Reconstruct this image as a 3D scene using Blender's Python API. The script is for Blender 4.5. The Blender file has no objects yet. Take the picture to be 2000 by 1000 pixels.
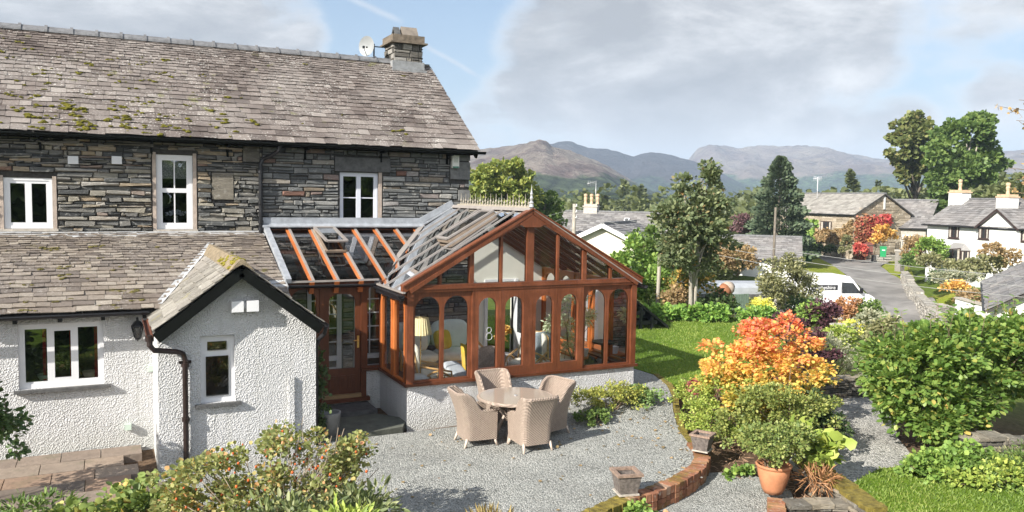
import bpy, math, random
import numpy as np
from mathutils import Vector, Matrix, geometry

random.seed(7)
RNG = np.random.default_rng(7)
scene = bpy.context.scene
COL = scene.collection
PI = math.pi

# ------------------------------------------------------------------ camera
CAM_F, CAM_H = 1596.88, 4.2
YAW, PITCH, ROLL = math.radians(26.476), math.radians(4.0971), math.radians(-0.93852)
_F = Vector((math.sin(YAW)*math.cos(PITCH), math.cos(YAW)*math.cos(PITCH), -math.sin(PITCH)))
_R0 = Vector((math.cos(YAW), -math.sin(YAW), 0)); _D0 = _F.cross(_R0)
_R = math.cos(ROLL)*_R0 + math.sin(ROLL)*_D0
_D = -math.sin(ROLL)*_R0 + math.cos(ROLL)*_D0
cd = bpy.data.cameras.new("camera"); cam = bpy.data.objects.new("camera", cd); COL.objects.link(cam)
cd.sensor_width = 36.0; cd.lens = CAM_F/2000*36.0; cd.clip_start = 0.1; cd.clip_end = 12000
cam.matrix_world = Matrix((( _R.x, -_D.x, -_F.x, 0), (_R.y, -_D.y, -_F.y, 0), (_R.z, -_D.z, -_F.z, CAM_H), (0, 0, 0, 1)))
scene.camera = cam

def ray(px, py): return _F + (px-1000)/CAM_F*_R + (py-500)/CAM_F*_D
def at_z(px, py, z):
    d = ray(px, py); return Vector((0, 0, CAM_H)) + d*((z-CAM_H)/d.z)
def at_d(px, py, dist):
    d = ray(px, py); return Vector((0, 0, CAM_H)) + d*(dist/math.hypot(d.x, d.y))
def at_y(px, py, y):
    d = ray(px, py); return Vector((0, 0, CAM_H)) + d*(y/d.y)

# ------------------------------------------------------------------ light, sky, exposure
SUN_EL, SUN_AZ = math.radians(31.0), math.radians(20.0)      # light travels toward +X and slightly +Y
sun_dir = Vector((math.cos(SUN_EL)*math.cos(SUN_AZ), math.cos(SUN_EL)*math.sin(SUN_AZ), -math.sin(SUN_EL)))
sl = bpy.data.lights.new("sun", 'SUN'); sl.energy = 4.2; sl.angle = math.radians(0.5); sl.color = (1.0, 0.95, 0.86)
so = bpy.data.objects.new("sun", sl); COL.objects.link(so)
so.rotation_euler = sun_dir.to_track_quat('-Z', 'Y').to_euler()

scene.view_settings.view_transform = 'Standard'
scene.view_settings.look = 'None'
scene.view_settings.exposure = 1.28
scene.view_settings.gamma = 1.0

world = bpy.data.worlds.new("World"); scene.world = world; world.use_nodes = True
wt = world.node_tree; wt.nodes.clear()
class NT:
    """small node-tree writer"""
    def __init__(s, t): s.t = t
    def n(s, typ, **kw):
        nd = s.t.nodes.new(typ)
        for k, v in kw.items():
            if k.startswith('i_'):
                key = k[2:]; key = int(key) if key.isdigit() else key.replace('_', ' ')
                if hasattr(v, 'is_output') or isinstance(v, bpy.types.NodeSocket): s.t.links.new(v, nd.inputs[key])
                else: nd.inputs[key].default_value = v
            else: setattr(nd, k, v)
        return nd
    def math(s, op, a, b=0.0, c=0.0, clamp=False):
        nd = s.t.nodes.new('ShaderNodeMath'); nd.operation = op; nd.use_clamp = clamp
        for i, v in enumerate((a, b, c)):
            if isinstance(v, bpy.types.NodeSocket): s.t.links.new(v, nd.inputs[i])
            else: nd.inputs[i].default_value = v
        return nd.outputs[0]
    def vmath(s, op, a, b=(0, 0, 0), out=0):
        nd = s.t.nodes.new('ShaderNodeVectorMath'); nd.operation = op
        for i, v in enumerate((a, b)):
            if isinstance(v, bpy.types.NodeSocket): s.t.links.new(v, nd.inputs[i])
            else: nd.inputs[i].default_value = v
        return nd.outputs[out]
    def ramp(s, fac, stops, interp='LINEAR'):
        nd = s.t.nodes.new('ShaderNodeValToRGB'); cr = nd.color_ramp; cr.interpolation = interp
        while len(cr.elements) > 1: cr.elements.remove(cr.elements[-1])
        for i, (p, c) in enumerate(stops):
            e = cr.elements[0] if i == 0 else cr.elements.new(p)
            e.position = p; e.color = (c, c, c, 1) if isinstance(c, (int, float)) else (*c[:3], 1)
        s.t.links.new(fac, nd.inputs[0]); return nd.outputs[0]
    def mix(s, fac, a, b, mode='MIX'):
        nd = s.t.nodes.new('ShaderNodeMix'); nd.data_type = 'RGBA'; nd.blend_type = mode
        for i, v in ((0, fac), (6, a), (7, b)):
            if isinstance(v, bpy.types.NodeSocket): s.t.links.new(v, nd.inputs[i])
            else: nd.inputs[i].default_value = (*v[:3], 1) if hasattr(v, '__len__') else v
        return nd.outputs[2]
    def noise(s, vec, scale, detail=4, rough=0.55, out=0, dist=0.0):
        nd = s.t.nodes.new('ShaderNodeTexNoise'); nd.inputs['Scale'].default_value = scale
        nd.inputs['Detail'].default_value = detail; nd.inputs['Roughness'].default_value = rough; nd.inputs['Distortion'].default_value = dist
        if vec is not None: s.t.links.new(vec, nd.inputs['Vector'])
        return nd.outputs[out]
    def voro(s, vec, scale, out='Color', feature='F1', rnd=1.0):
        nd = s.t.nodes.new('ShaderNodeTexVoronoi'); nd.feature = feature; nd.inputs['Scale'].default_value = scale
        nd.inputs['Randomness'].default_value = rnd
        if vec is not None: s.t.links.new(vec, nd.inputs['Vector'])
        return nd.outputs[out]

def build_sky():
    w = NT(wt)
    sky = w.n('ShaderNodeTexSky', sky_type='NISHITA'); sky.sun_disc = False; sky.sun_elevation = SUN_EL
    # NISHITA rotation 0 has the sun toward +Y and turns clockwise seen from above
    sx, sy = -sun_dir.x, -sun_dir.y
    sky.sun_rotation = math.atan2(sx, sy); sky.air_density = 1.0; sky.dust_density = 1.6; sky.ozone_density = 1.3
    tc = w.n('ShaderNodeTexCoord'); d = tc.outputs['Generated']
    sep = w.n('ShaderNodeSeparateXYZ', i_0=d); dz = w.math('MAXIMUM', sep.outputs[2], 0.0)
    k = w.math('ADD', dz, 0.16)
    pl = w.n('ShaderNodeCombineXYZ', i_0=w.math('DIVIDE', sep.outputs[0], k), i_1=w.math('DIVIDE', sep.outputs[1], k), i_2=0.0)
    base = w.noise(pl.outputs[0], 1.5, 9, 0.58, dist=0.3)
    detail = w.noise(d, 6.0, 8, 0.62)
    cover = None
    for px, py, rin, rout, amp in ((1330, 70, 5, 15, 1.0), (1130, 150, 2, 9, .95), (1520, 120, 4, 11, .9), (1560, 285, 2, 6.5, .9), (1650, 40, 2, 9, .6), (1380, 270, 1.5, 6, .75), (1730, 275, 1.5, 5, .85), (1240, 240, 2, 7, .7),
                                  (150, 30, 9, 14, 1.0), (520, 50, 2, 6, .75), (450, 10, 3, 8, .6), (960, 240, 0.5, 4.0, .6), (1985, 200, 1, 4.5, .8),
                                  (-800, -600, 20, 45, .9), (3200, -500, 15, 40, .7), (900, -2200, 20, 50, .8)):
        c = ray(px, py).normalized()
        dp = w.vmath('DOT_PRODUCT', d, tuple(c), out=1)
        m = w.n('ShaderNodeMapRange', interpolation_type='SMOOTHSTEP', i_0=dp, i_1=math.cos(math.radians(rout)), i_2=math.cos(math.radians(rin)), i_3=0.0, i_4=amp).outputs[0]
        cover = m if cover is None else w.math('MAXIMUM', cover, m)
    behind = w.math('MULTIPLY', w.math('MAXIMUM', w.math('MULTIPLY', sep.outputs[1], -1.0), 0.0), 0.8)
    cover = w.math('MAXIMUM', cover, behind)
    dens = w.math('ADD', w.math('MULTIPLY', base, 0.62), w.math('MULTIPLY', detail, 0.58))
    dens = w.math('ADD', dens, w.math('MULTIPLY', cover, 0.62))
    alpha = w.n('ShaderNodeMapRange', interpolation_type='SMOOTHSTEP', i_0=dens, i_1=0.84, i_2=1.12).outputs[0]
    # billows: lit heads, greyer flat undersides
    sq = w.n('ShaderNodeMapping', i_0=d); sq.inputs['Scale'].default_value = (1, 1, 2.4)
    body = w.math('ADD', w.math('MULTIPLY', w.noise(sq.outputs[0], 3.8, 8, 0.6, dist=.5), 0.72), w.math('MULTIPLY', w.noise(sq.outputs[0], 10.0, 7, 0.65), 0.36))
    body = w.math('ADD', body, w.math('MULTIPLY', w.math('SUBTRACT', cover, 0.6), 0.10))
    ccol = w.ramp(body, [(0.43, (0.39, 0.395, 0.40)), (0.51, (0.305, 0.31, 0.32)), (0.57, (0.242, 0.248, 0.26)), (0.66, (0.19, 0.197, 0.21))])
    ccol = w.mix(w.ramp(alpha, [(0.3, 0.85), (0.9, 0.0)]), ccol, (0.41, 0.413, 0.416))
    low = w.ramp(dz, [(0.04, 0.7), (0.12, 0.0)])
    ccol = w.mix(low, ccol, (0.38, 0.385, 0.39))
    skyc = w.mix(1.0, sky.outputs[0], (0.07, 0.07, 0.07), 'MULTIPLY')
    skyc = w.mix(w.ramp(dz, [(0.0, 0.6), (0.25, 0.28)]), skyc, (0.185, 0.235, 0.305))      # thin high veil
    skyc = w.mix(w.ramp(dz, [(0.02, 0.75), (0.13, 0.0)]), skyc, (0.34, 0.36, 0.39))
    # condensation trails: two thin bands across the blue gap
    for a, b, hw, lo, hi in (((690, 0), (760, 30), 0.0040, 660, 800), ((810, 75), (945, 155), 0.0030, 815, 945)):
        ra, rb = ray(*a), ray(*b); nrm = ra.cross(rb).normalized(); mid = ((ray(lo, (a[1]+b[1])/2) + ray(hi, (a[1]+b[1])/2))/2).normalized()
        half = ray(lo, a[1]).angle(ray(hi, b[1]))/2
        off = w.math('ABSOLUTE', w.math('ADD', w.vmath('DOT_PRODUCT', d, tuple(nrm), out=1), w.math('MULTIPLY', w.math('SUBTRACT', detail, 0.5), 0.012)))
        band = w.n('ShaderNodeMapRange', interpolation_type='SMOOTHSTEP', i_0=off, i_1=hw*1.5, i_2=0.0).outputs[0]
        along = w.n('ShaderNodeMapRange', interpolation_type='SMOOTHSTEP', i_0=w.vmath('DOT_PRODUCT', d, tuple(mid), out=1), i_1=math.cos(half), i_2=math.cos(half*0.5)).outputs[0]
        skyc = w.mix(w.math('MULTIPLY', w.math('MULTIPLY', band, along), 0.5), skyc, (0.33, 0.345, 0.37))
    # unseen clouds behind the camera, brightened to add fill light on the facades
    fill_side = w.math('MAXIMUM', w.vmath('DOT_PRODUCT', d, tuple(Vector((-.62, -.76, .2)).normalized()), out=1), 0.0)
    ccol = w.mix(1.0, ccol, w.ramp(fill_side, [(0.0, (1, 1, 1)), (0.25, (1.3, 1.3, 1.3)), (1.0, (3.8, 3.75, 3.65))]), 'MULTIPLY')
    final = w.mix(alpha, skyc, ccol)
    bg = w.n('ShaderNodeBackground', i_0=final, i_1=1.0)
    out = w.n('ShaderNodeOutputWorld', i_0=bg.outputs[0])
build_sky()
world.cycles.sampling_method = 'MANUAL'; world.cycles.sample_map_resolution = 512

scene.cycles.max_bounces = 8; scene.cycles.transparent_max_bounces = 24; scene.cycles.diffuse_bounces = 3
scene.cycles.glossy_bounces = 3; scene.cycles.transmission_bounces = 6; scene.cycles.volume_bounces = 0
scene.cycles.sample_clamp_indirect = 4.0; scene.cycles.caustics_reflective = False; scene.cycles.caustics_refractive = False
scene.cycles.use_denoising = True

# ------------------------------------------------------------------ mesh and object helpers
class MB:
    """collects shapes; build() links them as ONE mesh object"""
    def __init__(s): s.v = []; s.f = []; s.t = []
    def add(s, vs, fs, tint=None):
        b = len(s.v); s.v.extend(tuple(p) for p in vs)
        if tint is None: tint = random.random()
        for f in fs: s.f.append(tuple(i+b for i in f)); s.t.append(tint)
        return s
    def box(s, x0, x1, y0, y1, z0, z1, tint=None):
        return s.add([(x0,y0,z0),(x1,y0,z0),(x1,y1,z0),(x0,y1,z0),(x0,y0,z1),(x1,y0,z1),(x1,y1,z1),(x0,y1,z1)],
              [(0,3,2,1),(4,5,6,7),(0,1,5,4),(1,2,6,5),(2,3,7,6),(3,0,4,7)], tint)
    def beam(s, p0, p1, w, h, up=(0,0,1), tint=None, w1=None, h1=None):
        p0, p1 = Vector(p0), Vector(p1); d = (p1-p0).normalized(); up = Vector(up)
        sd = d.cross(up)
        if sd.length < 1e-5: sd = d.cross(Vector((0,1,0)))
        sd.normalize(); u = sd.cross(d).normalized(); w1 = w if w1 is None else w1; h1 = h if h1 is None else h1
        vs = [p + sd*(a*ww/2) + u*(b*hh/2) for p, ww, hh in ((p0,w,h),(p1,w1,h1)) for a, b in ((-1,-1),(1,-1),(1,1),(-1,1))]
        return s.add(vs, [(0,3,2,1),(4,5,6,7),(0,1,5,4),(1,2,6,5),(2,3,7,6),(3,0,4,7)], tint)
    def tube(s, pts, r, n=8, r1=None, tint=None, closed=False):
        pts = [Vector(p) for p in pts]; m = len(pts); rr = [r + ((r1 if r1 is not None else r)-r)*i/max(1, m-1) for i in range(m)]
        vs = []; prev = None
        for i, p in enumerate(pts):
            if closed: d = (pts[(i+1)%m]-pts[i-1])
            else: d = pts[min(i+1, m-1)]-pts[max(i-1, 0)]
            d.normalize()
            if prev is None: sd = d.cross(Vector((0,0,1)));  sd = sd if sd.length > 1e-3 else d.cross(Vector((0,1,0)))
            else: sd = prev - d*prev.dot(d)
            sd.normalize(); prev = sd; u = d.cross(sd)
            vs += [p + (sd*math.cos(2*PI*k/n) + u*math.sin(2*PI*k/n))*rr[i] for k in range(n)]
        fs = []
        for i in range(m if closed else m-1):
            j = (i+1) % m
            fs += [(i*n+k, i*n+(k+1)%n, j*n+(k+1)%n, j*n+k) for k in range(n)]
        if not closed: fs += [tuple(range(n))[::-1], tuple((m-1)*n+k for k in range(n))]
        return s.add(vs, fs, tint)
    def lathe(s, prof, n=20, o=(0,0,0), sx=1, sy=1, tint=None):
        o = Vector(o); vs = [o + Vector((r*sx*math.cos(2*PI*k/n), r*sy*math.sin(2*PI*k/n), z)) for r, z in prof for k in range(n)]
        fs = [(i*n+k, i*n+(k+1)%n, (i+1)*n+(k+1)%n, (i+1)*n+k) for i in range(len(prof)-1) for k in range(n)]
        fs += [tuple(range(n))[::-1], tuple((len(prof)-1)*n+k for k in range(n))]
        return s.add(vs, fs, tint)
    def prism(s, poly, ext, tint=None):
        """poly: 3-D points of a flat outline; ext: the extrusion vector"""
        n = len(poly); ext = Vector(ext); vs = [Vector(p) for p in poly] + [Vector(p)+ext for p in poly]
        fs = [tuple(range(n))[::-1], tuple(n+k for k in range(n))] + [(k, (k+1)%n, n+(k+1)%n, n+k) for k in range(n)]
        return s.add(vs, fs, tint)
    def sphere(s, c, r, sx=1, sy=1, sz=1, nu=12, nv=8, tint=None, jit=0):
        c = Vector(c); prof = []
        vs = [c + Vector((0,0,-r*sz))]
        for j in range(1, nv):
            a = PI*j/nv
            for k in range(nu):
                q = 1 + (random.uniform(-jit, jit) if jit else 0)
                vs.append(c + Vector((r*sx*math.sin(a)*math.cos(2*PI*k/nu)*q, r*sy*math.sin(a)*math.sin(2*PI*k/nu)*q, -r*sz*math.cos(a)*q)))
        vs.append(c + Vector((0,0,r*sz))); L = len(vs)-1
        fs = [(0, 1+(k+1)%nu, 1+k) for k in range(nu)]
        fs += [(1+j*nu+k, 1+j*nu+(k+1)%nu, 1+(j+1)*nu+(k+1)%nu, 1+(j+1)*nu+k) for j in range(nv-2) for k in range(nu)]
        fs += [(L, 1+(nv-2)*nu+k, 1+(nv-2)*nu+(k+1)%nu) for k in range(nu)]
        return s.add(vs, fs, tint)
    def build(s, name, mat, parent=None, smooth=False, world=True):
        me = bpy.data.meshes.new(name); me.from_pydata([tuple(p) for p in s.v], [], s.f); 
        a = me.attributes.new('tint', 'FLOAT', 'FACE'); a.data.foreach_set('value', np.array(s.t, dtype=np.float32))
        if smooth: me.polygons.foreach_set('use_smooth', np.ones(len(s.f), dtype=bool))
        me.materials.append(mat); me.update()
        return link(name, me, parent, world)

def link(name, me, parent=None, world=True):
    o = bpy.data.objects.new(name, me); COL.objects.link(o)
    if parent is not None:
        o.parent = parent
        if world and parent.parent is None and parent.type == 'EMPTY': o.matrix_parent_inverse = parent.matrix_basis.inverted()
    return o
def tag(o, label=None, cat=None, group=None, kind=None):
    if label: o['label'] = label
    if cat: o['category'] = cat
    if group: o['group'] = group
    if kind: o['kind'] = kind
    return o
def thing(name, label, cat, loc=(0,0,0), rotz=0.0, group=None, scale=None):
    o = bpy.data.objects.new(name, None); COL.objects.link(o); o.empty_display_size = 0.2
    o.location = loc; o.rotation_euler = (0, 0, rotz)
    if scale: o.scale = (scale,)*3
    return tag(o, label, cat, group)
def dup(o, loc=None, rotz=None, label=None, scale=None):
    def cp(x, par):
        c = x.copy(); COL.objects.link(c)
        if par is not None: c.parent = par
        for ch in [y for y in list(scene.objects) if y.parent == x]: cp(ch, c)
        return c
    r = cp(o, None)
    if loc is not None: r.location = loc
    if rotz is not None: r.rotation_euler = (0, 0, rotz)
    if scale: r.scale = (scale,)*3 if isinstance(scale, (int, float)) else scale
    if label: r['label'] = label
    return r

# ------------------------------------------------------------------ materials
def newmat(name):
    m = bpy.data.materials.new(name); m.use_nodes = True; t = m.node_tree; t.nodes.clear(); return m, NT(t)
def finish(w, shader, bump=None):
    w.n('ShaderNodeOutputMaterial', i_0=shader)
def pbsdf(w, col, rough=0.7, metal=0.0, normal=None, spec=0.4):
    b = w.n('ShaderNodeBsdfPrincipled')
    for k, v in (('Base Color', col), ('Roughness', rough), ('Metallic', metal), ('Specular IOR Level', spec)):
        if isinstance(v, bpy.types.NodeSocket): w.t.links.new(v, b.inputs[k])
        else: b.inputs[k].default_value = (*v[:3], 1) if k == 'Base Color' else v
    if normal is not None: w.t.links.new(normal, b.inputs['Normal'])
    return b.outputs[0]
def bump(w, h, dist, strength=1.0):
    return w.n('ShaderNodeBump', i_Strength=strength, i_Distance=dist, i_Height=h).outputs[0]
def obj_co(w): return w.n('ShaderNodeTexCoord').outputs['Object']
def tint(w): return w.n('ShaderNodeAttribute', attribute_name='tint').outputs['Fac']

def plain(name, col, rough=0.6, metal=0.0, var=0.12, scale=6.0, bumpd=0.0, spec=0.4):
    m, w = newmat(name); co = obj_co(w); n = w.noise(co, scale, 5, 0.6)
    lo = tuple(c*(1-var) for c in col); hi = tuple(min(1, c*(1+var)) for c in col)
    c = w.ramp(n, [(0.3, lo), (0.7, hi)])
    nm = bump(w, w.noise(co, scale*6, 4), bumpd) if bumpd else None
    r = w.math('ADD', w.math('MULTIPLY', n, 0.2), rough-0.1)
    finish(w, pbsdf(w, c, r, metal, nm, spec)); return m

LEAF = 1.75      # overall lightness of leaves
def leafmat(name, stops, trans=0.3, rough=0.5):
    def soft(k):
        l = .3*k[0]+.6*k[1]+.1*k[2]; return tuple(min(.8, LEAF*(.84*q+.16*l)*g) for q, g in zip(k, (1.1, 1.0, 1.05)))
    m, w = newmat(name); c = w.ramp(tint(w), [(p, soft(k)) for p, k in stops])
    d = pbsdf(w, c, rough, spec=0.3)
    tr = w.n('ShaderNodeBsdfTranslucent', i_0=w.mix(1.0, c, (1.25, 1.2, 0.75), 'MULTIPLY')).outputs[0]
    finish(w, w.n('ShaderNodeMixShader', i_0=trans, i_1=d, i_2=tr).outputs[0]); return m

def slate_mat(name, stops, lichen=0.35, moss=0.0, moss_col=(0.16, 0.17, 0.02), streak=0.3):
    m, w = newmat(name); co = obj_co(w); t = tint(w)
    c = w.ramp(t, stops)
    big = w.noise(co, 0.55, 3, 0.6); c = w.mix(w.ramp(big, [(0.42, 0.0), (0.66, streak)]), c, (0.40, 0.36, 0.33))
    c = w.mix(0.55, c, w.ramp(w.noise(co, 18, 6, 0.7), [(0.3, 0.35), (0.7, 1.0)]), 'MULTIPLY')
    sp = w.noise(co, 26, 2, 0.5); patch = w.noise(co, 1.3, 2, 0.5)
    lf = w.math('MULTIPLY', w.ramp(sp, [(0.60, 0.0), (0.66, 1.0)]), w.ramp(patch, [(0.40, 0.0), (0.62, lichen)]))
    c = w.mix(lf, c, (0.62, 0.60, 0.55))
    if moss:
        mn = w.noise(co, 3.2, 6, 0.65); mp = w.noise(co, 0.45, 2, 0.5)
        mf = w.math('MULTIPLY', w.ramp(mn, [(0.60, 0.0), (0.67, 1.0)]), w.ramp(mp, [(0.45, 0.0), (0.6, moss)]))
        c = w.mix(mf, c, moss_col)
    nm = bump(w, w.noise(co, 45, 6, 0.7), 0.012)
    finish(w, pbsdf(w, c, 0.62, 0, nm, 0.35)); return m

def stone_mat(name, stops, pale=0.25):
    m, w = newmat(name); co = obj_co(w)
    c = w.ramp(tint(w), stops, 'LINEAR')
    st = w.n('ShaderNodeMapping', i_0=co); st.inputs['Scale'].default_value = (3, 3, 14)
    c = w.mix(0.75, c, w.ramp(w.noise(st.outputs[0], 2.2, 7, 0.68), [(0.28, 0.30), (0.72, 1.0)]), 'MULTIPLY')
    sp = w.ramp(w.noise(co, 9, 5, 0.62), [(0.58, 0.0), (0.68, pale)])
    c = w.mix(sp, c, (0.50, 0.49, 0.46))
    nm = bump(w, w.noise(st.outputs[0], 5, 8, 0.7), 0.035)
    finish(w, pbsdf(w, c, 0.8, 0, nm, 0.25)); return m

def render_mat(name, col=(0.60, 0.60, 0.605), sc=42, dist=0.022):
    m, w = newmat(name); co = obj_co(w)
    h = w.math('ADD', w.voro(co, sc, 'Distance'), w.math('MULTIPLY', w.noise(co, sc*0.9, 5, 0.6), 0.9))
    big = w.noise(co, 1.1, 4, 0.6)
    sep = w.n('ShaderNodeSeparateXYZ', i_0=co)
    c = w.ramp(big, [(0.3, tuple(x*0.91 for x in col)), (0.6, col)])
    c = w.mix(w.ramp(w.math('ADD', sep.outputs[2], w.math('MULTIPLY', w.noise(co, 4, 5, 0.7), 0.5)), [(0.18, 0.30), (0.62, 0.0)]), c, (0.42, 0.43, 0.36))
    st = w.n('ShaderNodeMapping', i_0=co); st.inputs['Scale'].default_value = (5, 5, 0.35)
    c = w.mix(w.ramp(w.noise(st.outputs[0], 1.6, 5, 0.65), [(0.50, 0.0), (0.72, 0.42)]), c, (0.40, 0.40, 0.37))
    finish(w, pbsdf(w, c, 0.85, 0, bump(w, h, dist), 0.2)); return m

def wood_mat(name, lo, hi, rough=0.42):
    m, w = newmat(name); co = obj_co(w); mp = w.n('ShaderNodeMapping', i_0=co); mp.inputs['Scale'].default_value = (14, 14, 1.6)
    n = w.noise(mp.outputs[0], 2.5, 6, 0.6, dist=0.6)
    c = w.ramp(n, [(0.3, lo), (0.7, hi)])
    c = w.mix(w.math('MULTIPLY', tint(w), 0.40), c, tuple(x*0.55 for x in lo)); c = w.mix(w.ramp(w.noise(co, 1.7, 5, 0.65), [(0.48, 0.0), (0.72, 0.45)]), c, tuple(x*1.5+.02 for x in hi))
    finish(w, pbsdf(w, c, rough, 0, bump(w, n, 0.002), 0.45)); return m

def glass_mat(name, tintc=(0.92, 0.94, 0.93), k=1.7, rough=0.0, base=0.0):
    m, w = newmat(name); fr = w.n('ShaderNodeFresnel', i_0=1.5).outputs[0]
    tr = w.n('ShaderNodeBsdfTransparent', i_0=(*tintc, 1)).outputs[0]; co = obj_co(w)
    gl = w.n('ShaderNodeBsdfGlossy', i_0=(1, 1, 1, 1), i_1=rough, i_Normal=bump(w, w.noise(co, 1.2, 1), 0.004)).outputs[0]
    finish(w, w.n('ShaderNodeMixShader', i_0=w.math('MULTIPLY_ADD', fr, k, base, clamp=True), i_1=tr, i_2=gl).outputs[0]); return m

M = {}
M['white_paint'] = plain('white_paint', (0.70, 0.70, 0.715), 0.4, var=0.04, scale=3)
M['lilac_white'] = plain('lilac_white', (0.62, 0.64, 0.70), 0.45, var=0.05, scale=3)
M['pale_stone'] = plain('pale_stone', (0.42, 0.38, 0.33), 0.85, var=0.25, scale=8, bumpd=0.01)
M['dark_slab'] = plain('dark_slab', (0.085, 0.085, 0.085), 0.7, var=0.4, scale=9, bumpd=0.01)
M['black_plastic'] = plain('black_plastic', (0.012, 0.012, 0.014), 0.38, var=0.3)
M['rust_plastic'] = plain('rust_plastic', (0.10, 0.035, 0.02), 0.5, var=0.35, scale=10)
M['bargeboard'] = plain('bargeboard', (0.006, 0.007, 0.006), 0.85, var=0.3, spec=0.1)
M['lead'] = plain('lead', (0.34, 0.36, 0.39), 0.5, 0.15, var=0.22, scale=7, bumpd=0.006)
M['pale_lead'] = plain('pale_lead', (0.46, 0.47, 0.48), 0.55, 0.0, var=0.15, scale=9, bumpd=0.006)
M['quoin'] = plain('quoin', (0.165, 0.165, 0.16), 0.75, var=0.35, scale=8, bumpd=0.012)
M['dull_lead'] = plain('dull_lead', (0.24, 0.245, 0.25), 0.55, 0.0, var=0.25, scale=8, bumpd=0.006)
M['dish_grey'] = plain('dish_grey', (0.27, 0.28, 0.285), 0.5, var=0.05)
M['ridge'] = plain('ridge', (0.15, 0.15, 0.155), 0.6, var=0.35, scale=7, bumpd=0.01)
M['ridge_warm'] = plain('ridge_warm', (0.24, 0.19, 0.125), 0.8, var=0.4, scale=12, bumpd=0.02)
M['metal_grey'] = plain('metal_grey', (0.50, 0.50, 0.50), 0.4, 0.5, var=0.1)
M['alu'] = plain('alu', (0.33, 0.30, 0.28), 0.38, 0.25, var=0.1)
M['brass'] = plain('brass', (0.75, 0.52, 0.18), 0.28, 0.9, var=0.1)
M['roughcast'] = render_mat('roughcast')
M['far_white'] = plain('far_white', (0.68, 0.68, 0.66), 0.85, var=0.05, scale=1)
M['far_cream'] = plain('far_cream', (0.60, 0.57, 0.485), 0.85, var=0.06, scale=0.8)
M['plaster'] = plain('plaster', (0.74, 0.72, 0.64), 0.85, var=0.04, scale=2)
M['mortar'] = plain('mortar', (0.055, 0.052, 0.048), 0.9, var=0.4, scale=14, bumpd=0.02)
M['stone_dark'] = stone_mat('stone_dark', [(0.0, (0.06, 0.062, 0.064)), (0.25, (0.16, 0.165, 0.162)), (0.5, (0.27, 0.26, 0.24)), (0.66, (0.36, 0.34, 0.295)), (0.8, (0.44, 0.40, 0.32)), (0.9, (0.44, 0.34, 0.23)), (0.96, (0.52, 0.50, 0.46)), (1.0, (0.30, 0.19, 0.14))], 0.6)
M['stone_grey'] = stone_mat('stone_grey', [(0.0, (0.11, 0.117, 0.12)), (0.45, (0.23, 0.238, 0.238)), (0.78, (0.33, 0.33, 0.315)), (0.88, (0.34, 0.28, 0.21)), (0.94, (0.50, 0.50, 0.485)), (1.0, (0.25, 0.13, 0.095))], 0.55)
M['stone_garden'] = stone_mat('stone_garden', [(0.0, (0.16, 0.15, 0.13)), (0.5, (0.30, 0.27, 0.22)), (0.8, (0.38, 0.33, 0.25)), (1.0, (0.46, 0.43, 0.38))], 0.35)
M['stone_tan'] = stone_mat('stone_tan', [(0.0, (0.34, 0.28, 0.20)), (0.5, (0.48, 0.40, 0.30)), (1.0, (0.60, 0.52, 0.41))], 0.2)
M['stone_chimney'] = stone_mat('stone_chimney', [(0.0, (0.09, 0.085, 0.078)), (0.5, (0.19, 0.175, 0.155)), (0.85, (0.28, 0.25, 0.21)), (1.0, (0.44, 0.42, 0.39))], 0.4)
M['cap_stone'] = plain('cap_stone', (0.15, 0.12, 0.09), 0.85, var=0.4, scale=9, bumpd=0.015)
M['stone_wallfar'] = stone_mat('stone_wallfar', [(0.0, (0.30, 0.28, 0.25)), (0.5, (0.46, 0.43, 0.38)), (1.0, (0.62, 0.59, 0.54))], 0.3)
M['slate_main'] = slate_mat('slate_main', [(0.0, (0.105, 0.083, 0.073)), (0.35, (0.155, 0.125, 0.11)), (0.7, (0.205, 0.168, 0.15)), (0.95, (0.26, 0.22, 0.195)), (1.0, (0.36, 0.32, 0.29))], 0.85, 0.5, streak=.45)
M['slate_low'] = slate_mat('slate_low', [(0.0, (0.13, 0.105, 0.088)), (0.4, (0.22, 0.18, 0.15)), (0.75, (0.30, 0.25, 0.20)), (1.0, (0.40, 0.35, 0.29))], 0.5, 0.8, (0.15, 0.13, 0.03))
M['slate_porch'] = slate_mat('slate_porch', [(0.0, (0.19, 0.175, 0.15)), (0.5, (0.28, 0.26, 0.225)), (1.0, (0.37, 0.345, 0.30))], 0.5, 0.7, (0.24, 0.21, 0.06))
M['slate_far'] = slate_mat('slate_far', [(0.0, (0.14, 0.135, 0.135)), (0.5, (0.21, 0.20, 0.20)), (1.0, (0.30, 0.29, 0.285))], 0.5, 0.0)
M['slate_far_pale'] = slate_mat('slate_far_pale', [(0.0, (0.24, 0.225, 0.20)), (0.5, (0.33, 0.31, 0.28)), (1.0, (0.42, 0.40, 0.36))], 0.4, 0.0)
M['moss'] = plain('moss', (0.17, 0.155, 0.012), 0.95, var=0.5, scale=30, bumpd=0.03)
M['bright_moss'] = plain('bright_moss', (0.30, 0.26, 0.025), 0.95, var=0.4, scale=30, bumpd=0.03)
M['mahogany'] = wood_mat('mahogany', (0.098, 0.030, 0.013), (0.20, 0.062, 0.025))
M['mahogany_dark'] = wood_mat('mahogany_dark', (0.075, 0.022, 0.009), (0.14, 0.042, 0.015))
M['sunlit_orange_wood'] = wood_mat('sunlit_orange_wood', (0.38, 0.105, 0.026), (0.52, 0.16, 0.042))  # frame timber in its sunlit orange, sun put into the colour; also cabinet top
M['glass'] = glass_mat('glass', (0.96, 0.97, 0.965), 1.2)
M['roof_glass'] = glass_mat('roof_glass', (0.86, 0.88, 0.90), 2.4, 0.03, 0.09)
M['window_glass'] = glass_mat('window_glass', (0.80, 0.81, 0.80), 4.2)
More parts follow.
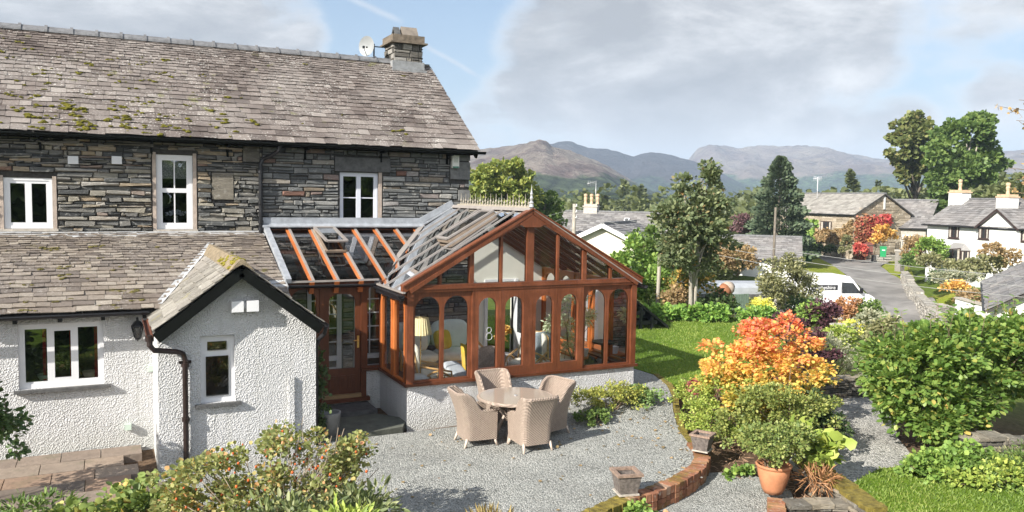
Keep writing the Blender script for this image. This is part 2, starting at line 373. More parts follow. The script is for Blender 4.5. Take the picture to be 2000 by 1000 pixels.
M['dark_room'] = plain('dark_room', (0.05, 0.046, 0.042), 0.9, var=0.3)
M['far_glass'] = plain('far_glass', (0.03, 0.033, 0.035), 0.12, var=0.3)
M['brown_frame'] = plain('brown_frame', (0.045, 0.028, 0.025), 0.5, var=0.2)
# ------------------------------------------------------------------ terrain
ROAD = []   # (left, right) points of the lane with heights
for (lx, ly), (rx, ry), z in (((1752,650),(1850,650),-3.55), ((1733,621),(1833,621),-3.4), ((1706,588),(1808,588),-3.2), ((1672,556),(1768,557),-2.75), ((1651,538),(1739,539),-2.35),
                              ((1620,517),(1719,522),-1.98), ((1585,501),(1752,510),-1.8), ((1570,495),(1775,500),-1.7)):
    ROAD.append((at_z(lx, ly, z), at_z(rx, ry, z)))
ctrl = [(-12,-10,-.2),(0,0,-.25),(12,-8,-.6),(30,-10,-1.5),(60,-5,-2.5),(-20,10,-.2),(-20,30,0),(0,14,-.25),(4,10,-.32),(6,7.5,-.34),(8,8.5,-.32),(9.5,7.5,-.30),(11,6.5,-.30),(14,7,-.35),(12,10,-.2),(13,11.5,-.15),(9,12,-.15),(9,16,0.05),
        (12,16,.22),(14,20,.22),(16,23,.12),(10,22,.2),(3,26,.1),(20,20,-.2),(21,14,-.5),(19,26,-.25),(18,8,-.8),(26,12,-1.4)]
for l, r in ROAD: ctrl += [tuple(l), tuple(r), tuple((l+r)/2)]
for px, py, d in ((1640,614,58), (1560,612,58), (1500,532,70), (1440,528,70), (1180,548,60), (1120,548,60), (1300,540,66), (1650,492,96), (1800,490,100), (1840,520,80), (1990,545,74), (1900,560,64), (1900,640,42), (2000,660,38),
                  (1400,600,44), (1280,622,29), (1500,640,30), (1620,640,33), (1700,640,36)):
    p = at_d(px, py, d); ctrl.append(tuple(p))
for a, d, z in ((-30,120,2),(0,130,-4),(20,150,-7),(40,160,-6),(60,170,-2),(80,150,0),(-30,400,10),(0,400,-10),(20,400,-14),(40,400,-14),(60,400,-8),(85,400,4),(0,900,-14),(25,900,-22),(50,900,-20),(70,900,-10),(180,200,0),(130,200,-3),(230,200,2),(180,900,0),(120,900,-5),(250,900,5)):
    ctrl.append((d*math.sin(math.radians(a)), d*math.cos(math.radians(a)), z))
_cp = np.array(ctrl, float)
_A = np.hypot(_cp[:,None,0]-_cp[None,:,0], _cp[:,None,1]-_cp[None,:,1]); _n = len(_cp)
_sys = np.block([[_A + 0.0*np.eye(_n) - 0.4*np.eye(_n), np.ones((_n,1))],[np.ones((1,_n)), np.zeros((1,1))]])
_w = np.linalg.solve(_sys, np.append(_cp[:,2], 0))
def gz_arr(x, y):
    x = np.asarray(x, float); y = np.asarray(y, float); out = np.full(x.shape, _w[-1])
    for i in range(_n): out += _w[i]*np.hypot(x-_cp[i,0], y-_cp[i,1])
    return out
def gz(x, y): return float(gz_arr(np.array([x]), np.array([y]))[0])
def sstep(a, b, x):
    t = min(1, max(0, (x-a)/(b-a))); return t*t*(3-2*t)
def patio_z(x, y): return 0.27*sstep(6.2, 9.9, x)*sstep(10.8, 13.8, y) - 0.10*sstep(2.2, 0.2, x)

def ground_mat():
    m, w = newmat('soil'); co = obj_co(w)
    n = w.noise(co, 0.09, 6, 0.6); n2 = w.noise(co, 3.5, 6, 0.65)
    grass = w.ramp(n2, [(0.3, (0.045, 0.075, 0.012)), (0.7, (0.12, 0.16, 0.03))])
    soil = w.ramp(w.noise(co, 12, 6, 0.7), [(0.3, (0.05, 0.032, 0.022)), (0.7, (0.17, 0.115, 0.075))])
    ln = w.vmath('LENGTH', co, out=1)
    near = w.ramp(w.math('DIVIDE', ln, 100.0), [(0.19, 1.0), (0.24, 0.0)])
    c = w.mix(near, grass, soil)
    finish(w, pbsdf(w, c, 0.95, 0, bump(w, n2, 0.05), 0.1)); return m
def gravel_mat(name, stops, sc=46):
    m, w = newmat(name); co = obj_co(w)
    v = w.n('ShaderNodeTexVoronoi', i_Vector=co, i_Scale=sc)
    sep = w.n('ShaderNodeSeparateColor', i_0=v.outputs['Color'])
    c = w.ramp(sep.outputs[0], stops)
    c = w.mix(0.55, c, w.ramp(w.noise(co, 1.1, 6, 0.62), [(0.32, 0.55), (0.66, 1.0)]), 'MULTIPLY')
    c = w.mix(w.ramp(w.noise(co, 2.6, 6, 0.7), [(0.60, 0.0), (0.75, 0.4)]), c, (0.20, 0.17, 0.13))
    leaf = w.math('MULTIPLY', w.ramp(w.noise(co, 9, 2, 0.5), [(0.74, 0.0), (0.77, 0.6)]), 1.0)
    c = w.mix(leaf, c, (0.33, 0.18, 0.09))
    h = w.math('ADD', w.math('MULTIPLY', v.outputs['Distance'], -1.0), w.math('MULTIPLY', sep.outputs[1], 0.9))
    finish(w, pbsdf(w, c, 0.8, 0, bump(w, h, 0.03), 0.25)); return m
def grass_mat(name, a, b, c3, sc=1.0):
    m, w = newmat(name); co = obj_co(w)
    n = w.noise(co, 30*sc, 5, 0.7); n2 = w.noise(co, 0.8*sc, 5, 0.6)
    c = w.ramp(n, [(0.25, a), (0.7, b)]); c = w.mix(w.ramp(n2, [(0.4, 0.0), (0.7, 0.6)]), c, c3)
    finish(w, pbsdf(w, c, 0.9, 0, bump(w, n, 0.06), 0.15)); return m
M['soil'] = ground_mat()
M['gravel'] = gravel_mat('gravel', [(0.0, (0.21, 0.217, 0.203)), (0.3, (0.34, 0.348, 0.325)), (0.7, (0.45, 0.455, 0.425)), (1.0, (0.58, 0.575, 0.545))])
M['gravel_path'] = gravel_mat('gravel_path', [(0.0, (0.22, 0.22, 0.20)), (0.4, (0.40, 0.39, 0.36)), (1.0, (0.62, 0.60, 0.56))], 32)
M['lawn'] = grass_mat('lawn', (0.075, 0.15, 0.010), (0.15, 0.245, 0.02), (0.20, 0.28, 0.03))
M['verge'] = grass_mat('verge', (0.12, 0.17, 0.015), (0.24, 0.27, 0.03), (0.30, 0.28, 0.06))
M['asphalt'] = plain('asphalt', (0.205, 0.195, 0.185), 0.85, var=0.34, scale=0.55, bumpd=0.004)
def paving_mat():
    m, w = newmat('paving'); co = obj_co(w)
    c = w.ramp(tint(w), [(0.0, (0.15, 0.12, 0.10)), (0.4, (0.24, 0.19, 0.155)), (0.7, (0.30, 0.24, 0.19)), (1.0, (0.30, 0.20, 0.14))])
    c = w.mix(0.5, c, w.ramp(w.noise(co, 6, 7, 0.65), [(0.3, 0.4), (0.7, 1.0)]), 'MULTIPLY')
    c = w.mix(w.ramp(w.noise(co, 2.2, 5, 0.6), [(0.55, 0.0), (0.75, 0.5)]), c, (0.09, 0.10, 0.05))
    finish(w, pbsdf(w, c, 0.75, 0, bump(w, w.noise(co, 14, 6), 0.012), 0.3)); return m
M['paving'] = paving_mat()

def build_ground():
    def axis(c, fine, n, far):
        t = np.linspace(-1, 1, n); return c + np.sign(t)*(fine*np.abs(t)*n/2 + (far - fine*n/2)*np.abs(t)**7)
    xs = axis(24, 0.5, 300, 5200); ys = axis(28, 0.5, 300, 5200)
    X, Y = np.meshgrid(xs, ys); Z = gz_arr(X.ravel(), Y.ravel())
    r = np.hypot(X.ravel(), Y.ravel()); far = np.clip((r-900)/900, 0, 1); Z = Z*(1-far) + (-18)*far
    n = len(xs); v = np.column_stack([X.ravel(), Y.ravel(), Z])
    idx = np.arange(n*n).reshape(n, n); f = np.column_stack([idx[:-1,:-1].ravel(), idx[:-1,1:].ravel(), idx[1:,1:].ravel(), idx[1:,:-1].ravel()])
    me = bpy.data.meshes.new('ground'); me.from_pydata(v.tolist(), [], f.tolist()); me.polygons.foreach_set('use_smooth', np.ones(len(f), dtype=bool))
    me.materials.append(M['soil']); tag(link('ground', me), kind='structure')
build_ground()

def sheet(name, poly, zf, mat, step=0.5, skirt=0.0):
    """a flat-lying sheet: outline filled with a fine grid, heights from zf"""
    pts = []
    P = [Vector((p[0], p[1])) for p in poly]
    for i, a in enumerate(P):
        b = P[(i+1) % len(P)]; k = max(1, int((b-a).length/step))
        pts += [a.lerp(b, j/k) for j in range(k)]
    nb = len(pts); edges = [(i, (i+1) % nb) for i in range(nb)]
    x0, x1 = min(p.x for p in P), max(p.x for p in P); y0, y1 = min(p.y for p in P), max(p.y for p in P)
    x = x0 + step*0.37
    while x < x1:
        y = y0 + step*0.41
        while y < y1: pts.append(Vector((x, y))); y += step
        x += step
    vs, es, fs, *_ = geometry.delaunay_2d_cdt(pts, edges, [], 1, 1e-4)
    mb = MB(); mb.add([(p.x, p.y, zf(p.x, p.y)) for p in vs], [tuple(f) for f in fs])
    if skirt:
        for a, b in edges:
            pa, pb = pts[a], pts[b]; za, zb = zf(pa.x, pa.y), zf(pb.x, pb.y)
            mb.add([(pa.x,pa.y,za),(pb.x,pb.y,zb),(pb.x,pb.y,zb-skirt),(pa.x,pa.y,za-skirt)], [(0,3,2,1)])
    o = mb.build(name, mat, smooth=not skirt); return tag(o, kind='structure')

# patio of pale slate chippings
PATIO = [(-.2,6.4),(3.4,7.6),(4.9,8.75),(5.6,9.08),(6.35,9.3),(7.2,9.45),(8.0,9.78),(8.62,10.25),(8.95,10.95),(9.25,11.7),(9.75,12.5),(10.25,13.2),(10.65,13.9),(11.0,14.8),(10.95,15.8),(10.4,16.6),(9.8,16.8),(9.8,13.6),(3.0,13.6),(3.0,13.0),(-.2,13.0)]
sheet('gravel_patio', PATIO, lambda x, y: patio_z(x, y), M['gravel'], 0.4, 0.35)
LAWN = [(9.8,16.8),(10.4,16.62),(10.98,15.85),(11.05,14.8),(10.7,13.95),(12.2,13.4),(14.5,14.6),(17.5,17.2),(20.0,20.6),(18.6,22.2),(16.4,22.0),(13,24),(8.2,25)]
sheet('lawn', LAWN, lambda x, y: max(gz(x, y)+0.06, 0.27 - 0.012*max(0, x-11)), M['lawn'], 0.6, 0.3)
LOWER = [(9.62,8.55),(11.3,9.05),(12.3,8.9),(14,8.2),(17,7.0),(16,3),(10,2.5),(8.6,5.0)]
sheet('lower_lawn', LOWER, lambda x, y: gz(x, y)+0.10, M['lawn'], 0.5, 0.25)
PATH = [(9.55,8.5),(9.9,9.4),(10.6,10.6),(11.6,11.7),(13.4,12.6),(15.2,12.6),(14.5,11.3),(13.2,10.2),(12.2,8.95),(11.3,9.1)]
sheet('gravel_path', PATH, lambda x, y: gz(x, y)+0.06, M['gravel_path'], 0.5, 0.2)
LOWG = [(6.3,9.15),(7.2,9.35),(8.05,9.66),(8.6,10.1),(9.2,9.9),(9.3,9.0),(8.8,8.35),(8.1,7.9),(7.2,7.2),(5.5,6.5),(5.5,8.6)]
sheet('lower_gravel', LOWG, lambda x, y: gz(x, y)+0.07, M['gravel'], 0.4, 0.2)
sheet('front_lawn', [(-9,-7),(-9,8.2),(-1.5,9.2),(1.2,9.1),(3.2,7.3),(5.2,6.2),(8.4,4.8),(9.8,2.4),(9.5,-7)], lambda x, y: gz(x, y)+0.05, M['lawn'], 1.0, 0.0)  # unseen lawn below the frame, added for green reflections in the panes
# flagstones by the lean-to wall
mb = MB(); y = 14.98
for r in range(8):
    d = 0.52; x = 1.0 - (r % 2)*0.2
    while x > -4.5:
        wd = random.uniform(0.5, 0.62)
        if not (x > 0.66 and y > 13.3): mb.box(x-wd, x-0.012, y-d, y-0.012, -0.3, -0.085+random.uniform(-.005, .005))
        x -= wd
    y -= d
tag(mb.build('paving', M['paving']), kind='structure')

# lane
mb = MB(); vs = []
import bisect
def lane_pts(k, off=0.0):
    P = [p[k] for p in ROAD]; out = []
    for i in range(len(P)-1):
        for j in range(6): out.append(P[i].lerp(P[i+1], j/6))
    return out + [P[-1]]
L, R = lane_pts(0), lane_pts(1)
# the lane runs on toward the foot of the garden, hidden by the shrubs
L = [L[0] + (L[0]-L[6])*1.2] + L; R = [R[0] + (R[0]-R[6])*1.2] + R
nw = 8
for a, b in zip(L, R):
    for k in range(nw+1): p = a.lerp(b, k/nw); vs.append((p.x, p.y, gz(p.x, p.y)+0.12))
mb.add(vs, [(i*(nw+1)+k, i*(nw+1)+k+1, (i+1)*(nw+1)+k+1, (i+1)*(nw+1)+k) for i in range(len(L)-1) for k in range(nw)])
tag(mb.build('road', M['asphalt'], smooth=True), kind='structure')
v1 = [at_z(*p, z) for *p, z in ((1752,509,-1.8),(1722,524,-2.0),(1741,540,-2.35),(1770,558,-2.75),(1810,589,-3.2),(1836,622,-3.4),(1880,622,-3.3),(1852,596,-2.9),(1812,570,-2.5),(1790,548,-2.1),(1772,520,-1.8))]
sheet('grass_verge', [(p.x, p.y) for p in v1], lambda x, y: gz(x, y)+0.20, M['verge'], 1.0, 0.1)
v2 = [at_z(*p, z) for *p, z in ((1572,512,-1.85),(1600,508,-1.85),(1632,527,-2.2),(1655,545,-2.5),(1675,562,-2.9),(1640,545,-2.6),(1560,535,-2.1))]
sheet('grass_bank', [(p.x, p.y) for p in v2], lambda x, y: gz(x, y)+0.20, M['verge'], 1.0, 0.1)
v3 = [at_z(*p, z) for *p, z in ((1706,590,-3.2),(1672,557,-2.75),(1640,560,-2.9),(1480,600,-3.4),(1500,640,-3.6),(1733,640,-3.5))]
sheet('parking_area', [(p.x, p.y) for p in v3], lambda x, y: gz(x, y)+0.05, plain('pale_gravel', (0.40, 0.37, 0.32), 0.9, var=0.25, scale=3, bumpd=0.01), 1.0, 0.0)

# ------------------------------------------------------------------ fells
def fell_mat(name, heath, rock, wood, wood_z, blue=None, patch=0.02):
    m, w = newmat(name); co = obj_co(w); sep = w.n('ShaderNodeSeparateXYZ', i_0=co)
    n = w.noise(co, patch, 8, 0.68); n2 = w.noise(co, patch*6, 6, 0.7)
    c = w.ramp(n, [(0.33, heath), (0.52, tuple((a+b)/2 for a, b in zip(heath, rock))), (0.66, rock)])
    c = w.mix(0.85, c, w.ramp(n2, [(0.3, 0.35), (0.7, 1.05)]), 'MULTIPLY')
    wz = w.math('ADD', sep.outputs[2], w.math('MULTIPLY', w.math('SUBTRACT', w.noise(co, patch*1.2, 7, 0.65), 0.5), wood_z*1.7))
    wf = w.n('ShaderNodeMapRange', interpolation_type='SMOOTHSTEP', i_0=wz, i_1=wood_z*1.06, i_2=wood_z*0.86).outputs[0]
    v = w.voro(co, 0.085, 'Distance'); wc = w.ramp(v, [(0.0, tuple(x*2.0 for x in wood)), (0.75, tuple(x*0.35 for x in wood))])
    wc = w.mix(w.ramp(w.noise(co, 0.012, 4), [(0.45, 0.0), (0.7, 0.7)]), wc, tuple(x*y for x, y in zip(wood, (1.7, 1.6, 1.2))))
    c = w.mix(wf, c, wc)
    crag = w.noise(co, patch*2.6, 9, 0.72, dist=.6); c = w.mix(w.math('MULTIPLY', w.math('SUBTRACT', 1.0, wf), w.ramp(crag, [(.48, 0.0), (.56, .55)])), c, rock); c = w.mix(w.math('MULTIPLY', w.math('SUBTRACT', 1.0, wf), w.ramp(crag, [(.36, .6), (.45, 0.0)])), c, tuple(q*.45 for q in heath))
    h = w.math('ADD', w.math('ADD', w.math('MULTIPLY', n2, 26.0), w.math('MULTIPLY', crag, 45.0)), w.math('MULTIPLY', w.math('MULTIPLY', v, wf), -13.0))
    finish(w, pbsdf(w, c, 0.95, 0, bump(w, h, 1.0, 0.9), 0.05)); return m
def fell(name, prof, dist, d0, d1, mat, rough=1.0, seed=1):
    """a hill whose crest stands at `dist`: a height field over a sector, rising from d0 and falling to d1 behind"""
    hx = [p[0] for p in prof]; pts = [at_d(px, py, dist) for px, py in prof]
    ang = np.array([math.atan2(p.x, p.y) for p in pts]); hz = np.array([p.z for p in pts])
    na, nd = 260, 64
    A = np.linspace(ang[0], ang[-1], na); Hc = np.interp(A, ang, hz)
    rng = np.random.default_rng(seed)
    def fbm(u, v, oct, s):
        out = np.zeros_like(u); amp = 1.0; fr = s
        for o in range(oct):
            for _ in range(3):
                th = rng.uniform(0, 2*PI); ph = rng.uniform(0, 2*PI)
                out += amp*np.sin((u*math.cos(th)+v*math.sin(th))*fr + ph + 1.3*np.sin((u*math.sin(th)-v*math.cos(th))*fr*0.7 + ph))/3
            amp *= 0.52; fr *= 2.05
        return out
    T = np.linspace(0, 1, nd); Ds = np.where(T < .7, d0 + (dist-d0)*T/.7, dist + (d1-dist)*(T-.7)/.3)
    AA, DD = np.meshgrid(A, Ds); TT = np.meshgrid(A, T)[1]
    X, Y = DD*np.sin(AA), DD*np.cos(AA)
    fz = fbm(X, Y, 6, 2*PI/(dist*0.35))
    base = -18.0
    s = np.where(TT < .7, TT/.7, 1-(TT-.7)/.3); s = s**0.85*(1.0)
    crest = np.exp(-((TT-.7)/.10)**2)
    Hn = np.tile(Hc, (nd, 1)); edge = np.minimum(1, np.minimum(np.arange(na), np.arange(na)[::-1])/12.0)[None, :]
    Z = base + (Hn-base)*s + fz*rough*(Hn-base)*0.16*(1-crest*0.82)*s**0.3*np.minimum(1, s*4)
    small = fbm(X, Y, 4, 2*PI/(dist*0.035)); Z += small*rough*(Hn-base)*0.012*np.minimum(1, s*3)
    Z = base + (Z-base)*edge**0.5
    idx = np.arange(nd*na).reshape(nd, na)
    f = np.column_stack([idx[:-1,:-1].ravel(), idx[1:,:-1].ravel(), idx[1:,1:].ravel(), idx[:-1,1:].ravel()])
    me = bpy.data.meshes.new(name); me.from_pydata(np.column_stack([X.ravel(), Y.ravel(), Z.ravel()]).tolist(), [], f[:, ::-1].tolist())
    me.polygons.foreach_set('use_smooth', np.ones(len(f), dtype=bool)); me.materials.append(mat)
    return tag(link(name, me), kind='structure')
heath, rock, woodc = (0.24, 0.155, 0.14), (0.44, 0.375, 0.31), (0.075, 0.10, 0.045)
fell('near_fell', [(700,330),(820,318),(900,303),(925,295),(940,289),(955,286),(972,284),(990,283),(1010,279),(1035,275),(1052,272),(1066,275),(1080,284),(1097,290),(1113,297),(1135,304),(1160,311),(1180,319),(1205,334),(1228,348),(1250,362),(1290,378),(1340,390),(1420,402),(1500,408)],
     950, 420, 1300, fell_mat('near_fell', heath, rock, woodc, 24, patch=0.012), 1.0, 3)
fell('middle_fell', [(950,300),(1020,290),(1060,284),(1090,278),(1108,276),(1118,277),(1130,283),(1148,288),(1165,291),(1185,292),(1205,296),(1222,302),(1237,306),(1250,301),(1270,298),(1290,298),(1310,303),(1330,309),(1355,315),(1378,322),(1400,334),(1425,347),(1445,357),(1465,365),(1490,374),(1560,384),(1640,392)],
     1700, 1250, 2300, fell_mat('middle_fell', (0.05, 0.042, 0.05), (0.085, 0.072, 0.075), (0.035, 0.055, 0.03), 40, patch=0.006), 0.7, 5)  # heath and rock darkened: this ridge's shade is put into the colour
fell('far_fell', [(1290,380),(1330,330),(1352,303),(1362,292),(1380,286),(1400,285),(1440,290),(1480,288),(1520,292),(1570,287),(1620,290),(1660,299),(1690,303),(1730,306),(1780,304),(1830,300),(1880,297),(1930,296),(1990,290),(2060,284),(2160,290),(2300,300)],
     2500, 1500, 3300, fell_mat('far_fell', (0.21, 0.145, 0.135), (0.33, 0.275, 0.22), (0.05, 0.085, 0.035), 60, patch=0.005), 1.35, 9)
fell('wooded_hill', [(880,402),(950,396),(1020,389),(1080,384),(1130,380),(1180,376),(1230,377),(1290,383),(1350,389),(1420,394),(1500,396),(1600,392),(1700,385),(1760,377),(1830,372),(1900,376),(2000,380),(2150,385)],
     420, 240, 620, fell_mat('wooded_hill', (0.05, 0.075, 0.025), (0.09, 0.12, 0.04), (0.06, 0.09, 0.026), 60, patch=0.03), 0.6, 12)
# ------------------------------------------------------------------ masonry and slating helpers
def stones(mb, o, U, V, N, u0, u1, v0, v1, holes=(), hr=(0.06, 0.15), lr=(0.18, 0.6), dep=(0.015, 0.06), gap=0.012, keep=None, jit=0.012):
    """rubble courses on the plane o+uU+vV, faces standing proud along N; holes are (u0,u1,v0,v1)"""
    o, U, V, N = Vector(o), Vector(U), Vector(V), Vector(N); v = v0
    while v < v1 - 0.02:
        h = min(random.uniform(*hr), v1-v); 
        if v1-(v+h) < hr[0]*0.5: h = v1-v
        ivs = [(u0, u1)]
        for a, b, c, d in holes:
            if c < v+h-0.004 and d > v+0.004:
                nx = []
                for s, e in ivs:
                    if b <= s or a >= e: nx.append((s, e))
                    else:
                        if a-s > 0.02: nx.append((s, a))
                        if e-b > 0.02: nx.append((b, e))
                ivs = nx
        for s, e in ivs:
            u = s
            while u < e-0.005:
                l = random.uniform(*lr)*random.choice((0.6, 1, 1, 1.4))
                if e-(u+l) < lr[0]*0.5: l = e-u
                l = min(l, e-u)
                if keep is None or keep(u+l/2, v+h/2):
                    parts = [(v, h)]
                    if h > 0.1 and random.random() < 0.3: k = random.uniform(.35, .65); parts = [(v, h*k), (v+h*k, h*(1-k))]
                    for vv, hh in parts:
                        d = random.uniform(*dep); g = gap*random.uniform(0.5, 1.1)/2; c = min(0.014, hh*0.2)
                        j = lambda q: random.uniform(-q, q)
                        a0, a1, b0, b1 = u+g, u+l-g, vv+g, vv+hh-g
                        back = [(a0,b0),(a1,b0),(a1,b1),(a0,b1)]
                        fr = [(a0+c+j(jit*.5), b0+c+j(jit*.6)), (a1-c+j(jit*.5), b0+c+j(jit*.6)), (a1-c+j(jit*.5), b1-c+j(jit*.6)), (a0+c+j(jit*.5), b1-c+j(jit*.6))]
                        vs = [o+U*p+V*q+N*(-0.01) for p, q in back] + [o+U*p+V*q+N*(d+j(0.008)) for p, q in fr]
                        mb.add(vs, [(4,5,6,7),(0,1,5,4),(1,2,6,5),(2,3,7,6),(3,0,4,7)])
                u += l
        v += h

def slates(mb, o, U, S, N, u0, u1, length, e0, e1, w0, w1, keep=None, th=0.014, lift=0.012, ragged=0.012):
    """courses from the eave up; exposure shrinks from e0 to e1 and width from w0 to w1"""
    o, U, S, N = Vector(o), Vector(U), Vector(S), Vector(N); s = 0.0; r = 0
    while s < length:
        q = s/length; e = (e0+(e1-e0)*q)*random.uniform(0.96, 1.04); wd = w0+(w1-w0)*q
        u = u0 - random.uniform(0, wd)
        while u < u1:
            l = wd*random.uniform(0.72, 1.28); a, b = max(u, u0), min(u+l, u1)
            if b-a > 0.02 and (keep is None or keep((a+b)/2, s+e/2)):
                j = random.uniform(-ragged, ragged); up = random.uniform(0, lift); tw = random.uniform(-lift, lift)*0.5
                s0, s1 = s+j, min(s+e*1.7, length+0.05)
                g = 0.003; hi = th+0.016
                n0, n1 = hi+up+tw, hi+up-tw
                vs = [o+U*(a+g)+S*s0+N*n0, o+U*(b-g)+S*(s0+random.uniform(-.006,.006))+N*n1, o+U*(b-g)+S*s1+N*0.004, o+U*(a+g)+S*s1+N*0.004,
                      o+U*(a+g)+S*s0+N*(n0-th), o+U*(b-g)+S*s0+N*(n1-th)]
                mb.add(vs, [(0,1,2,3),(4,5,1,0),(4,0,3),(1,5,2)])
            u += l
        s += e; r += 1

def window(parent, x0, x1, z0, z1, y, lights, mat='white_paint', fw=0.055, sill=None, room=True, depth=0.07, arch=None, name='window', glass='window_glass', proud=0.02, lintel=None):
    """a framed window facing -Y; lights: list of (u0,u1,v0,v1,cols,rows) fractions of the inner opening, each a sash with glazing bars"""
    f = MB(); ya, yb = y-proud, y+depth
    f.box(x0, x0+fw, ya, yb, z0, z1); f.box(x1-fw, x1, ya, yb, z0, z1)
    f.box(x0+fw, x1-fw, ya, yb, z0, z0+fw*1.2); f.box(x0+fw, x1-fw, ya, yb, z1-fw, z1)
    ix0, ix1, iz0, iz1 = x0+fw, x1-fw, z0+fw*1.2, z1-fw; W, Hh = ix1-ix0, iz1-iz0; g = MB()
    for (u0, u1, v0, v1, nc, nr, sw) in lights:
        a, b, c, d = ix0+W*u0, ix0+W*u1, iz0+Hh*v0, iz0+Hh*v1; q = 0.012
        f.box(a, a+sw, ya+q, yb-q, c, d); f.box(b-sw, b, ya+q, yb-q, c, d); f.box(a+sw, b-sw, ya+q, yb-q, c, c+sw); f.box(a+sw, b-sw, ya+q, yb-q, d-sw, d)
        a, b, c, d = a+sw, b-sw, c+sw, d-sw
        for i in range(1, nc): xx = a+(b-a)*i/nc; f.box(xx-.012, xx+.012, ya+2*q, yb-2*q, c, d)
        for i in range(1, nr): zz = c+(d-c)*i/nr; f.box(a, b, ya+2.3*q, yb-2.3*q, zz-.012, zz+.012)
        g.add([(a, y+.02, c), (b, y+.02, c), (b, y+.02, d), (a, y+.02, d)], [(0,1,2,3)])
    o = f.build(name, M[mat], parent); g.build('pane', M[glass], o)
    if sill:
        s = MB(); s.box(x0-.07, x1+.09, y-.09, y+.02, z0-.05, z0-.003); s.build('sill', M[sill], o)
    return o

def wall_holes(mb, x0, x1, z0, z1, ya, yb, holes):
    """wall facing -Y with rectangular openings"""
    xs = sorted({x0, x1, *[h[0] for h in holes], *[h[1] for h in holes]}); xs = [x for x in xs if x0 <= x <= x1]
    for a, b in zip(xs, xs[1:]):
        hs = sorted([(h[2], h[3]) for h in holes if h[0] <= a+1e-6 and h[1] >= b-1e-6]); z = z0
        for c, d in hs:
            if c > z+1e-6: mb.box(a, b, ya, yb, z, c)
            z = max(z, d)
        if z < z1-1e-6: mb.box(a, b, ya, yb, z, z1)

# ------------------------------------------------------------------ the stone house
house = thing('stone_house', 'large slate rubble house with mossy slate roof, chimney and white roughcast lean-to', 'house', (3, 19, 0))
YW, XR, XL = 18.0, 7.78, -9.0
EZ, RY, RZ = 5.30, 21.1, 7.72
W_SASH = (0.93, 1.62, 3.44, 4.95); W_TWO = (4.67, 5.55, 3.53, 4.70); W_LEFT = (-1.70, -0.90, 3.46, 4.42); W_FAR = (-5.2, -4.2, 3.46, 4.42)
wins = [W_SASH, W_TWO, W_LEFT, W_FAR]
FD = [(3.95, 4.72, 0.2, 2.25), (5.0, 5.75, 0.2, 2.25)]            # French door leaves inside the glazed lean-to
mb = MB(); wall_holes(mb, XL, XR, -0.3, EZ+0.12, YW, YW+0.4, [w for w in wins] + FD)
mb.box(XR-0.4, XR, YW+0.4, 24.2, -0.3, EZ+0.12); mb.box(XL, XR-0.4, 23.8, 24.2, -0.3, EZ+0.12); mb.box(XL, XL+0.4, YW+0.4, 23.8, -0.3, EZ+0.12)
mb.prism([(XR-0.4, YW, EZ+.12), (XR-0.4, 24.2, EZ+.12), (XR-0.4, RY, RZ-.12)], (0.4, 0, 0))
core = mb.build('wall', M['mortar'], house)
# interior floors keep the rooms dark
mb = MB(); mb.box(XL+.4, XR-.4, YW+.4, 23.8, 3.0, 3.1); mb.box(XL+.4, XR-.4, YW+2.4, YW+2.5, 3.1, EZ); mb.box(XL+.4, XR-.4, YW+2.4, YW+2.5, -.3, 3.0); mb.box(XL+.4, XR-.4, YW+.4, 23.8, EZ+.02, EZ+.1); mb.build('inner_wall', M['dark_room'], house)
big_old = [(1.98, 2.42, 4.05, 4.62), (2.6, 2.95, 4.85, 5.2), (2.45, 2.78, 2.9, 3.5)]
quoin = [(7.28, 7.78, 4.60, 5.02), (7.42, 7.78, 5.04, 5.3), (7.3, 7.78, 3.72, 4.08), (7.5, 7.78, 4.1, 4.36)]
lint = (4.55, 5.82, 4.72, 5.03)
m1, m2 = MB(), MB()
hs = [(a-.09, b+.09, c-.06, d+.05) for a, b, c, d in wins]
stones(m1, (0, YW, 0), (1,0,0), (0,0,1), (0,-1,0), XL, 3.0, 3.30, EZ+.1, hs + big_old, (0.03, 0.11), (0.10, 0.55), (0.008, 0.085), 0.010, jit=0.045)
stones(m2, (0, YW, 0), (1,0,0), (0,0,1), (0,-1,0), 3.0, XR, 0.0, EZ+.1, [(a-.03, b+.10, c-.03, d+.02) for a, b, c, d in wins] + quoin + [lint] + [(a-.02, b+.02, c, d+.02) for a, b, c, d in FD], (0.04, 0.15), (0.12, 0.50), (0.008, 0.055), 0.012, jit=0.03)
stones(m2, (XR, 0, 0), (0,1,0), (0,0,1), (1,0,0), YW, 24.2, 0.0, EZ, [], (0.06, 0.15), (0.2, 0.5), (0.006, 0.03), 0.01)
m1.build('stonework', M['stone_dark'], house); m2.build('stonework', M['stone_grey'], house)
mb = MB()
for a, b, c, d in big_old: mb = MB(); mb.box(a+.01, b-.01, YW-.05, YW+.01, c+.01, d-.01); mb.build('stone_block', M['stone_garden'], house)
mb = MB(); mb.box(lint[0], lint[1], YW-.055, YW+.01, lint[2], lint[3]); mb.build('lintel', M['dark_slab'], house)
for a, b, c, d in quoin: mb = MB(); mb.box(a+.01, b+.012, YW-.045, YW+.3, c+.006, d-.006); mb.build('quoin', M['quoin'], house)
surr = plain('mortar_pale', (0.40, 0.33, 0.28), 0.9, var=0.2, scale=7, bumpd=0.01)
for a, b, c, d in (W_SASH, W_LEFT, W_FAR):
    for q, r in ((a-.07, a-.003), (b+.003, b+.07)): mb = MB(); mb.box(q, r, YW-.03, YW+.2, c-.04, d+.04); mb.build('window_jamb', surr, house)
mb = MB(); mb.box(W_TWO[1]+.003, W_TWO[1]+.08, YW-.02, YW+.2, W_TWO[2]-.02, W_TWO[3]+.01); mb.build('window_jamb', surr, house)
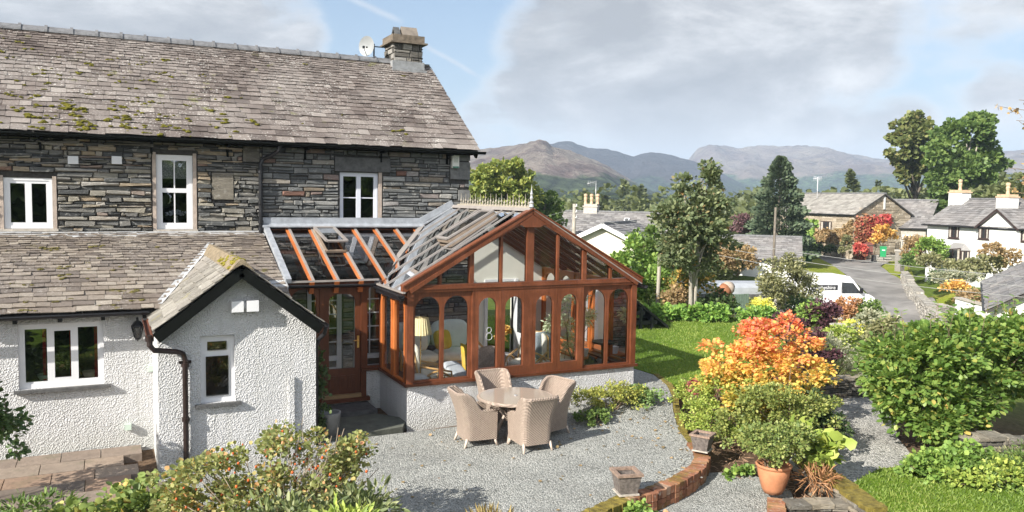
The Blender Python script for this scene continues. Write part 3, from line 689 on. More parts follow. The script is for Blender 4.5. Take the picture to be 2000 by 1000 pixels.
o = window(house, *W_SASH, YW+0.05, [(0, 1, 0.0, .52, 2, 1, .045), (0, 1, .52, 1, 2, 1, .045)], sill='pale_stone', fw=.07)
mb = MB(); mb.box(W_SASH[0]+.1, W_SASH[1]-.1, YW+.14, YW+.16, 4.50, 4.86); mb.box(W_SASH[0]+.1, W_SASH[1]-.1, YW+.135, YW+.165, 4.47, 4.50)
def blind_mat():
    m, w = newmat('blind'); co = obj_co(w); finish(w, pbsdf(w, w.ramp(w.noise(co, 60, 3), [(0.45, (0.26, 0.29, 0.28)), (0.6, (0.62, 0.64, 0.62))]), 0.9)); return m
mb.build('blind', blind_mat(), o)
window(house, *W_TWO, YW+0.06, [(0, .5, 0.03, 1, 1, 2, .05), (.5, 1, 0.03, 1, 1, 2, .05)], mat='lilac_white', fw=.04)
window(house, *W_LEFT, YW+0.03, [(0, .5, 0, 1, 1, 1, .055), (.5, 1, 0, 1, 1, 1, .055)], sill='pale_stone', fw=.05)
window(house, *W_FAR, YW+0.03, [(0, .5, 0, 1, 1, 1, .055), (.5, 1, 0, 1, 1, 1, .055)], sill='pale_stone', fw=.05)
for d in FD:
    window(house, *d, YW+0.03, [(0, 1, 0, .14, 1, 1, .06), (0, 1, .14, 1, 2, 5, .05)], fw=.05, name='french_door')
# wall vents
for px in (143, 228):
    p = at_y(px, 313, YW); mb = MB(); mb.box(p.x-.09, p.x+.09, YW-.09, YW-.02, p.z-.075, p.z+.075)
    for k in range(5): mb.box(p.x-.075, p.x+.075, YW-.098, YW-.088, p.z-.06+k*.027, p.z-.047+k*.027)
    mb.build('air_vent', M['white_paint'], house)

# main roof
S = Vector((0, RY-17.62, RZ-EZ+0.03)); SL = S.length; S.normalize(); N = Vector((0, -S.z, S.y))
mb = MB(); slates(mb, (0, 17.62, EZ-.03), (1,0,0), S, N, -9.1, 7.92, SL, 0.235, 0.095, 0.31, 0.14, ragged=.02, lift=.014, th=.011)
roof = mb.build('roof', M['slate_main'], house)
S2 = Vector((0, -(24.6-RY), RZ-EZ+.03)).normalized(); N2 = Vector((0, S2.z, -S2.y))
mb = MB(); mb.add([(-9.1, 17.66, EZ-.05), (7.86, 17.66, EZ-.05), (7.86, RY, RZ-.03), (-9.1, RY, RZ-.03), (7.86, 24.6, EZ-.05), (-9.1, 24.6, EZ-.05)], [(0,1,2,3), (3,2,4,5)])
mb.build('roof_boarding', M['mortar'], roof)
mb = MB(); slates(mb, (0, 24.6, EZ-.03), (-1,0,0), S2, N2, -7.92, 9.1, SL, 0.26, 0.12, 0.4, 0.3); mb.build('rear_slope', M['slate_main'], roof)
mb = MB(); x = -9.1
while x < 6.8:
    mb.prism([(x, RY-.17, RZ-.06), (x, RY-.15, RZ-.015), (x, RY, RZ+.085), (x, RY+.15, RZ-.015), (x, RY+.17, RZ-.06)], (0.5-.012, 0, 0))
    mb.prism([(x+.47, RY-.185, RZ-.06), (x+.47, RY-.165, RZ), (x+.47, RY, RZ+.115), (x+.47, RY+.165, RZ), (x+.47, RY+.185, RZ-.06)], (0.06, 0, 0)); x += .5
mb.build('ridge_tiles', M['ridge'], roof)
mb = MB()
for _ in range(150):      # cushions of moss, thickest on the left half of the slope
    u = random.uniform(-2.6, 7.6) if random.random() < .2 else random.gauss(-0.2, 1.4); s = random.uniform(0.05, SL*.86)
    if random.random() < .3: s = random.uniform(0.03, SL*.3)
    c = Vector((u, 17.62, EZ-.03)) + S*s + N*.03; k = random.uniform(.018, .055)*(1.25 if s < 1.2 else .8)
    for _ in range(random.randint(1, 5)): mb.sphere(c + Vector((random.gauss(0, k*1.6), 0, 0)) + S*random.gauss(0, k*.6), k*random.uniform(.5, 1), 1.3, 1, .6, 7, 5, jit=.25)
tag(mb.build('moss', M['moss'], roof), kind='stuff')
# verge board, gutter, brackets
mb = MB(); mb.beam((7.85, 17.7, EZ-.13), (7.85, RY, RZ-.1), .05, .16); mb.beam((7.85, 24.5, EZ-.13), (7.85, RY, RZ-.1), .05, .16); mb.build('bargeboard', M['bargeboard'], roof)
def gutter(mb, a, b, r=0.055):
    a, b = Vector(a), Vector(b); d = (b-a).normalized(); sd = d.cross(Vector((0,0,1))).normalized(); prof = []
    for k in range(9): t = PI+PI*k/8; prof.append(sd*(r*math.cos(t)) + Vector((0,0,r*math.sin(t)+.0)))
    for k in range(9): t = 2*PI-PI*k/8; prof.append(sd*(r*.82*math.cos(t)) + Vector((0,0,r*.82*math.sin(t)+.004)))
    mb.prism([a+p for p in prof], b-a)
mb = MB(); gutter(mb, (-9.1, 17.60, EZ-.05), (8.02, 17.60, EZ-.05), .06); mb.box(-9, XR+.05, YW-.12, YW-.03, EZ-.12, EZ-.01)
for x in (-7.4, -5.1, -3.1, -1.08, 0.85, 2.3, 3.9, 5.6, 7.2): mb.box(x-.02, x+.02, 17.60, YW, EZ-.16, EZ-.12); mb.box(x-.02, x+.02, YW-.06, YW-.01, EZ-.36, EZ-.12)
gut = mb.build('gutter', M['bargeboard'], house)
mb = MB(); dx = 2.98; mb.tube([(dx+.32, 17.62, EZ-.10), (dx+.30, 17.64, EZ-.2), (dx+.18, 17.75, EZ-.30), (dx+.02, YW-.11, EZ-.38), (dx-.03, YW-.11, EZ-.48), (dx-.03, YW-.11, 3.32)], .042, 10)
for z in (3.45, 3.6, 4.0, 4.65): mb.tube([(dx-.03, YW-.11, z-.03), (dx-.03, YW-.11, z+.03)], .06, 10)
mb.build('downpipe', M['black_plastic'], house)

# chimney
mb = MB(); CX0, CX1, CY0, CY1, CZ0, CZ1 = 6.80, 7.62, 20.78, 21.6, 7.2, 8.18
mb.box(CX0+.03, CX1-.03, CY0+.03, CY1-.03, CZ0, CZ1); ch = mb.build('chimney', M['mortar'], house)
mb = MB()
stones(mb, (0, CY0+.03, 0), (1,0,0), (0,0,1), (0,-1,0), CX0+.02, CX1-.02, 7.72, CZ1, [], (.07, .2), (.15, .36), (.01, .045))
stones(mb, (CX0+.03, 0, 0), (0,-1,0), (0,0,1), (-1,0,0), -CY1+.02, -CY0-.02, 7.62, CZ1, [], (.07, .18), (.15, .36), (.01, .045))
stones(mb, (CX1-.03, 0, 0), (0,1,0), (0,0,1), (1,0,0), CY0+.02, CY1-.02, 7.62, CZ1, [], (.07, .18), (.15, .36), (.01, .045))
stones(mb, (0, CY1-.03, 0), (-1,0,0), (0,0,1), (0,1,0), -CX1+.02, -CX0-.02, 7.62, CZ1, [], (.07, .18), (.15, .36), (.01, .045))
mb.build('stonework', M['stone_chimney'], ch)
mb = MB(); mb.box(CX0-.03, CX1+.03, CY0-.03, CY1+.03, 7.35, 7.72); mb.box(CX0-.06, CX1+.06, CY0-.12, CY0-.03, 7.42, 7.50); mb.build('flashing', M['dull_lead'], ch)
mb = MB(); mb.box(CX0-.09, CX1+.10, CY0-.09, CY1+.09, CZ1, CZ1+.04); mb.box(CX0-.03, CX1+.03, CY0-.03, CY1+.03, CZ1+.04, CZ1+.22); mb.build('cap', M['cap_stone'], ch)
for x0, wd, hh in ((CX0+.30, .44, .27), (CX0+.09, .16, .24)):
    mb = MB(); z = CZ1+.22; mb.prism([(x0, CY0+.12, z), (x0, CY0+.30, z+hh), (x0, CY0+.33, z+hh), (x0, CY0+.51, z), (x0, CY0+.45, z), (x0, CY0+.315, z+hh-.05), (x0, CY0+.18, z)], (wd, 0, 0)); mb.build('cowl', M['dark_slab'] if wd < .3 else plain('cowl_slate', (.20, .17, .14), .7, var=.3), ch)

# ---- lean-to along the front, white roughcast under a slate slope
LY, LX1 = 15.0, 3.02
LW = (-1.28, -0.06, 1.0, 2.05)
mb = MB(); wall_holes(mb, XL, LX1, -0.35, 2.26, LY, LY+.35, [LW]); mb.box(LX1-.3, LX1, LY+.35, YW, -.35, 2.5)
mb.prism([(LX1-.3, LY+.35, 2.5), (LX1-.3, YW, 2.5), (LX1-.3, YW, 3.28)], (.3, 0, 0))
lean = mb.build('wall', M['roughcast'], house)
window(house, *LW, LY+.06, [(0, .335, 0, 1, 1, 1, .03), (.335, .685, 0.0, 1, 1, 1, .075), (.685, 1, 0, 1, 1, 1, .03)], sill='dark_slab', fw=.06, depth=.08, proud=.0)
mb = MB(); mb.box(LW[0]-.06, LW[1]+.09, LY-.09, LY+.05, LW[2]-.05, LW[2]-.004); mb.build('window_sill', M['dark_slab'], house)
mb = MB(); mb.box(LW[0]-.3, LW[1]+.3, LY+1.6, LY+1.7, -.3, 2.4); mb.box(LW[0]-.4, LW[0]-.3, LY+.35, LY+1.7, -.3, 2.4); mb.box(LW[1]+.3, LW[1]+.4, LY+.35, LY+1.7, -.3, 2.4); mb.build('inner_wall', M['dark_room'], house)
mb = MB()
for q in (.335, .685, 1.0):
    xx = LW[0]+.06 + (LW[1]-LW[0]-.12)*q - (.045 if q == 1 else .06); mb.box(xx-.035, xx+.01, LY+.13, LY+.2, LW[2]+.05, LW[3]-.05)
mb.build('curtain', plain('curtain', (.28, .012, .02), .9, var=.2), house)
LS0 = Vector((0, 14.72, 2.24)); LS1 = Vector((0, YW-.03, 3.37)); S = (LS1-LS0); SL = S.length; S.normalize(); N = Vector((0, -S.z, S.y))
mb = MB(); slates(mb, LS0, (1,0,0), S, N, XL-.1, 2.99, SL, 0.20, 0.085, 0.27, 0.17, ragged=.018, lift=.016)
lroof = mb.build('lean_to_roof', M['slate_low'], house)
mb = MB(); mb.add([(XL-.1, 14.76, 2.21), (2.97, 14.76, 2.21), (2.97, YW-.03, 3.34), (XL-.1, YW-.03, 3.34)], [(0,1,2,3)]); mb.build('roof_boarding', M['mortar'], lroof)
mb = MB(); x = XL
while x < 3.0:
    w_ = min(random.uniform(.9, 1.6), 3.02-x); mb.box(x, x+w_-.006, YW-.10, YW+.005, 3.32, 3.40+random.uniform(-.006, .006)); mb.beam((x, YW-.16, 3.335), (x+w_-.006, YW-.16, 3.335), .22, .02, up=(0, -.35, 1)); x += w_
mb.build('flashing', M['pale_lead'], lroof)
mb = MB()
for _ in range(70):
    u = random.uniform(-3, 2.8); s = random.uniform(.05, SL*.8); c = LS0 + Vector((u, 0, 0)) + S*s + N*.03; k = random.uniform(.02, .05)
    for _ in range(random.randint(1, 5)): mb.sphere(c + Vector((random.gauss(0, k*1.8), 0, 0)) + S*random.gauss(0, k*.6), k*random.uniform(.4, 1), 1.4, 1, .5, 7, 5, jit=.25)
tag(mb.build('moss', plain('brown_moss', (.14, .12, .035), .95, var=.5, scale=30, bumpd=.02), lroof), kind='stuff')
mb = MB(); gutter(mb, (XL, 14.66, 2.22), (.62, 14.66, 2.22), .05); mb.box(XL, .66, 14.84, 14.9, 2.16, 2.22)
for k in range(9): x = -4.4+k*.62; mb.box(x-.03, x+.03, 14.82, LY, 2.09, 2.16)
mb.build('gutter', M['black_plastic'], house)

# ---- gabled porch
PX0, PX1, PY, PRX, PRZ, PEZ = .68, 3.08, 13.40, 1.88, 3.10, 2.13
PW = (1.29, 1.80, .90, 1.97)
mb = MB(); wall_holes(mb, PX0, PX1, -.35, 2.12, PY, PY+.28, [PW]); mb.box(PX0, PX0+.25, PY+.28, LY, -.35, 2.12); mb.box(PX1-.25, PX1, PY+.28, LY, -.35, 2.12)
mb.prism([(PX0, PY, 2.12), (PX1, PY, 2.12), (PRX, PY, 2.12+.78*1.2)], (0, .28, 0))
mb.box(2.62, 2.72, PY-.05, PY-.002, -.3, 1.22)
mb.build('porch_wall', M['roughcast'], house)
o = window(house, *PW, PY+.05, [(0, 1, 0, .73, 1, 1, .035), (0.0, 1, .73, 1, 1, 1, .06)], fw=.05, proud=-.035, depth=.12)
mb = MB(); mb.box(PW[0]-.09, PW[1]+.09, PY-.08, PY+.04, PW[2]-.045, PW[2]-.003); mb.build('sill', M['dark_slab'], o)
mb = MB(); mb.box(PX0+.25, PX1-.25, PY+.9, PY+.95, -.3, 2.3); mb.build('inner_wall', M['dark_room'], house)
pr = None
for sgn in (-1, 1):
    ex = PRX + sgn*1.27; S = Vector((-sgn*1.27, 0, PRZ-PEZ+.02)); SL = S.length; S.normalize(); N = Vector((sgn*S.z, 0, abs(S.x)))
    U = Vector((0, -sgn*-1, 0)) if sgn < 0 else Vector((0, 1, 0))
    mb = MB()
    if sgn < 0: slates(mb, (ex, 0, PEZ-.02), (0,-1,0), S, N, -17.3, -13.12, SL, .24, .17, .30, .24, ragged=.012, lift=.012)
    else: slates(mb, (ex, 0, PEZ-.02), (0,1,0), S, N, 13.12, 17.3, SL, .24, .17, .30, .24, ragged=.012, lift=.012)
    o = mb.build('porch_roof', M['slate_porch'], house)
    mb = MB(); mb.add([Vector((ex, 13.14, PEZ-.04)), Vector((ex, 17.3, PEZ-.04)), Vector((PRX, 17.3, PRZ-.03)), Vector((PRX, 13.14, PRZ-.03))], [(0,1,2,3)]); mb.build('roof_boarding', M['mortar'], o)
    mb = MB(); mb.beam((ex-sgn*.04, 13.17, PEZ-.12), (PRX, 13.17, PRZ-.12), .07, .16); mb.beam((ex-sgn*.04, 13.29, PEZ-.10), (PRX, 13.29, PRZ-.10), .2, .10); mb.build('bargeboard', M['bargeboard'], o)
    if sgn < 0:
        mb = MB(); zf = lambda x: PEZ-.02+(x-ex)*(PRZ-PEZ+.02)/1.27; n0 = 12; vs = []
        for k in range(n0+1):
            x = .78 + (PRX-.78)*k/n0; z = zf(x)+.05; yv = YW-.03-(3.37-z)/(1.13/3.25)
            vs += [(x-.0, yv+.01, z+.03), (x+.05, yv-.04, zf(x+.05)+.045), (x-.04, yv+.05, z+.05)]
        for k in range(n0): mb.add([vs[3*k], vs[3*k+1], vs[3*k+4], vs[3*k+3]], [(0,1,2,3)]); mb.add([vs[3*k+2], vs[3*k], vs[3*k+3], vs[3*k+5]], [(0,1,2,3)])
        mb.build('valley_flashing', M['pale_lead'], o)
        mb = MB(); gutter(mb, (ex-.05, 14.7, PEZ-.02), (ex-.05, 13.15, PEZ-.06), .05); mb.build('gutter', M['rust_plastic'], o)
mb = MB(); yy = 13.1
while yy < 17.0:
    mb.prism([(PRX-.19, yy, PRZ-.10), (PRX-.03, yy, PRZ+.07), (PRX+.03, yy, PRZ+.07), (PRX+.19, yy, PRZ-.10), (PRX, yy, PRZ)], (0, .42, 0)); yy += .43
rt = mb.build('porch_ridge', M['ridge_warm'], house)
mb = MB()
for _ in range(34):
    q = random.uniform(13.3, 14.9); side = random.uniform(-.15, .1); mb.sphere((PRX+side, q, PRZ+.06-abs(side)*.9), random.uniform(.03, .07), 1.1, 1.3, .5, 8, 5, jit=.25)
tag(mb.build('moss', M['bright_moss'], rt), kind='stuff')
gx = PRX-1.32
mb = MB(); mb.tube([(gx, 13.2, PEZ-.08), (gx, 13.18, PEZ-.22), (gx+.06, 13.2, PEZ-.30), (gx+.38, PY-.1, PEZ-.36), (gx+.47, PY-.08, PEZ-.40), (gx+.50, PY-.07, PEZ-.50), (gx+.50, PY-.07, -.1)], .042, 10)
mb.tube([(gx, 13.2, PEZ-.16), (gx, 13.2, PEZ-.07)], .06, 10)
for z in (1.55, .7): mb.tube([(gx+.50, PY-.07, z-.03), (gx+.50, PY-.07, z+.03)], .058, 10)
mb.box(gx+.41, gx+.59, PY-.06, PY-.001, PEZ-.56, PEZ-.52)
mb.build('downpipe', plain('brown_black', (.022, .013, .011), .35, var=.3), house)
mb = MB(); mb.tube([(3.20, 13.2, PEZ-.10), (3.18, 13.22, PEZ-.2), (3.13, PY+.05, PEZ-.34), (3.11, PY+.1, PEZ-.45), (3.11, PY+.1, 0)], .035, 8); gutter(mb, (3.20, 13.15, PEZ-.05), (3.20, 14.9, PEZ-.03), .05); mb.build('downpipe', M['black_plastic'], house)
# small overflow pipes in the lean-to wall
for px, py in ((295, 718), (250, 832)):
    p = at_y(px, py, LY); mb = MB(); mb.box(p.x-.05, p.x+.05, LY-.09, LY-.001, p.z-.05, p.z+.05); mb.build('vent_cover', plain('vent_green', (.50, .60, .52), .6, var=.1), house)

# ---- things fixed to the house
def lantern(p, label):
    t = thing('wall_lantern', label, 'lantern', p); mb = MB()
    mb.box(-.03, .03, -.02, 0, -.16, .06); mb.tube([(0, -.02, -.12), (0, -.10, -.16), (0, -.15, -.12)], .012, 6)
    mb.lathe([(.02, -.14), (.045, -.12), (.05, -.10)], 6, (0, -.15, 0)); mb.lathe([(.10, .09), (.095, .11), (.05, .17), (.02, .19), (.015, .24)], 6, (0, -.15, 0))
    for k in range(6): a = k*PI/3; mb.beam((.05*math.cos(a), -.15+.05*math.sin(a), -.10), (.092*math.cos(a), -.15+.092*math.sin(a), .09), .012, .012)
    mb.build('frame', M['black_plastic'], t, world=False)
    mb = MB(); mb.lathe([(.046, -.10), (.086, .09)], 6, (0, -.15, 0)); mb.build('glass', glass_mat('lantern_glass', (.8, .8, .76), 1.5, .1), t, world=False); return t
p = at_y(268, 645, LY); lantern((p.x, LY, p.z), 'black six sided lantern on white roughcast wall beside the porch gutter')
p = at_y(476, 596, PY); t = thing('floodlight', 'white twin security light high on the porch gable', 'light', (p.x, PY, p.z)); mb = MB()
mb.box(-.04, .04, -.06, 0, -.05, .05)
for s in (-1, 1): mb.box(s*.115-.09, s*.115+.09, -.17, -.06, -.085, .085)
mb.build('lamp_body', M['white_paint'], t, world=False)
p = at_y(886, 316, YW); t = thing('alarm_box', 'cream burglar alarm box under the eaves at the house corner', 'alarm box', (p.x, YW-.05, p.z)); mb = MB()
mb.prism([(-.085, 0, .15), (.085, 0, .15), (.085, 0, -.15), (-.085, 0, -.15)], (0, -.09, 0)); mb.build('case', plain('alarm_cream', (.72, .72, .66), .5, var=.05), t, world=False)
mb = MB(); mb.box(-.05, .05, -.10, -.088, -.02, .10); mb.build('grille', plain('alarm_panel', (.55, .56, .50), .5, var=.3, scale=60), t, world=False)
mb = MB(); mb.box(-.075, .075, -.097, -.088, -.15, -.11); mb.build('strobe', plain('strobe_green', (.08, .22, .16), .3), t, world=False)
p = at_y(716, 90, 21.2); t = thing('satellite_dish', 'grey satellite dish on an arm beside the chimney', 'dish', (p.x, 21.2, p.z), 0, None, .86); mb = MB()
n = 20; vs = []
for ring, (r, dpt) in enumerate(((0, .07), (.12, .055), (.22, .02), (.29, -.01))):
    for k in range(n): vs.append((r*math.cos(2*PI*k/n), dpt, r*math.sin(2*PI*k/n)*1.05))
fs = [(i*n+k, i*n+(k+1)%n, (i+1)*n+(k+1)%n, (i+1)*n+k) for i in range(3) for k in range(n)]
mb.add([Matrix.Rotation(-.95, 3, 'Z') @ Vector(v) for v in vs], fs); mb.build('reflector', M['dish_grey'], t, smooth=True, world=False)
mb = MB(); mb.tube([(0, .06, -.02), (.25, .06, -.02), (.25, .06, -.25)], .022, 6); mb.tube([(.25, .06, .02), (.6, .06, .02)], .018, 6); mb.tube([(.25, .06, -.35), (.25, .06, .10)], .025, 6); mb.tube([(0, 0, -.28), (-.18, -.30, -.1)], .01, 5); mb.box(-.21, -.15, -.34, -.27, -.13, -.06)
mb.build('bracket', M['black_plastic'], t, world=False)

def vase_of(name, label, cat, p, stem_col, cols, n, r):
    t = thing(name, label, cat, p); m = MB(); m.lathe([(.035,0),(.055,.06),(.03,.15),(.04,.18)], 10); m.build('vase', M['white_paint'], t, True, False); m = MB()
    for k in range(n): a = random.uniform(0, 2*PI); q = r*math.sqrt(random.random()); m.sphere((q*math.cos(a)*1.3, q*math.sin(a)*.5, .26+random.uniform(-.03,.05)-q*.3), random.uniform(.018,.032), 1, 1, .8, 6, 5)
    m.build('blooms', plain(name+'_bloom', cols, .8, var=.3, scale=14), t, True, False)
vase_of('hydrangea_vase', 'vase of pale blue hydrangea blooms on the tall sash window ledge', 'flowers', (1.30, YW+.18, 3.53), None, (.48,.52,.66), 46, .15)
for x, lab in ((-.93, 'pale green bowl on the sill inside the left pane of the lean-to window'), (-.28, 'cream bowl on the sill inside the right pane of the lean-to window')):
    t = thing('bowl', lab, 'bowl', (x, LY+.22, 1.06)); m = MB(); m.lathe([(.05,0),(.10,.08),(.115,.13),(.10,.13),(.04,.03)], 14); m.build('bowl', plain('bowl_'+('a' if x < -.5 else 'b'), (.42,.55,.42) if x < -.5 else (.60,.56,.42), .4, var=.1), t, True, False)
mb = MB(); mb.box(LW[0]-.05, LW[1]+.05, LY+.12, LY+.36, 1.0, 1.06); mb.build('inner_sill', M['pale_stone'], house)
# ------------------------------------------------------------------ conservatory
CX0_, CX1_, CYF, CYD = 4.90, 9.90, 14.05, 15.70
SILL, HEAD, RIDGE_X, RIDGE_Z, EAVE_Z = 0.74, 2.50, 7.40, 3.97, 2.50
cons = thing('conservatory', 'red brown timber conservatory with glazed gable, arched lights and white dwarf wall', 'conservatory', (7.4, 16, 0))
WT = 0.26
mb = MB()
mb.box(CX0_, CX1_, CYF, CYF+WT, -.3, SILL-.03); mb.box(CX0_, CX0_+WT, CYF+WT, CYD, -.3, SILL-.03); mb.box(CX1_-WT, CX1_, CYF+WT, YW, -.3, SILL-.03)
mb.box(4.52, CX0_, CYD, CYD+WT, -.3, SILL-.03); mb.box(3.05, 4.52, CYD-.04, CYD+WT, -.3, 0.17)
mb.build('dwarf_wall', M['roughcast'], cons)
mb = MB(); mb.box(CX0_+WT, CX1_-WT, CYF+WT, CYD+WT, -.3, .26); mb.box(3.05, CX1_-WT, CYD+WT, YW-.06, -.3, .258)
def tile_mat():
    m, w = newmat('floor_tile'); co = obj_co(w)
    b = w.n('ShaderNodeTexBrick', i_Vector=co, i_Scale=1.0); b.offset = 0; b.inputs['Brick Width'].default_value = .4; b.inputs['Row Height'].default_value = .4; b.inputs['Mortar Size'].default_value = .006
    b.inputs['Color1'].default_value = (.50, .38, .28, 1); b.inputs['Color2'].default_value = (.42, .31, .23, 1); b.inputs['Mortar'].default_value = (.25, .2, .17, 1)
    finish(w, pbsdf(w, b.outputs[0], .5)); return m
mb.build('floor', tile_mat(), cons)
# timber sill
mb = MB(); o_ = .06
mb.box(CX0_-o_, CX1_+o_, CYF-o_, CYF+WT, SILL-.03, SILL+.02); mb.box(CX0_-o_, CX0_+WT, CYF+WT, CYD-o_, SILL-.03, SILL+.02); mb.box(CX1_-WT, CX1_+o_, CYF+WT, YW-.07, SILL-.03, SILL+.02)
mb.box(4.50, CX0_+WT, CYD-o_, CYD+WT, SILL-.03, SILL+.02); mb.build('sill', M['mahogany_dark'], cons)

def arch_panel(parent, org, U, x0, x1, z0, z1, a, b, c, d, rise, mat, th=.06, out=0.0, name='arched_window', sq=2.0):
    """flat timber panel x0..x1, z0..z1 with an arch-headed opening a..b, c..d (top of arch d); U along, thickness inward"""
    org, U = Vector(org), Vector(U); Nn = Vector((-U.y, U.x, 0)); P = lambda u, n, z: org+U*u+Nn*n+Vector((0,0,z))
    mb = MB()
    def bx(u0, u1, w0, w1):
        if u1-u0 > 1e-4 and w1-w0 > 1e-4:
            mb.add([P(u0,-out,w0),P(u1,-out,w0),P(u1,th,w0),P(u0,th,w0),P(u0,-out,w1),P(u1,-out,w1),P(u1,th,w1),P(u0,th,w1)], [(0,3,2,1),(4,5,6,7),(0,1,5,4),(1,2,6,5),(2,3,7,6),(3,0,4,7)], random.random())
    bx(x0, a, z0, z1); bx(b, x1, z0, z1); bx(a, b, z0, c)
    n = 14; arc = []
    for k in range(n+1):
        t = PI - PI*k/n; ct, st = math.cos(t), math.sin(t)
        arc.append(((a+b)/2 + (b-a)/2*math.copysign(abs(ct)**(2/sq), ct), d-rise + rise*abs(st)**(2/sq)))
    for (ua, za), (ub, zb) in zip(arc, arc[1:]):
        mb.add([P(ua,-out,za),P(ub,-out,zb),P(ub,-out,z1),P(ua,-out,z1),P(ua,th,za),P(ub,th,zb),P(ub,th,z1),P(ua,th,z1)], [(0,1,2,3),(7,6,5,4),(0,4,5,1),(2,6,7,3)], .4)
    o = mb.build(name, M[mat] if isinstance(mat, str) else mat, parent)
    g = MB(); pl = [P(a, th*.45, c), P(b, th*.45, c)] + [P(u, th*.45, z) for u, z in arc[::-1]]; g.add(pl, [tuple(range(len(pl)))]); g.build('pane', M['glass'], o)
    return o
z0, z1 = SILL+.02, HEAD-.06
F_ = ((0, CYF+.03, 0), (1,0,0))
for (x0, x1, a, b, c, d, out, nm) in ((4.98, 5.58, 5.05, 5.54, .80, 2.35, 0, 'arched_window'), (5.58, 6.18, 5.62, 6.11, .80, 2.35, 0, 'arched_window'),
        (6.22, 6.78, 6.31, 6.70, .93, 2.29, .045, 'arched_casement'), (6.785, 7.34, 6.865, 7.265, .93, 2.29, .045, 'arched_casement'),
        (7.46, 8.015, 7.535, 7.935, .93, 2.29, .045, 'arched_casement'), (8.02, 8.58, 8.10, 8.50, .93, 2.29, .045, 'arched_casement'),
        (8.62, 9.22, 8.69, 9.18, .80, 2.35, 0, 'arched_window'), (9.22, 9.82, 9.26, 9.75, .80, 2.35, 0, 'arched_window')):
    arch_panel(cons, *F_, x0, x1, z0, z1, a, b, c, d, (b-a)/2, 'mahogany', .06, out, nm)
# left return: two narrow lights, sunlit
for x0, x1 in ((CYF+.10, CYF+.78), (CYF+.86, CYF+1.54)):
    arch_panel(cons, (CX0_+.03, CYF, 0), (0,-1,0), -(x1-CYF), -(x0-CYF), z0, z1, -(x1-CYF)+.07, -(x0-CYF)-.07, .80, 2.36, .27, 'sunlit_orange_wood', -.05, 0)
# right side lights
for k in range(5):
    y0 = CYF+.14+k*.76
    arch_panel(cons, (CX1_-.03, 0, 0), (0,1,0), y0, y0+.70, z0, z1, y0+.07, y0+.63, .80, 2.36, .28, 'sunlit_orange_wood', .05, 0)
# lean-to front: arched light left of the door, narrow light right of it
arch_panel(cons, (0, CYD, 0), (1,0,0), 3.05, 3.68, .17, z1, 3.12, 3.62, .9, 2.38, .25, 'mahogany', .06, 0)
arch_panel(cons, (0, CYD, 0), (1,0,0), 4.60, 4.90, z0, z1, 4.635, 4.89, .80, 2.40, .125, 'mahogany', .06, 0)
# posts and rails
mb = MB()
for x, wd in ((4.94, .12), (6.20, .05), (7.40, .13), (8.60, .05), (9.86, .12)): mb.box(x-wd/2, x+wd/2, CYF-.015, CYF+.12, z0, HEAD-.06)
mb.box(CX0_-.02, CX1_+.02, CYF-.03, CYF+.13, HEAD-.06, HEAD+.07)
mb.box(CX0_-.02, CX1_+.02, CYF-.05, CYF-.03, HEAD-.012, HEAD+.022)
SL_ = (RIDGE_Z-.08-HEAD-.02)/(RIDGE_X-CX0_)
zr = lambda x: HEAD+.02 + SL_*(2.5-abs(x-RIDGE_X))
for x, wd in ((5.53, .05), (6.16, .09), (6.78, .05), (7.40, .15), (8.02, .05), (8.64, .09), (9.27, .05)):
    zz = zr(x)-.02; mb.prism([(x-wd/2, CYF, HEAD+.07), (x+wd/2, CYF, HEAD+.07), (x+wd/2, CYF, zr(x+wd/2)-.03 if x != 7.4 else zz), (x, CYF, zz), (x-wd/2, CYF, zr(x-wd/2)-.03 if x != 7.4 else zz)], (0, .10, 0))
for s in (-1, 1):
    a = Vector((RIDGE_X+s*2.62, CYF-.06, HEAD-.05)); b = Vector((RIDGE_X, CYF-.06, RIDGE_Z-.10)); up = Vector((0,0,1))
    mb.prism([a+up*-.02, b+up*-.06, b+up*.10, a+up*.10], (0, .12, 0), .2)
    mb.prism([a+up*.104+Vector((0,-.03,0)), b+up*.104+Vector((0,-.03,0)), b+up*.135+Vector((0,-.03,0)), a+up*.135+Vector((0,-.03,0))], (0, .17, 0), .05)
mb.prism([(RIDGE_X-.16, CYF-.075, RIDGE_Z-.34), (RIDGE_X+.16, CYF-.075, RIDGE_Z-.34), (RIDGE_X+.28, CYF-.075, RIDGE_Z-.28), (RIDGE_X, CYF-.075, RIDGE_Z-.10), (RIDGE_X-.28, CYF-.075, RIDGE_Z-.28)], (0, .14, 0), .3)
front = mb.build('frame', M['mahogany'], cons)
mb = MB()
for y in (CYF+.14, CYF+.82, CYF+1.58): mb.box(CX0_-.01, CX0_+.10, y-.035, y+.035, z0, HEAD-.05)
mb.box(CX0_-.015, CX0_+.12, CYF+.13, CYD, HEAD-.07, HEAD-.02)
for k in range(6): y = CYF+.14+k*.76; mb.box(CX1_-.10, CX1_+.01, y-.06, y, z0, HEAD-.05)
mb.box(CX1_-.12, CX1_+.015, CYF+.13, YW-.07, HEAD-.07, HEAD-.02)
mb.build('side_frame', M['sunlit_orange_wood'], cons)
mb = MB(); mb.box(3.02, 4.9, CYD-.03, CYD+.10, HEAD-.06, HEAD+.04); mb.box(4.50, 4.61, CYD-.02, CYD+.10, .17, HEAD-.06); mb.box(3.68, 3.76, CYD-.02, CYD+.10, .17, HEAD-.06); mb.box(3.66, 4.66, CYD-.12, CYD+.1, .13, .20)
mb.build('frame', M['mahogany_dark'], cons)
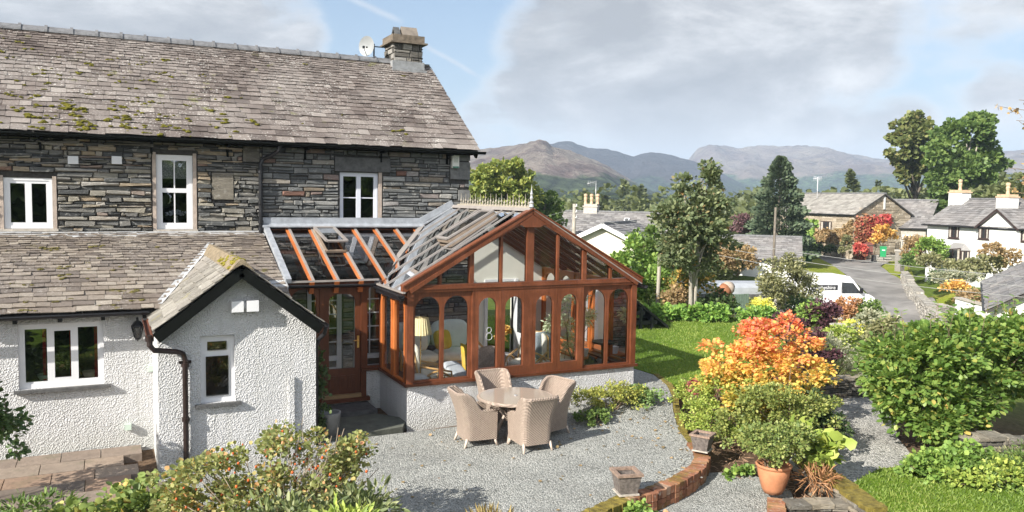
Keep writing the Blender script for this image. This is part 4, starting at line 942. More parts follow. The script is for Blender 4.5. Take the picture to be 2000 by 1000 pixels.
# gable lights
g = 0.02
gx = [4.97, 5.505, 5.555, 6.115, 6.205, 6.755, 6.805, 7.325, 7.475, 7.995, 8.045, 8.595, 8.685, 9.245, 9.295, 9.83]
for a, b in zip(gx[::2], gx[1::2]):
    q = MB(); za, zb = zr(a)-.0, zr(b)-.0; q.add([(a, CYF+.05, HEAD+.07), (b, CYF+.05, HEAD+.07), (b, CYF+.05, max(zb, HEAD+.08)), (a, CYF+.05, max(za, HEAD+.08))], [(0,1,2,3)]); q.build('gable_pane', M['glass'], cons)
# door
mb = MB(); DX0, DX1, DZ0, DZ1 = 3.76, 4.50, .20, 2.40
dr = arch_panel(cons, (0, CYD+.02, 0), (1,0,0), DX0, DX1, 0.74, DZ1, DX0+.11, DX1-.11, .78, 2.26, .16, 'mahogany_dark', .05, 0, 'door', 2.6)
mb = MB(); mb.box(DX0, DX1, CYD+.02, CYD+.07, DZ0, .74)
for k in range(3): x = DX0+.10+k*.19; mb.box(x, x+.15, CYD+.008, CYD+.02, .36, .64); mb.box(x+.03, x+.12, CYD+.0, CYD+.008, .40, .60)
mb.build('door_panel', M['mahogany_dark'], dr)
mb = MB(); mb.box(DX0+.0, DX1-.0, CYD-.05, CYD+.02, DZ0+.0, DZ0+.07); mb.build('weather_bar', plain('oak', (.30, .20, .10), .5, var=.2), dr)
mb = MB(); mb.box(DX1-.075, DX1-.035, CYD-.0, CYD+.02, 1.18, 1.42); mb.tube([(DX1-.055, CYD, 1.33), (DX1-.055, CYD-.05, 1.33), (DX1-.16, CYD-.055, 1.335)], .012, 8); mb.build('handle', M['brass'], dr)

# ---- glazed roof
rz = lambda x: RIDGE_Z - abs(x-RIDGE_X)*0.589        # conservatory planes
lz = lambda y: 3.47 - (YW-y)*(0.93/2.4)              # lean-to plane
yv = lambda z: YW-(3.47-z)/(0.93/2.4)
OV = 4.80                                            # eave line
# steep plane, left side
mbar, mcap, mpan = [], [], []
ys = [CYF-.06+.0, 14.62, 15.2, 15.78, 16.36, 16.94, 17.45, 17.93]
def roof_pt(x, y, dz=0): return Vector((x, y, rz(x)+dz))
def xeave(y):
    # the left plane stops at the gutter in front of the door wall, and at the valley behind it
    return OV if y <= 15.62 else max(OV, RIDGE_X-(RIDGE_Z-lz(y))/0.589)
for i, y in enumerate(ys):
    xe = xeave(y)
    m_ = MB(); m_.beam(roof_pt(xe+.12, y, -.045), roof_pt(RIDGE_X, y, -.045), .032, .07, up=(-.5,0,.86)); r_ = m_.build('rafter', M['mahogany'], cons)
    if i == 0: continue
    m_ = MB(); m_.beam(roof_pt(xe, y, .012), roof_pt(RIDGE_X-.02, y, .008), .032, .02, up=(-.5,0,.86)); m_.build('glazing_bar', M['alu'], r_)
for a, b in zip(ys, ys[1:]):
    m_ = MB(); pa, pb = roof_pt(xeave(a), a), roof_pt(xeave(b), b); q = [pa, pb, roof_pt(RIDGE_X, b), roof_pt(RIDGE_X, a)]
    if a < 15.62 < b: q = [pa, roof_pt(OV, 15.62), pb, roof_pt(RIDGE_X, b), roof_pt(RIDGE_X, a)]
    m_.add(q, [tuple(range(len(q)))]); m_.build('roof_pane', M['roof_glass'], cons)
# right plane
for y in ys:
    m_ = MB(); m_.beam(roof_pt(9.9, y, -.045), roof_pt(RIDGE_X, y, -.045), .032, .07, up=(.5,0,.86)); r_ = m_.build('rafter', M['mahogany'], cons)
    m_ = MB(); m_.beam(roof_pt(10.0, y, .012), roof_pt(RIDGE_X+.02, y, .008), .032, .02, up=(.5,0,.86)); m_.build('glazing_bar', M['alu'], r_)
for a, b in zip(ys, ys[1:]):
    m_ = MB(); m_.add([roof_pt(10.0, a), roof_pt(10.0, b), roof_pt(RIDGE_X, b), roof_pt(RIDGE_X, a)], [(3,2,1,0)]); m_.build('roof_pane', M['roof_glass'], cons)
# lean-to plane
lx = [3.06, 3.54, 4.02, 4.50, 4.98, 5.46, 5.94, 6.42]
def ylow(x): return 15.58 if x <= 4.88 else min(YW-.1, yv(rz(x)))
for i, x in enumerate(lx):
    yl = ylow(x)
    if i == 0:
        m_ = MB(); m_.beam((x, yl-.05, lz(yl)+.03), (x, YW-.02, lz(YW)+.03), .11, .09, up=(0,-.36,.93)); m_.build('edge_flashing', M['lead'], cons)
        continue
    m_ = MB(); m_.beam((x-.035, yl, lz(yl)-.125), (x-.035, YW-.03, lz(YW)-.125), .09, .24, up=(0,-.36,.93)); r_ = m_.build('rafter', M['sunlit_orange_wood'], cons)
    m_ = MB(); m_.beam((x, yl-.02, lz(yl)+.012), (x, YW-.05, lz(YW)+.010), .05, .022, up=(0,-.36,.93)); m_.build('glazing_bar', M['alu'], r_)
for a, b in zip(lx, lx[1:]+[6.55]):
    q = [Vector((a, ylow(a), lz(ylow(a)))), Vector((b, ylow(b), lz(ylow(b)))), Vector((b, YW-.03, lz(YW-.03))), Vector((a, YW-.03, lz(YW-.03)))]
    m_ = MB(); m_.add(q, [(0,1,2,3)]); m_.build('roof_pane', M['roof_glass'], cons)
mb = MB(); mb.beam((3.06, YW-.06, lz(YW)-.11), (6.6, YW-.06, lz(YW)-.11), .10, .16); mb.build('wall_plate', M['mahogany'], cons)
mb = MB(); mb.beam((2.98, YW-.10, lz(YW)+.06), (6.62, YW-.10, lz(YW)+.06), .20, .03, up=(0,-.5,1)); mb.box(2.98, 6.70, YW-.075, YW-.03, lz(YW)+.05, lz(YW)+.22)
mb.build('flashing', M['lead'], cons)
mb = MB(); mb.beam((6.56, YW-.08, lz(YW)+.05), (RIDGE_X-.05, YW-.08, RIDGE_Z-.02), .10, .03, up=(-.5,0,.86)); mb.beam((6.56, YW-.07, lz(YW)+.16), (RIDGE_X-.05, YW-.05, RIDGE_Z+.08), .03, .14, up=(-.5,0,.86)); mb.build('flashing', M['lead'], cons)
# valley, gutters
mb = MB(); vp = [Vector((x, ylow(x), rz(x)+.03)) for x in (4.86, 5.4, 6.0, 6.58)]; vp[0] = Vector((OV, 15.60, rz(OV)+.03))
mb.beam(vp[0], vp[-1], .12, .03, up=(-.3,-.3,.9)); mb.build('valley', M['alu'], cons)
mb = MB(); gutter(mb, (2.98, 15.52, EAVE_Z-.02), (4.74, 15.52, EAVE_Z-.04), .055); gutter(mb, (4.745, 15.58, EAVE_Z-.07), (4.745, CYF-.10, EAVE_Z-.10), .065); mb.box(4.74, 4.80, CYF-.08, 15.5, EAVE_Z-.20, EAVE_Z-.10); mb.build('gutter', M['black_plastic'], cons); mb = MB(); gutter(mb, (10.06, YW-.1, EAVE_Z-.06), (10.06, CYF-.12, EAVE_Z-.09), .065); mb.build('gutter', M['black_plastic'], cons)
mb = MB(); mb.beam((3.06, 15.57, lz(15.57)+.012), (4.82, 15.57, lz(15.57)+.012), .05, .035); mb.beam((OV-.0, 15.58, rz(OV)+.012), (OV, CYF-.08, rz(OV)+.012), .05, .035); mb.build('eaves_bar', M['alu'], cons)
# roof vents
def vent(corner, U, S, w_, l_, openang, label):
    U, S = Vector(U).normalized(), Vector(S).normalized(); N = U.cross(S)
    if N.z < 0: N = -N
    m_ = MB(); c = Vector(corner); top = c+S*l_
    for a, b in ((c, c+S*l_), (c+U*w_, c+U*w_+S*l_)): m_.beam(a+N*.03, b+N*.03, .05, .05, up=N)
    m_.beam(c+N*.03, c+U*w_+N*.03, .05, .05, up=N); m_.beam(top+N*.03, top+U*w_+N*.03, .05, .05, up=N); v = m_.build('roof_vent', plain('vent_wood', (.26, .20, .15), .5, var=.2), cons)
    m_ = MB(); q = (S*math.cos(openang) - N*math.sin(openang)); e = top + N*.075; lo = e - q*l_
    for a, b in ((e, lo), (e+U*w_, lo+U*w_)): m_.beam(a, b, .06, .035, up=N)
    m_.beam(lo, lo+U*w_, .06, .035, up=N); m_.beam(e, e+U*w_, .06, .035, up=N); m_.build('sash', M['alu'], v)
    m_ = MB(); m_.add([e, lo, lo+U*w_, e+U*w_], [(0,1,2,3)]); m_.build('pane', M['roof_glass'], v)
    if openang > .1:
        m_ = MB(); m_.beam(c+U*.05+N*.06, lo+U*.05, .03, .02); m_.beam(c+U*(w_-.05)+N*.06, lo+U*(w_-.05), .03, .02); m_.build('stay', M['black_plastic'], v)
vent((4.06, 16.75, lz(16.75)+.02), (1,0,0), (0, YW-15.6, .93), .42, 1.12, .16, '')
vent((6.18, 15.80, rz(6.18)+.02), (0,-1,0), (1.0, 0, .589), .56, 1.15, .02, '')
# ridge, cresting, finial
mb = MB(); mb.prism([(RIDGE_X-.09, CYF-.06, RIDGE_Z-.03), (RIDGE_X-.05, CYF-.06, RIDGE_Z+.035), (RIDGE_X+.05, CYF-.06, RIDGE_Z+.035), (RIDGE_X+.09, CYF-.06, RIDGE_Z-.03)], (0, YW-CYF-.02, 0)); mb.build('ridge_cap', M['alu'], cons)
mb = MB(); mb.box(RIDGE_X-.035, RIDGE_X+.035, CYF+.02, YW-.3, RIDGE_Z+.035, RIDGE_Z+.06); k = 0; y = CYF+.12
while y < YW-.32:
    hh = .22 if k % 2 else .13
    mb.tube([(RIDGE_X, y, RIDGE_Z+.06), (RIDGE_X, y, RIDGE_Z+.085)], .028, 6); mb.tube([(RIDGE_X, y, RIDGE_Z+.085), (RIDGE_X, y, RIDGE_Z+.085+hh*.45), (RIDGE_X, y, RIDGE_Z+.085+hh)], .012, 6, .003); mb.sphere((RIDGE_X, y, RIDGE_Z+.07+hh*.35), .022, 1, 1, 1.5, 6, 5); y += .135; k += 1
mb.build('cresting', plain('cresting_pale', (.33, .295, .24), .5, var=.15), cons)
mb = MB(); mb.lathe([(.05, 0), (.04, .06), (.05, .08), (.022, .12), (.034, .17), (.02, .22), (.03, .25), (.012, .32), (.002, .44)], 8, (RIDGE_X, CYF-.0, RIDGE_Z+.05)); mb.build('finial', M['metal_grey'], cons)
mb = MB(); mb.box(RIDGE_X-.03, RIDGE_X+.03, CYF, YW-.05, RIDGE_Z-.20, RIDGE_Z-.05); mb.build('ridge_beam', M['mahogany'], cons)
# plastered back wall with a garden opening
mb = MB(); wall_holes(mb, XR+.07, CX1_, .26, 2.5, YW-.02, YW+.16, [(8.30, 9.02, .27, 2.14)])
mb.prism([(XR+.07, YW-.02, 2.5), (CX1_, YW-.02, 2.5), (XR+.07, YW-.02, rz(XR+.07)-.12)], (0, .18, 0)); mb.build('back_wall', M['plaster'], cons)
mb = MB(); mb.box(9.02, 9.10, YW-.10, YW+.10, .27, 2.20); mb.box(8.22, 8.30, YW-.06, YW+.10, .27, 2.20); mb.box(8.30, 9.02, YW-.06, YW+.10, 2.14, 2.20); mb.build('door_frame', M['white_paint'], cons)
mb = MB(); mb.box(9.04, 9.09, YW-.85, YW-.10, .30, 2.10); dl = mb.build('open_door', M['white_paint'], cons)
mb = MB(); mb.box(9.035, 9.04, YW-.75, YW-.2, .9, 2.0); mb.build('pane', M['far_glass'], dl)

# number on the casement glass
mb = MB()
for zc, r in ((1.655, .05), (1.53, .065)):
    pts = [(6.555+r*math.cos(2*PI*k/20), CYF+.045, zc+r*1.05*math.sin(2*PI*k/20)) for k in range(20)]; mb.tube(pts, .0035, 5, closed=True)
mb.build('wire_ring_ornament', M['white_paint'], cons)

# ------------------------------------------------------------------ furniture inside
FZ = .265
cane = plain('cane', (.52, .32, .13), .45, var=.25, scale=12); cream = plain('cream_cloth', (.76, .73, .64), .9, var=.06, scale=8, bumpd=.01); mustard = plain('mustard_cloth', (.55, .36, .05), .9, var=.15, scale=8, bumpd=.01)
bluegrey = plain('blue_grey_throw', (.24, .28, .31), .95, var=.2, scale=8, bumpd=.02); paleg = plain('pale_green_cloth', (.60, .66, .60), .9, var=.06, scale=6, bumpd=.01)
def cushion(mb, c, sx, sy, sz, rot=0, tilt=0):
    m = MB(); m.sphere((0,0,0), 1, 1, 1, 1, 14, 9); R_ = Matrix.Rotation(rot, 3, 'Z') @ Matrix.Rotation(tilt, 3, 'X'); out = []
    for v in m.v:
        f = lambda q: math.copysign(abs(q)**.55, q); out.append(Vector(c) + R_ @ Vector((f(v[0])*sx, f(v[1])*sy, f(v[2])*sz*1.0 if abs(v[2]) < .99 else math.copysign(sz, v[2]))))
    mb.add(out, m.f)
def cane_chair(loc, rot, label, seatmat, backmat=None, fan=True):
    t = thing('cane_armchair', label, 'armchair', loc, rot)
    m = MB(); n = 9
    for s in (-1, 1):
        m.tube([(s*.34, -.30, 0), (s*.36, -.34, .30), (s*.36, -.30, .54), (s*.36, 0, .60), (s*.36, .30, .66)], .022, 7)
        m.tube([(s*.33, .36, 0), (s*.36, .34, .4), (s*.30, .44, .95)], .022, 7)
        if fan:
            for k in range(7): a = PI*(.05+.9*k/6); m.tube([(s*.37, -.02, .10), (s*.39, -.02+.16*math.cos(a), .10+.16*math.sin(a)*1.4), (s*.37, -.02+.34*math.cos(a), .12+.40*math.sin(a))], .012, 5)
            m.tube([(s*.385, -.02+.36*math.cos(PI*k/12), .10+.46*math.sin(PI*k/12)) for k in range(13)], .02, 6)
    m.tube([(-.30, .44, .95), (-.15, .47, 1.04), (.15, .47, 1.04), (.30, .44, .95)], .022, 7); m.tube([(-.36, -.34, .32), (.36, -.34, .32)], .022, 7); m.tube([(-.36, .34, .36), (.36, .34, .36)], .022, 7)
    m.build('frame', cane, t, smooth=True, world=False)
    m = MB(); cushion(m, (0, -.02, .42), .34, .34, .09); m.build('seat', seatmat, t, smooth=True, world=False)
    m = MB(); cushion(m, (0, .36, .76), .32, .09, .30, 0, -.12); m.build('backrest', backmat or seatmat, t, smooth=True, world=False); return t
def sofa(loc, rot, label):
    t = thing('sofa', label, 'sofa', loc, rot); m = MB()
    for x in (-.95, .95): m.tube([(x, -.4, 0), (x, -.42, .6), (x, -.2, .66), (x, .3, .66), (x, .4, .3), (x, .42, 0)], .03, 7)
    m.tube([(-.95, -.4, .28), (.95, -.4, .28)], .025, 7); m.tube([(-.95, .4, .28), (.95, .4, .28)], .025, 7); m.build('frame', cane, t, smooth=True, world=False)
    m = MB(); 
    for x in (-.46, .46): cushion(m, (x, -.03, .40), .46, .42, .11)
    m.build('seat', cream, t, smooth=True, world=False); m = MB()
    for x in (-.47, .47): cushion(m, (x, .34, .80), .46, .12, .33, 0, -.15)
    m.build('backrest', paleg, t, smooth=True, world=False); return t
sofa((6.55, 16.9, FZ), 0.0, 'long cream cushioned cane sofa with pale green back against the slate wall')
m = MB(); cushion(m, (0,0,0), .22, .08, .22, .3, -.3); tag(m.build('cushion', mustard, smooth=True), 'plump mustard yellow cushion on the cane sofa', 'cushion').location = (6.62, 16.66, FZ+.78)
m = MB(); cushion(m, (0,0,0), .22, .08, .22, -.2, -.3); tag(m.build('cushion', cream, smooth=True), 'cream lace cushion on the cane sofa behind the lamp', 'cushion').location = (6.05, 16.68, FZ+.78)
cane_chair((5.72, 14.95, FZ), 1.45, 'cane armchair with fan sides and white cushion under the pleated lamp', cream)
m = MB(); cushion(m, (0,0,0), .20, .26, .05, .3, .5); tag(m.build('throw', plain('grey_throw', (.42, .45, .50), .95, var=.15, scale=10), smooth=True), 'pale grey throw over the end of the fan sided cane armchair', 'throw').location = (6.18, 14.85, FZ+.50)
p = at_y(822, 630, 14.62); t = thing('floor_lamp', 'floor lamp with pleated cream shade just inside the arched lights', 'lamp', (p.x, 14.62, FZ))
m = MB(); m.tube([(0,0,.03), (0,0,1.40)], .010, 8); m.lathe([(.13,0), (.13,.02), (.02,.04)], 16); m.build('stand', M['brass'], t, world=False)
m = MB(); n = 48; prof = [(.215, 1.30), (.14, 1.62)]; m.add([((r+(.006 if k % 2 else -.004))*math.cos(2*PI*k/n), (r+(.006 if k % 2 else -.004))*math.sin(2*PI*k/n), z) for r, z in prof for k in range(n)], [(k, (k+1) % n, n+(k+1) % n, n+k) for k in range(n)]); m.build('shade', plain('shade_cream', (.70, .60, .36), .9, var=.06, scale=20), t, world=False)
def tub_chair(loc, rot, label, mat, name='tub_chair'):
    t = thing(name, label, 'chair', loc, rot); m = MB(); n = 20; vs = []
    for k in range(n+1):
        a = PI*(-.15+1.3*k/n); hgt = .62+.22*math.sin(max(0, min(PI, a)))
        for r, z in ((.30, .0), (.31, .25), (.36, hgt), (.31, hgt-.01), (.25, .25)): vs.append((r*math.cos(a), r*math.sin(a), z))
    m.add(vs, [(k*5+j, (k+1)*5+j, (k+1)*5+j+1, k*5+j+1) for k in range(n) for j in range(4)]); m.build('shell', mat, t, smooth=True, world=False)
    m = MB(); m.lathe([(.28, .02), (.29, .34), (.26, .40), (.02, .42)], 20); m.build('seat', mat, t, smooth=True, world=False); return t
tub_chair((7.05, 15.75, FZ), 1.5, 'yellow tub chair behind the casement with the ring ornament', mustard)
tub_chair((6.98, 15.02, FZ), -.6, 'round backed grey wicker chair inside behind the garden chair', plain('wicker_grey', (.42, .34, .28), .8, var=.3, scale=50, bumpd=.01), 'wicker_chair')
cane_chair((7.95, 15.2, FZ), -.9, 'low cane armchair with cream cushion right of the centre post', cream)
cane_chair((8.55, 14.98, FZ), .3, 'cane armchair draped in a blue grey throw behind the right casement', cream, bluegrey, False)
t = thing('side_cabinet', 'low cream cabinet with wooden top along the right side lights', 'cabinet', (9.45, 16.4, FZ)); m = MB(); m.box(-.2, .2, -1.3, 1.3, 0, .42)
m.build('carcass', plain('cab_cream', (.72, .68, .58), .6, var=.05), t, world=False); m = MB(); m.box(-.24, .24, -1.34, 1.34, .42, .46); m.build('top', M['sunlit_orange_wood'], t, world=False)
t = thing('flower_pot', 'small white pot on the cabinet by the right side lights', 'pot', (9.45, 15.3, FZ+.46)); m = MB(); m.lathe([(.07,0),(.10,.16),(.085,.16),(.06,.12)], 14); m.build('pot', M['white_paint'], t, world=False)
t = thing('round_stool', 'small white rounded stool at the left front corner of the conservatory', 'stool', (5.25, 14.5, FZ)); m = MB(); m.lathe([(.12,0),(.2,.12),(.22,.34),(.21,.50),(.1,.56),(.02,.56)], 16); m.build('body', plain('stool_white', (.62,.66,.70), .5, var=.08), t, smooth=True, world=False)
t = thing('plant_stand', 'dark stand with a shallow bowl in the right front corner of the conservatory', 'stand', (9.50, 14.62, FZ)); m = MB(); m.lathe([(.14,0),(.05,.08),(.03,.5),(.05,.82),(.24,.86),(.25,.90),(.2,.89)], 14); m.sphere((-.22, .1, .3), .16, 1, 1, 1.7, 10, 7, jit=.2); m.build('stand', plain('stand_black', (.03,.03,.03), .5, var=.3), t, world=False)
# ------------------------------------------------------------------ foliage helpers
_LT = {'oval': [(0,0,0),(.34,.30,.06),(.30,.68,.05),(0,1,0),(-.30,.68,.05),(-.34,.30,.06)],
       'broad': [(0,0,0),(.50,.32,.10),(.40,.72,.06),(0,1,-.04),(-.40,.72,.06),(-.50,.32,.10)],
       'lance': [(0,0,0),(.15,.30,.04),(.13,.68,.02),(0,1,-.06),(-.13,.68,.02),(-.15,.30,.04)],
       'blade': [(0,0,0),(.04,.35,0),(.03,.75,-.05),(0,1,-.16),(-.03,.75,-.05),(-.04,.35,0)]}
def leaf_mesh(name, P, D, size, mat, shape='oval', tints=None, parent=None, world=True, updown=0.6, szvar=0.35):
    """P: leaf base points, D: pointing directions; one mesh of folded pointed leaves"""
    P = np.asarray(P, float); n = len(P); D = np.asarray(D, float); D /= np.linalg.norm(D, axis=1, keepdims=True)+1e-9
    up = RNG.normal(0, 1, (n, 3))*(1-updown) + np.array([0, 0, 1.0])*updown
    X = np.cross(D, up); X /= np.linalg.norm(X, axis=1, keepdims=True)+1e-9; Z = np.cross(X, D)
    sz = size*(1+RNG.uniform(-szvar, szvar, n)); T = np.array(_LT[shape])
    V = P[:,None,:] + sz[:,None,None]*(T[None,:,0,None]*X[:,None,:] + T[None,:,1,None]*D[:,None,:] + T[None,:,2,None]*Z[:,None,:])
    V = V.reshape(-1, 3); b = (np.arange(n)*6)[:,None]
    F = np.concatenate([b+np.array([[0,1,2,3]]), b+np.array([[0,3,4,5]])], axis=1).reshape(-1, 4)
    me = bpy.data.meshes.new(name); me.vertices.add(len(V)); me.vertices.foreach_set('co', V.ravel().astype(np.float32))
    me.loops.add(F.size); me.loops.foreach_set('vertex_index', F.ravel().astype(np.int32)); me.polygons.add(len(F))
    me.polygons.foreach_set('loop_start', np.arange(0, F.size, 4, dtype=np.int32)); me.update(calc_edges=True)
    tv = RNG.uniform(0, 1, n) if tints is None else np.clip(tints, 0, 1); a = me.attributes.new('tint', 'FLOAT', 'FACE'); a.data.foreach_set('value', np.repeat(tv, 2).astype(np.float32))
    me.materials.append(mat); return link(name, me, parent, world)
def crown_points(blobs, n, clump=0.35, nclump=None, hollow=0.55, floor=None, fill=.15):
    """leaf points gathered in clumps over the outside of a set of ellipsoids ((centre),(radii))"""
    vol = np.array([abs(b[1][0]*b[1][1]*b[1][2])**(2/3) for b in blobs]); vol /= vol.sum(); P, D = [], []
    for (c, r), w in zip(blobs, vol):
        m = max(8, int(n*w)); k = max(4, int((nclump or 40)*w*1.0)); c = np.array(c, float); r = np.array(r, float)
        d = RNG.normal(0, 1, (k, 3)); d /= np.linalg.norm(d, axis=1, keepdims=True); d[:,2] = np.where(d[:,2] < -.55, -d[:,2], d[:,2])
        rad = RNG.uniform(hollow, 1.0, (k, 1)); cc = c + d*r*rad
        which = RNG.integers(0, k, m); cl = clump*RNG.uniform(.55, 1.35, k)[which][:,None]
        q = RNG.normal(0, 1, (m, 3)); q /= np.linalg.norm(q, axis=1, keepdims=True); qq = q*RNG.uniform(.35, 1.0, (m, 1))
        p = cc[which] + qq*cl*np.array([1, 1, .72]); out = (p-c)/r; 
        P.append(p); D.append(q*0.8 + out*0.7 + RNG.normal(0, .45, (m, 3)) + np.array([0, 0, -.12]))
    P, D = np.concatenate(P), np.concatenate(D)
    if floor is not None: k = P[:,2] > floor; P, D = P[k], D[k]
    return P, D
def stems(mb, base, tips, r0, r1=0.006, bend=.25, n=5, sides=5):
    base = Vector(base)
    for t in tips:
        t = Vector(t); mid = (t-base); pts = []
        for k in range(n+1):
            q = k/n; pts.append(base + mid*q + Vector((random.uniform(-1,1), random.uniform(-1,1), bend*4*q*(1-q)))*0.06*mid.length*(0 if k in (0, n) else 1))
        mb.tube(pts, r0, sides, r1)
def bush(name, label, cat, base, blobs, n, size, mat, shape='oval', clump=.2, nclump=40, group=None, stemmat='twig', nstem=10, tintf=None, hollow=.45, updown=.6, stem_r=.014, name_leaf='foliage'):
    """a shrub: stems from the base and a leafy crown; blobs are relative to the base"""
    base = Vector(base); t = thing(name, label, cat, base, 0, group)
    P, D = crown_points(blobs, n, clump, nclump, hollow, floor=-.02)
    leaf_mesh(name_leaf, P, D, size, M[mat] if isinstance(mat, str) else mat, shape, None if tintf is None else tintf(P), t, False, updown)
    mb = MB(); tips = []
    for _ in range(nstem):
        c, r = random.choice(blobs); a = random.uniform(0, 2*PI); q = random.uniform(.2, .85); tips.append((c[0]+r[0]*q*math.cos(a), c[1]+r[1]*q*math.sin(a), c[2]+r[2]*random.uniform(0, .75)))
    stems(mb, (0,0,-.05), tips, stem_r, .004); mb.build('stems', M[stemmat], t, True, False); return t
def bark_mat(name, a, b):
    m, w = newmat(name); co = obj_co(w); mp = w.n('ShaderNodeMapping', i_0=co); mp.inputs['Scale'].default_value = (6, 6, 1.2); n = w.noise(mp.outputs[0], 3, 7, .65)
    finish(w, pbsdf(w, w.ramp(n, [(.3, a), (.7, b)]), .9, 0, bump(w, n, .02), .15)); return m
M['twig'] = bark_mat('twig', (.12, .085, .055), (.26, .20, .14)); M['twig_pale'] = bark_mat('twig_pale', (.22, .17, .12), (.42, .35, .27)); M['bark'] = bark_mat('bark', (.09, .075, .06), (.22, .19, .155)); M['bark_pale'] = bark_mat('bark_pale', (.22, .20, .165), (.42, .385, .33))
LG = lambda *s: [(i/(len(s)-1), c) for i, c in enumerate(s)]
M['lf_mid'] = leafmat('lf_mid', LG((.035,.075,.012), (.065,.125,.02), (.11,.175,.03)))
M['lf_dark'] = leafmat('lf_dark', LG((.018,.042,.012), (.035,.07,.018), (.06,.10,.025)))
M['lf_lime'] = leafmat('lf_lime', LG((.09,.16,.012), (.16,.24,.02), (.26,.32,.035)))
M['lf_bright'] = leafmat('lf_bright', LG((.055,.12,.012), (.10,.20,.02), (.17,.26,.03)))
M['lf_hedge'] = leafmat('lf_hedge', [(0,(.045,.105,.012)), (.5,(.085,.172,.018)), (.90,(.15,.235,.03)), (.98,(.26,.27,.035)), (1,(.36,.27,.04))], .40, .42)
M['lf_olive'] = leafmat('lf_olive', LG((.07,.085,.03), (.12,.14,.05), (.20,.21,.09)))
M['lf_grey'] = leafmat('lf_grey', LG((.10,.13,.075), (.17,.20,.12), (.27,.29,.18)))
M['lf_rowan'] = leafmat('lf_rowan', [(0,(.045,.075,.028)), (.5,(.08,.115,.045)), (.96,(.13,.165,.065)), (1,(.22,.13,.04))])
M['lf_yellow'] = leafmat('lf_yellow', LG((.30,.30,.02), (.50,.46,.03), (.62,.55,.05)))
M['lf_gold'] = leafmat('lf_gold', LG((.22,.13,.02), (.42,.25,.03), (.50,.34,.05)))
M['lf_purple'] = leafmat('lf_purple', LG((.020,.010,.014), (.05,.022,.028), (.09,.04,.045)), .2)
M['lf_copper'] = leafmat('lf_copper', LG((.13,.045,.03), (.24,.09,.06), (.30,.15,.09)))
M['lf_red'] = leafmat('lf_red', LG((.20,.02,.02), (.36,.05,.04), (.40,.13,.06)))
M['lf_rust'] = leafmat('lf_rust', LG((.12,.10,.04), (.20,.15,.06), (.29,.21,.09)))
M['lf_creeper'] = leafmat('lf_creeper', LG((.34,.03,.035), (.26,.05,.03), (.20,.10,.04), (.16,.15,.05)))
M['lf_maple'] = leafmat('lf_maple', [(0,(.13,.18,.025)), (.25,(.32,.30,.03)), (.45,(.46,.34,.03)), (.62,(.48,.23,.035)), (.85,(.46,.145,.05)), (1,(.40,.09,.05))], .36)
M['lf_rose'] = leafmat('lf_rose', [(0,(.08,.11,.025)), (.5,(.14,.18,.045)), (.84,(.22,.24,.07)), (.94,(.34,.26,.07)), (1,(.38,.18,.07))], .36)
M['lf_russet'] = leafmat('lf_russet', LG((.17,.09,.035), (.27,.14,.05), (.34,.21,.08)))
M['lf_straw'] = leafmat('lf_straw', LG((.16,.14,.04), (.24,.20,.06), (.32,.27,.10)))
M['lf_bg'] = leafmat('lf_bg', LG((.045,.065,.022), (.075,.10,.03), (.12,.145,.045)))
M['lf_bglime'] = leafmat('lf_bglime', LG((.075,.12,.02), (.13,.18,.025), (.21,.24,.035)))  # yellow-green leaf colour of the lime tree
M['lf_conifer'] = leafmat('lf_conifer', LG((.028,.05,.026), (.05,.085,.042), (.085,.12,.06)), .15)
M['berry'] = plain('berry', (.50,.10,.02), .4, var=.3, scale=20)
M['wicker'] = None
def wicker_mat():
    m, w = newmat('wicker'); co = obj_co(w); sp = w.n('ShaderNodeSeparateXYZ', i_0=co)
    u = w.math('ADD', sp.outputs[0], sp.outputs[1]); f = 2*PI/.05
    a = w.math('SINE', w.math('MULTIPLY', u, f)); b = w.math('SINE', w.math('MULTIPLY', sp.outputs[2], f*1.25))
    chk = w.math('MULTIPLY', a, b); h = w.math('ADD', w.math('ABSOLUTE', b), w.math('MULTIPLY', chk, .7))
    c = w.ramp(w.noise(co, 22, 4, .7), [(.3,(.44,.34,.275)), (.7,(.58,.47,.39))]); c = w.mix(w.ramp(h, [(0.0,.65),(.5,0)]), c, (.20,.14,.10))
    finish(w, pbsdf(w, c, .6, 0, bump(w, h, .016), .35)); return m
M['wicker'] = wicker_mat(); M['wicker_leg'] = plain('wicker_leg', (.52,.43,.36), .5, var=.15, scale=20)

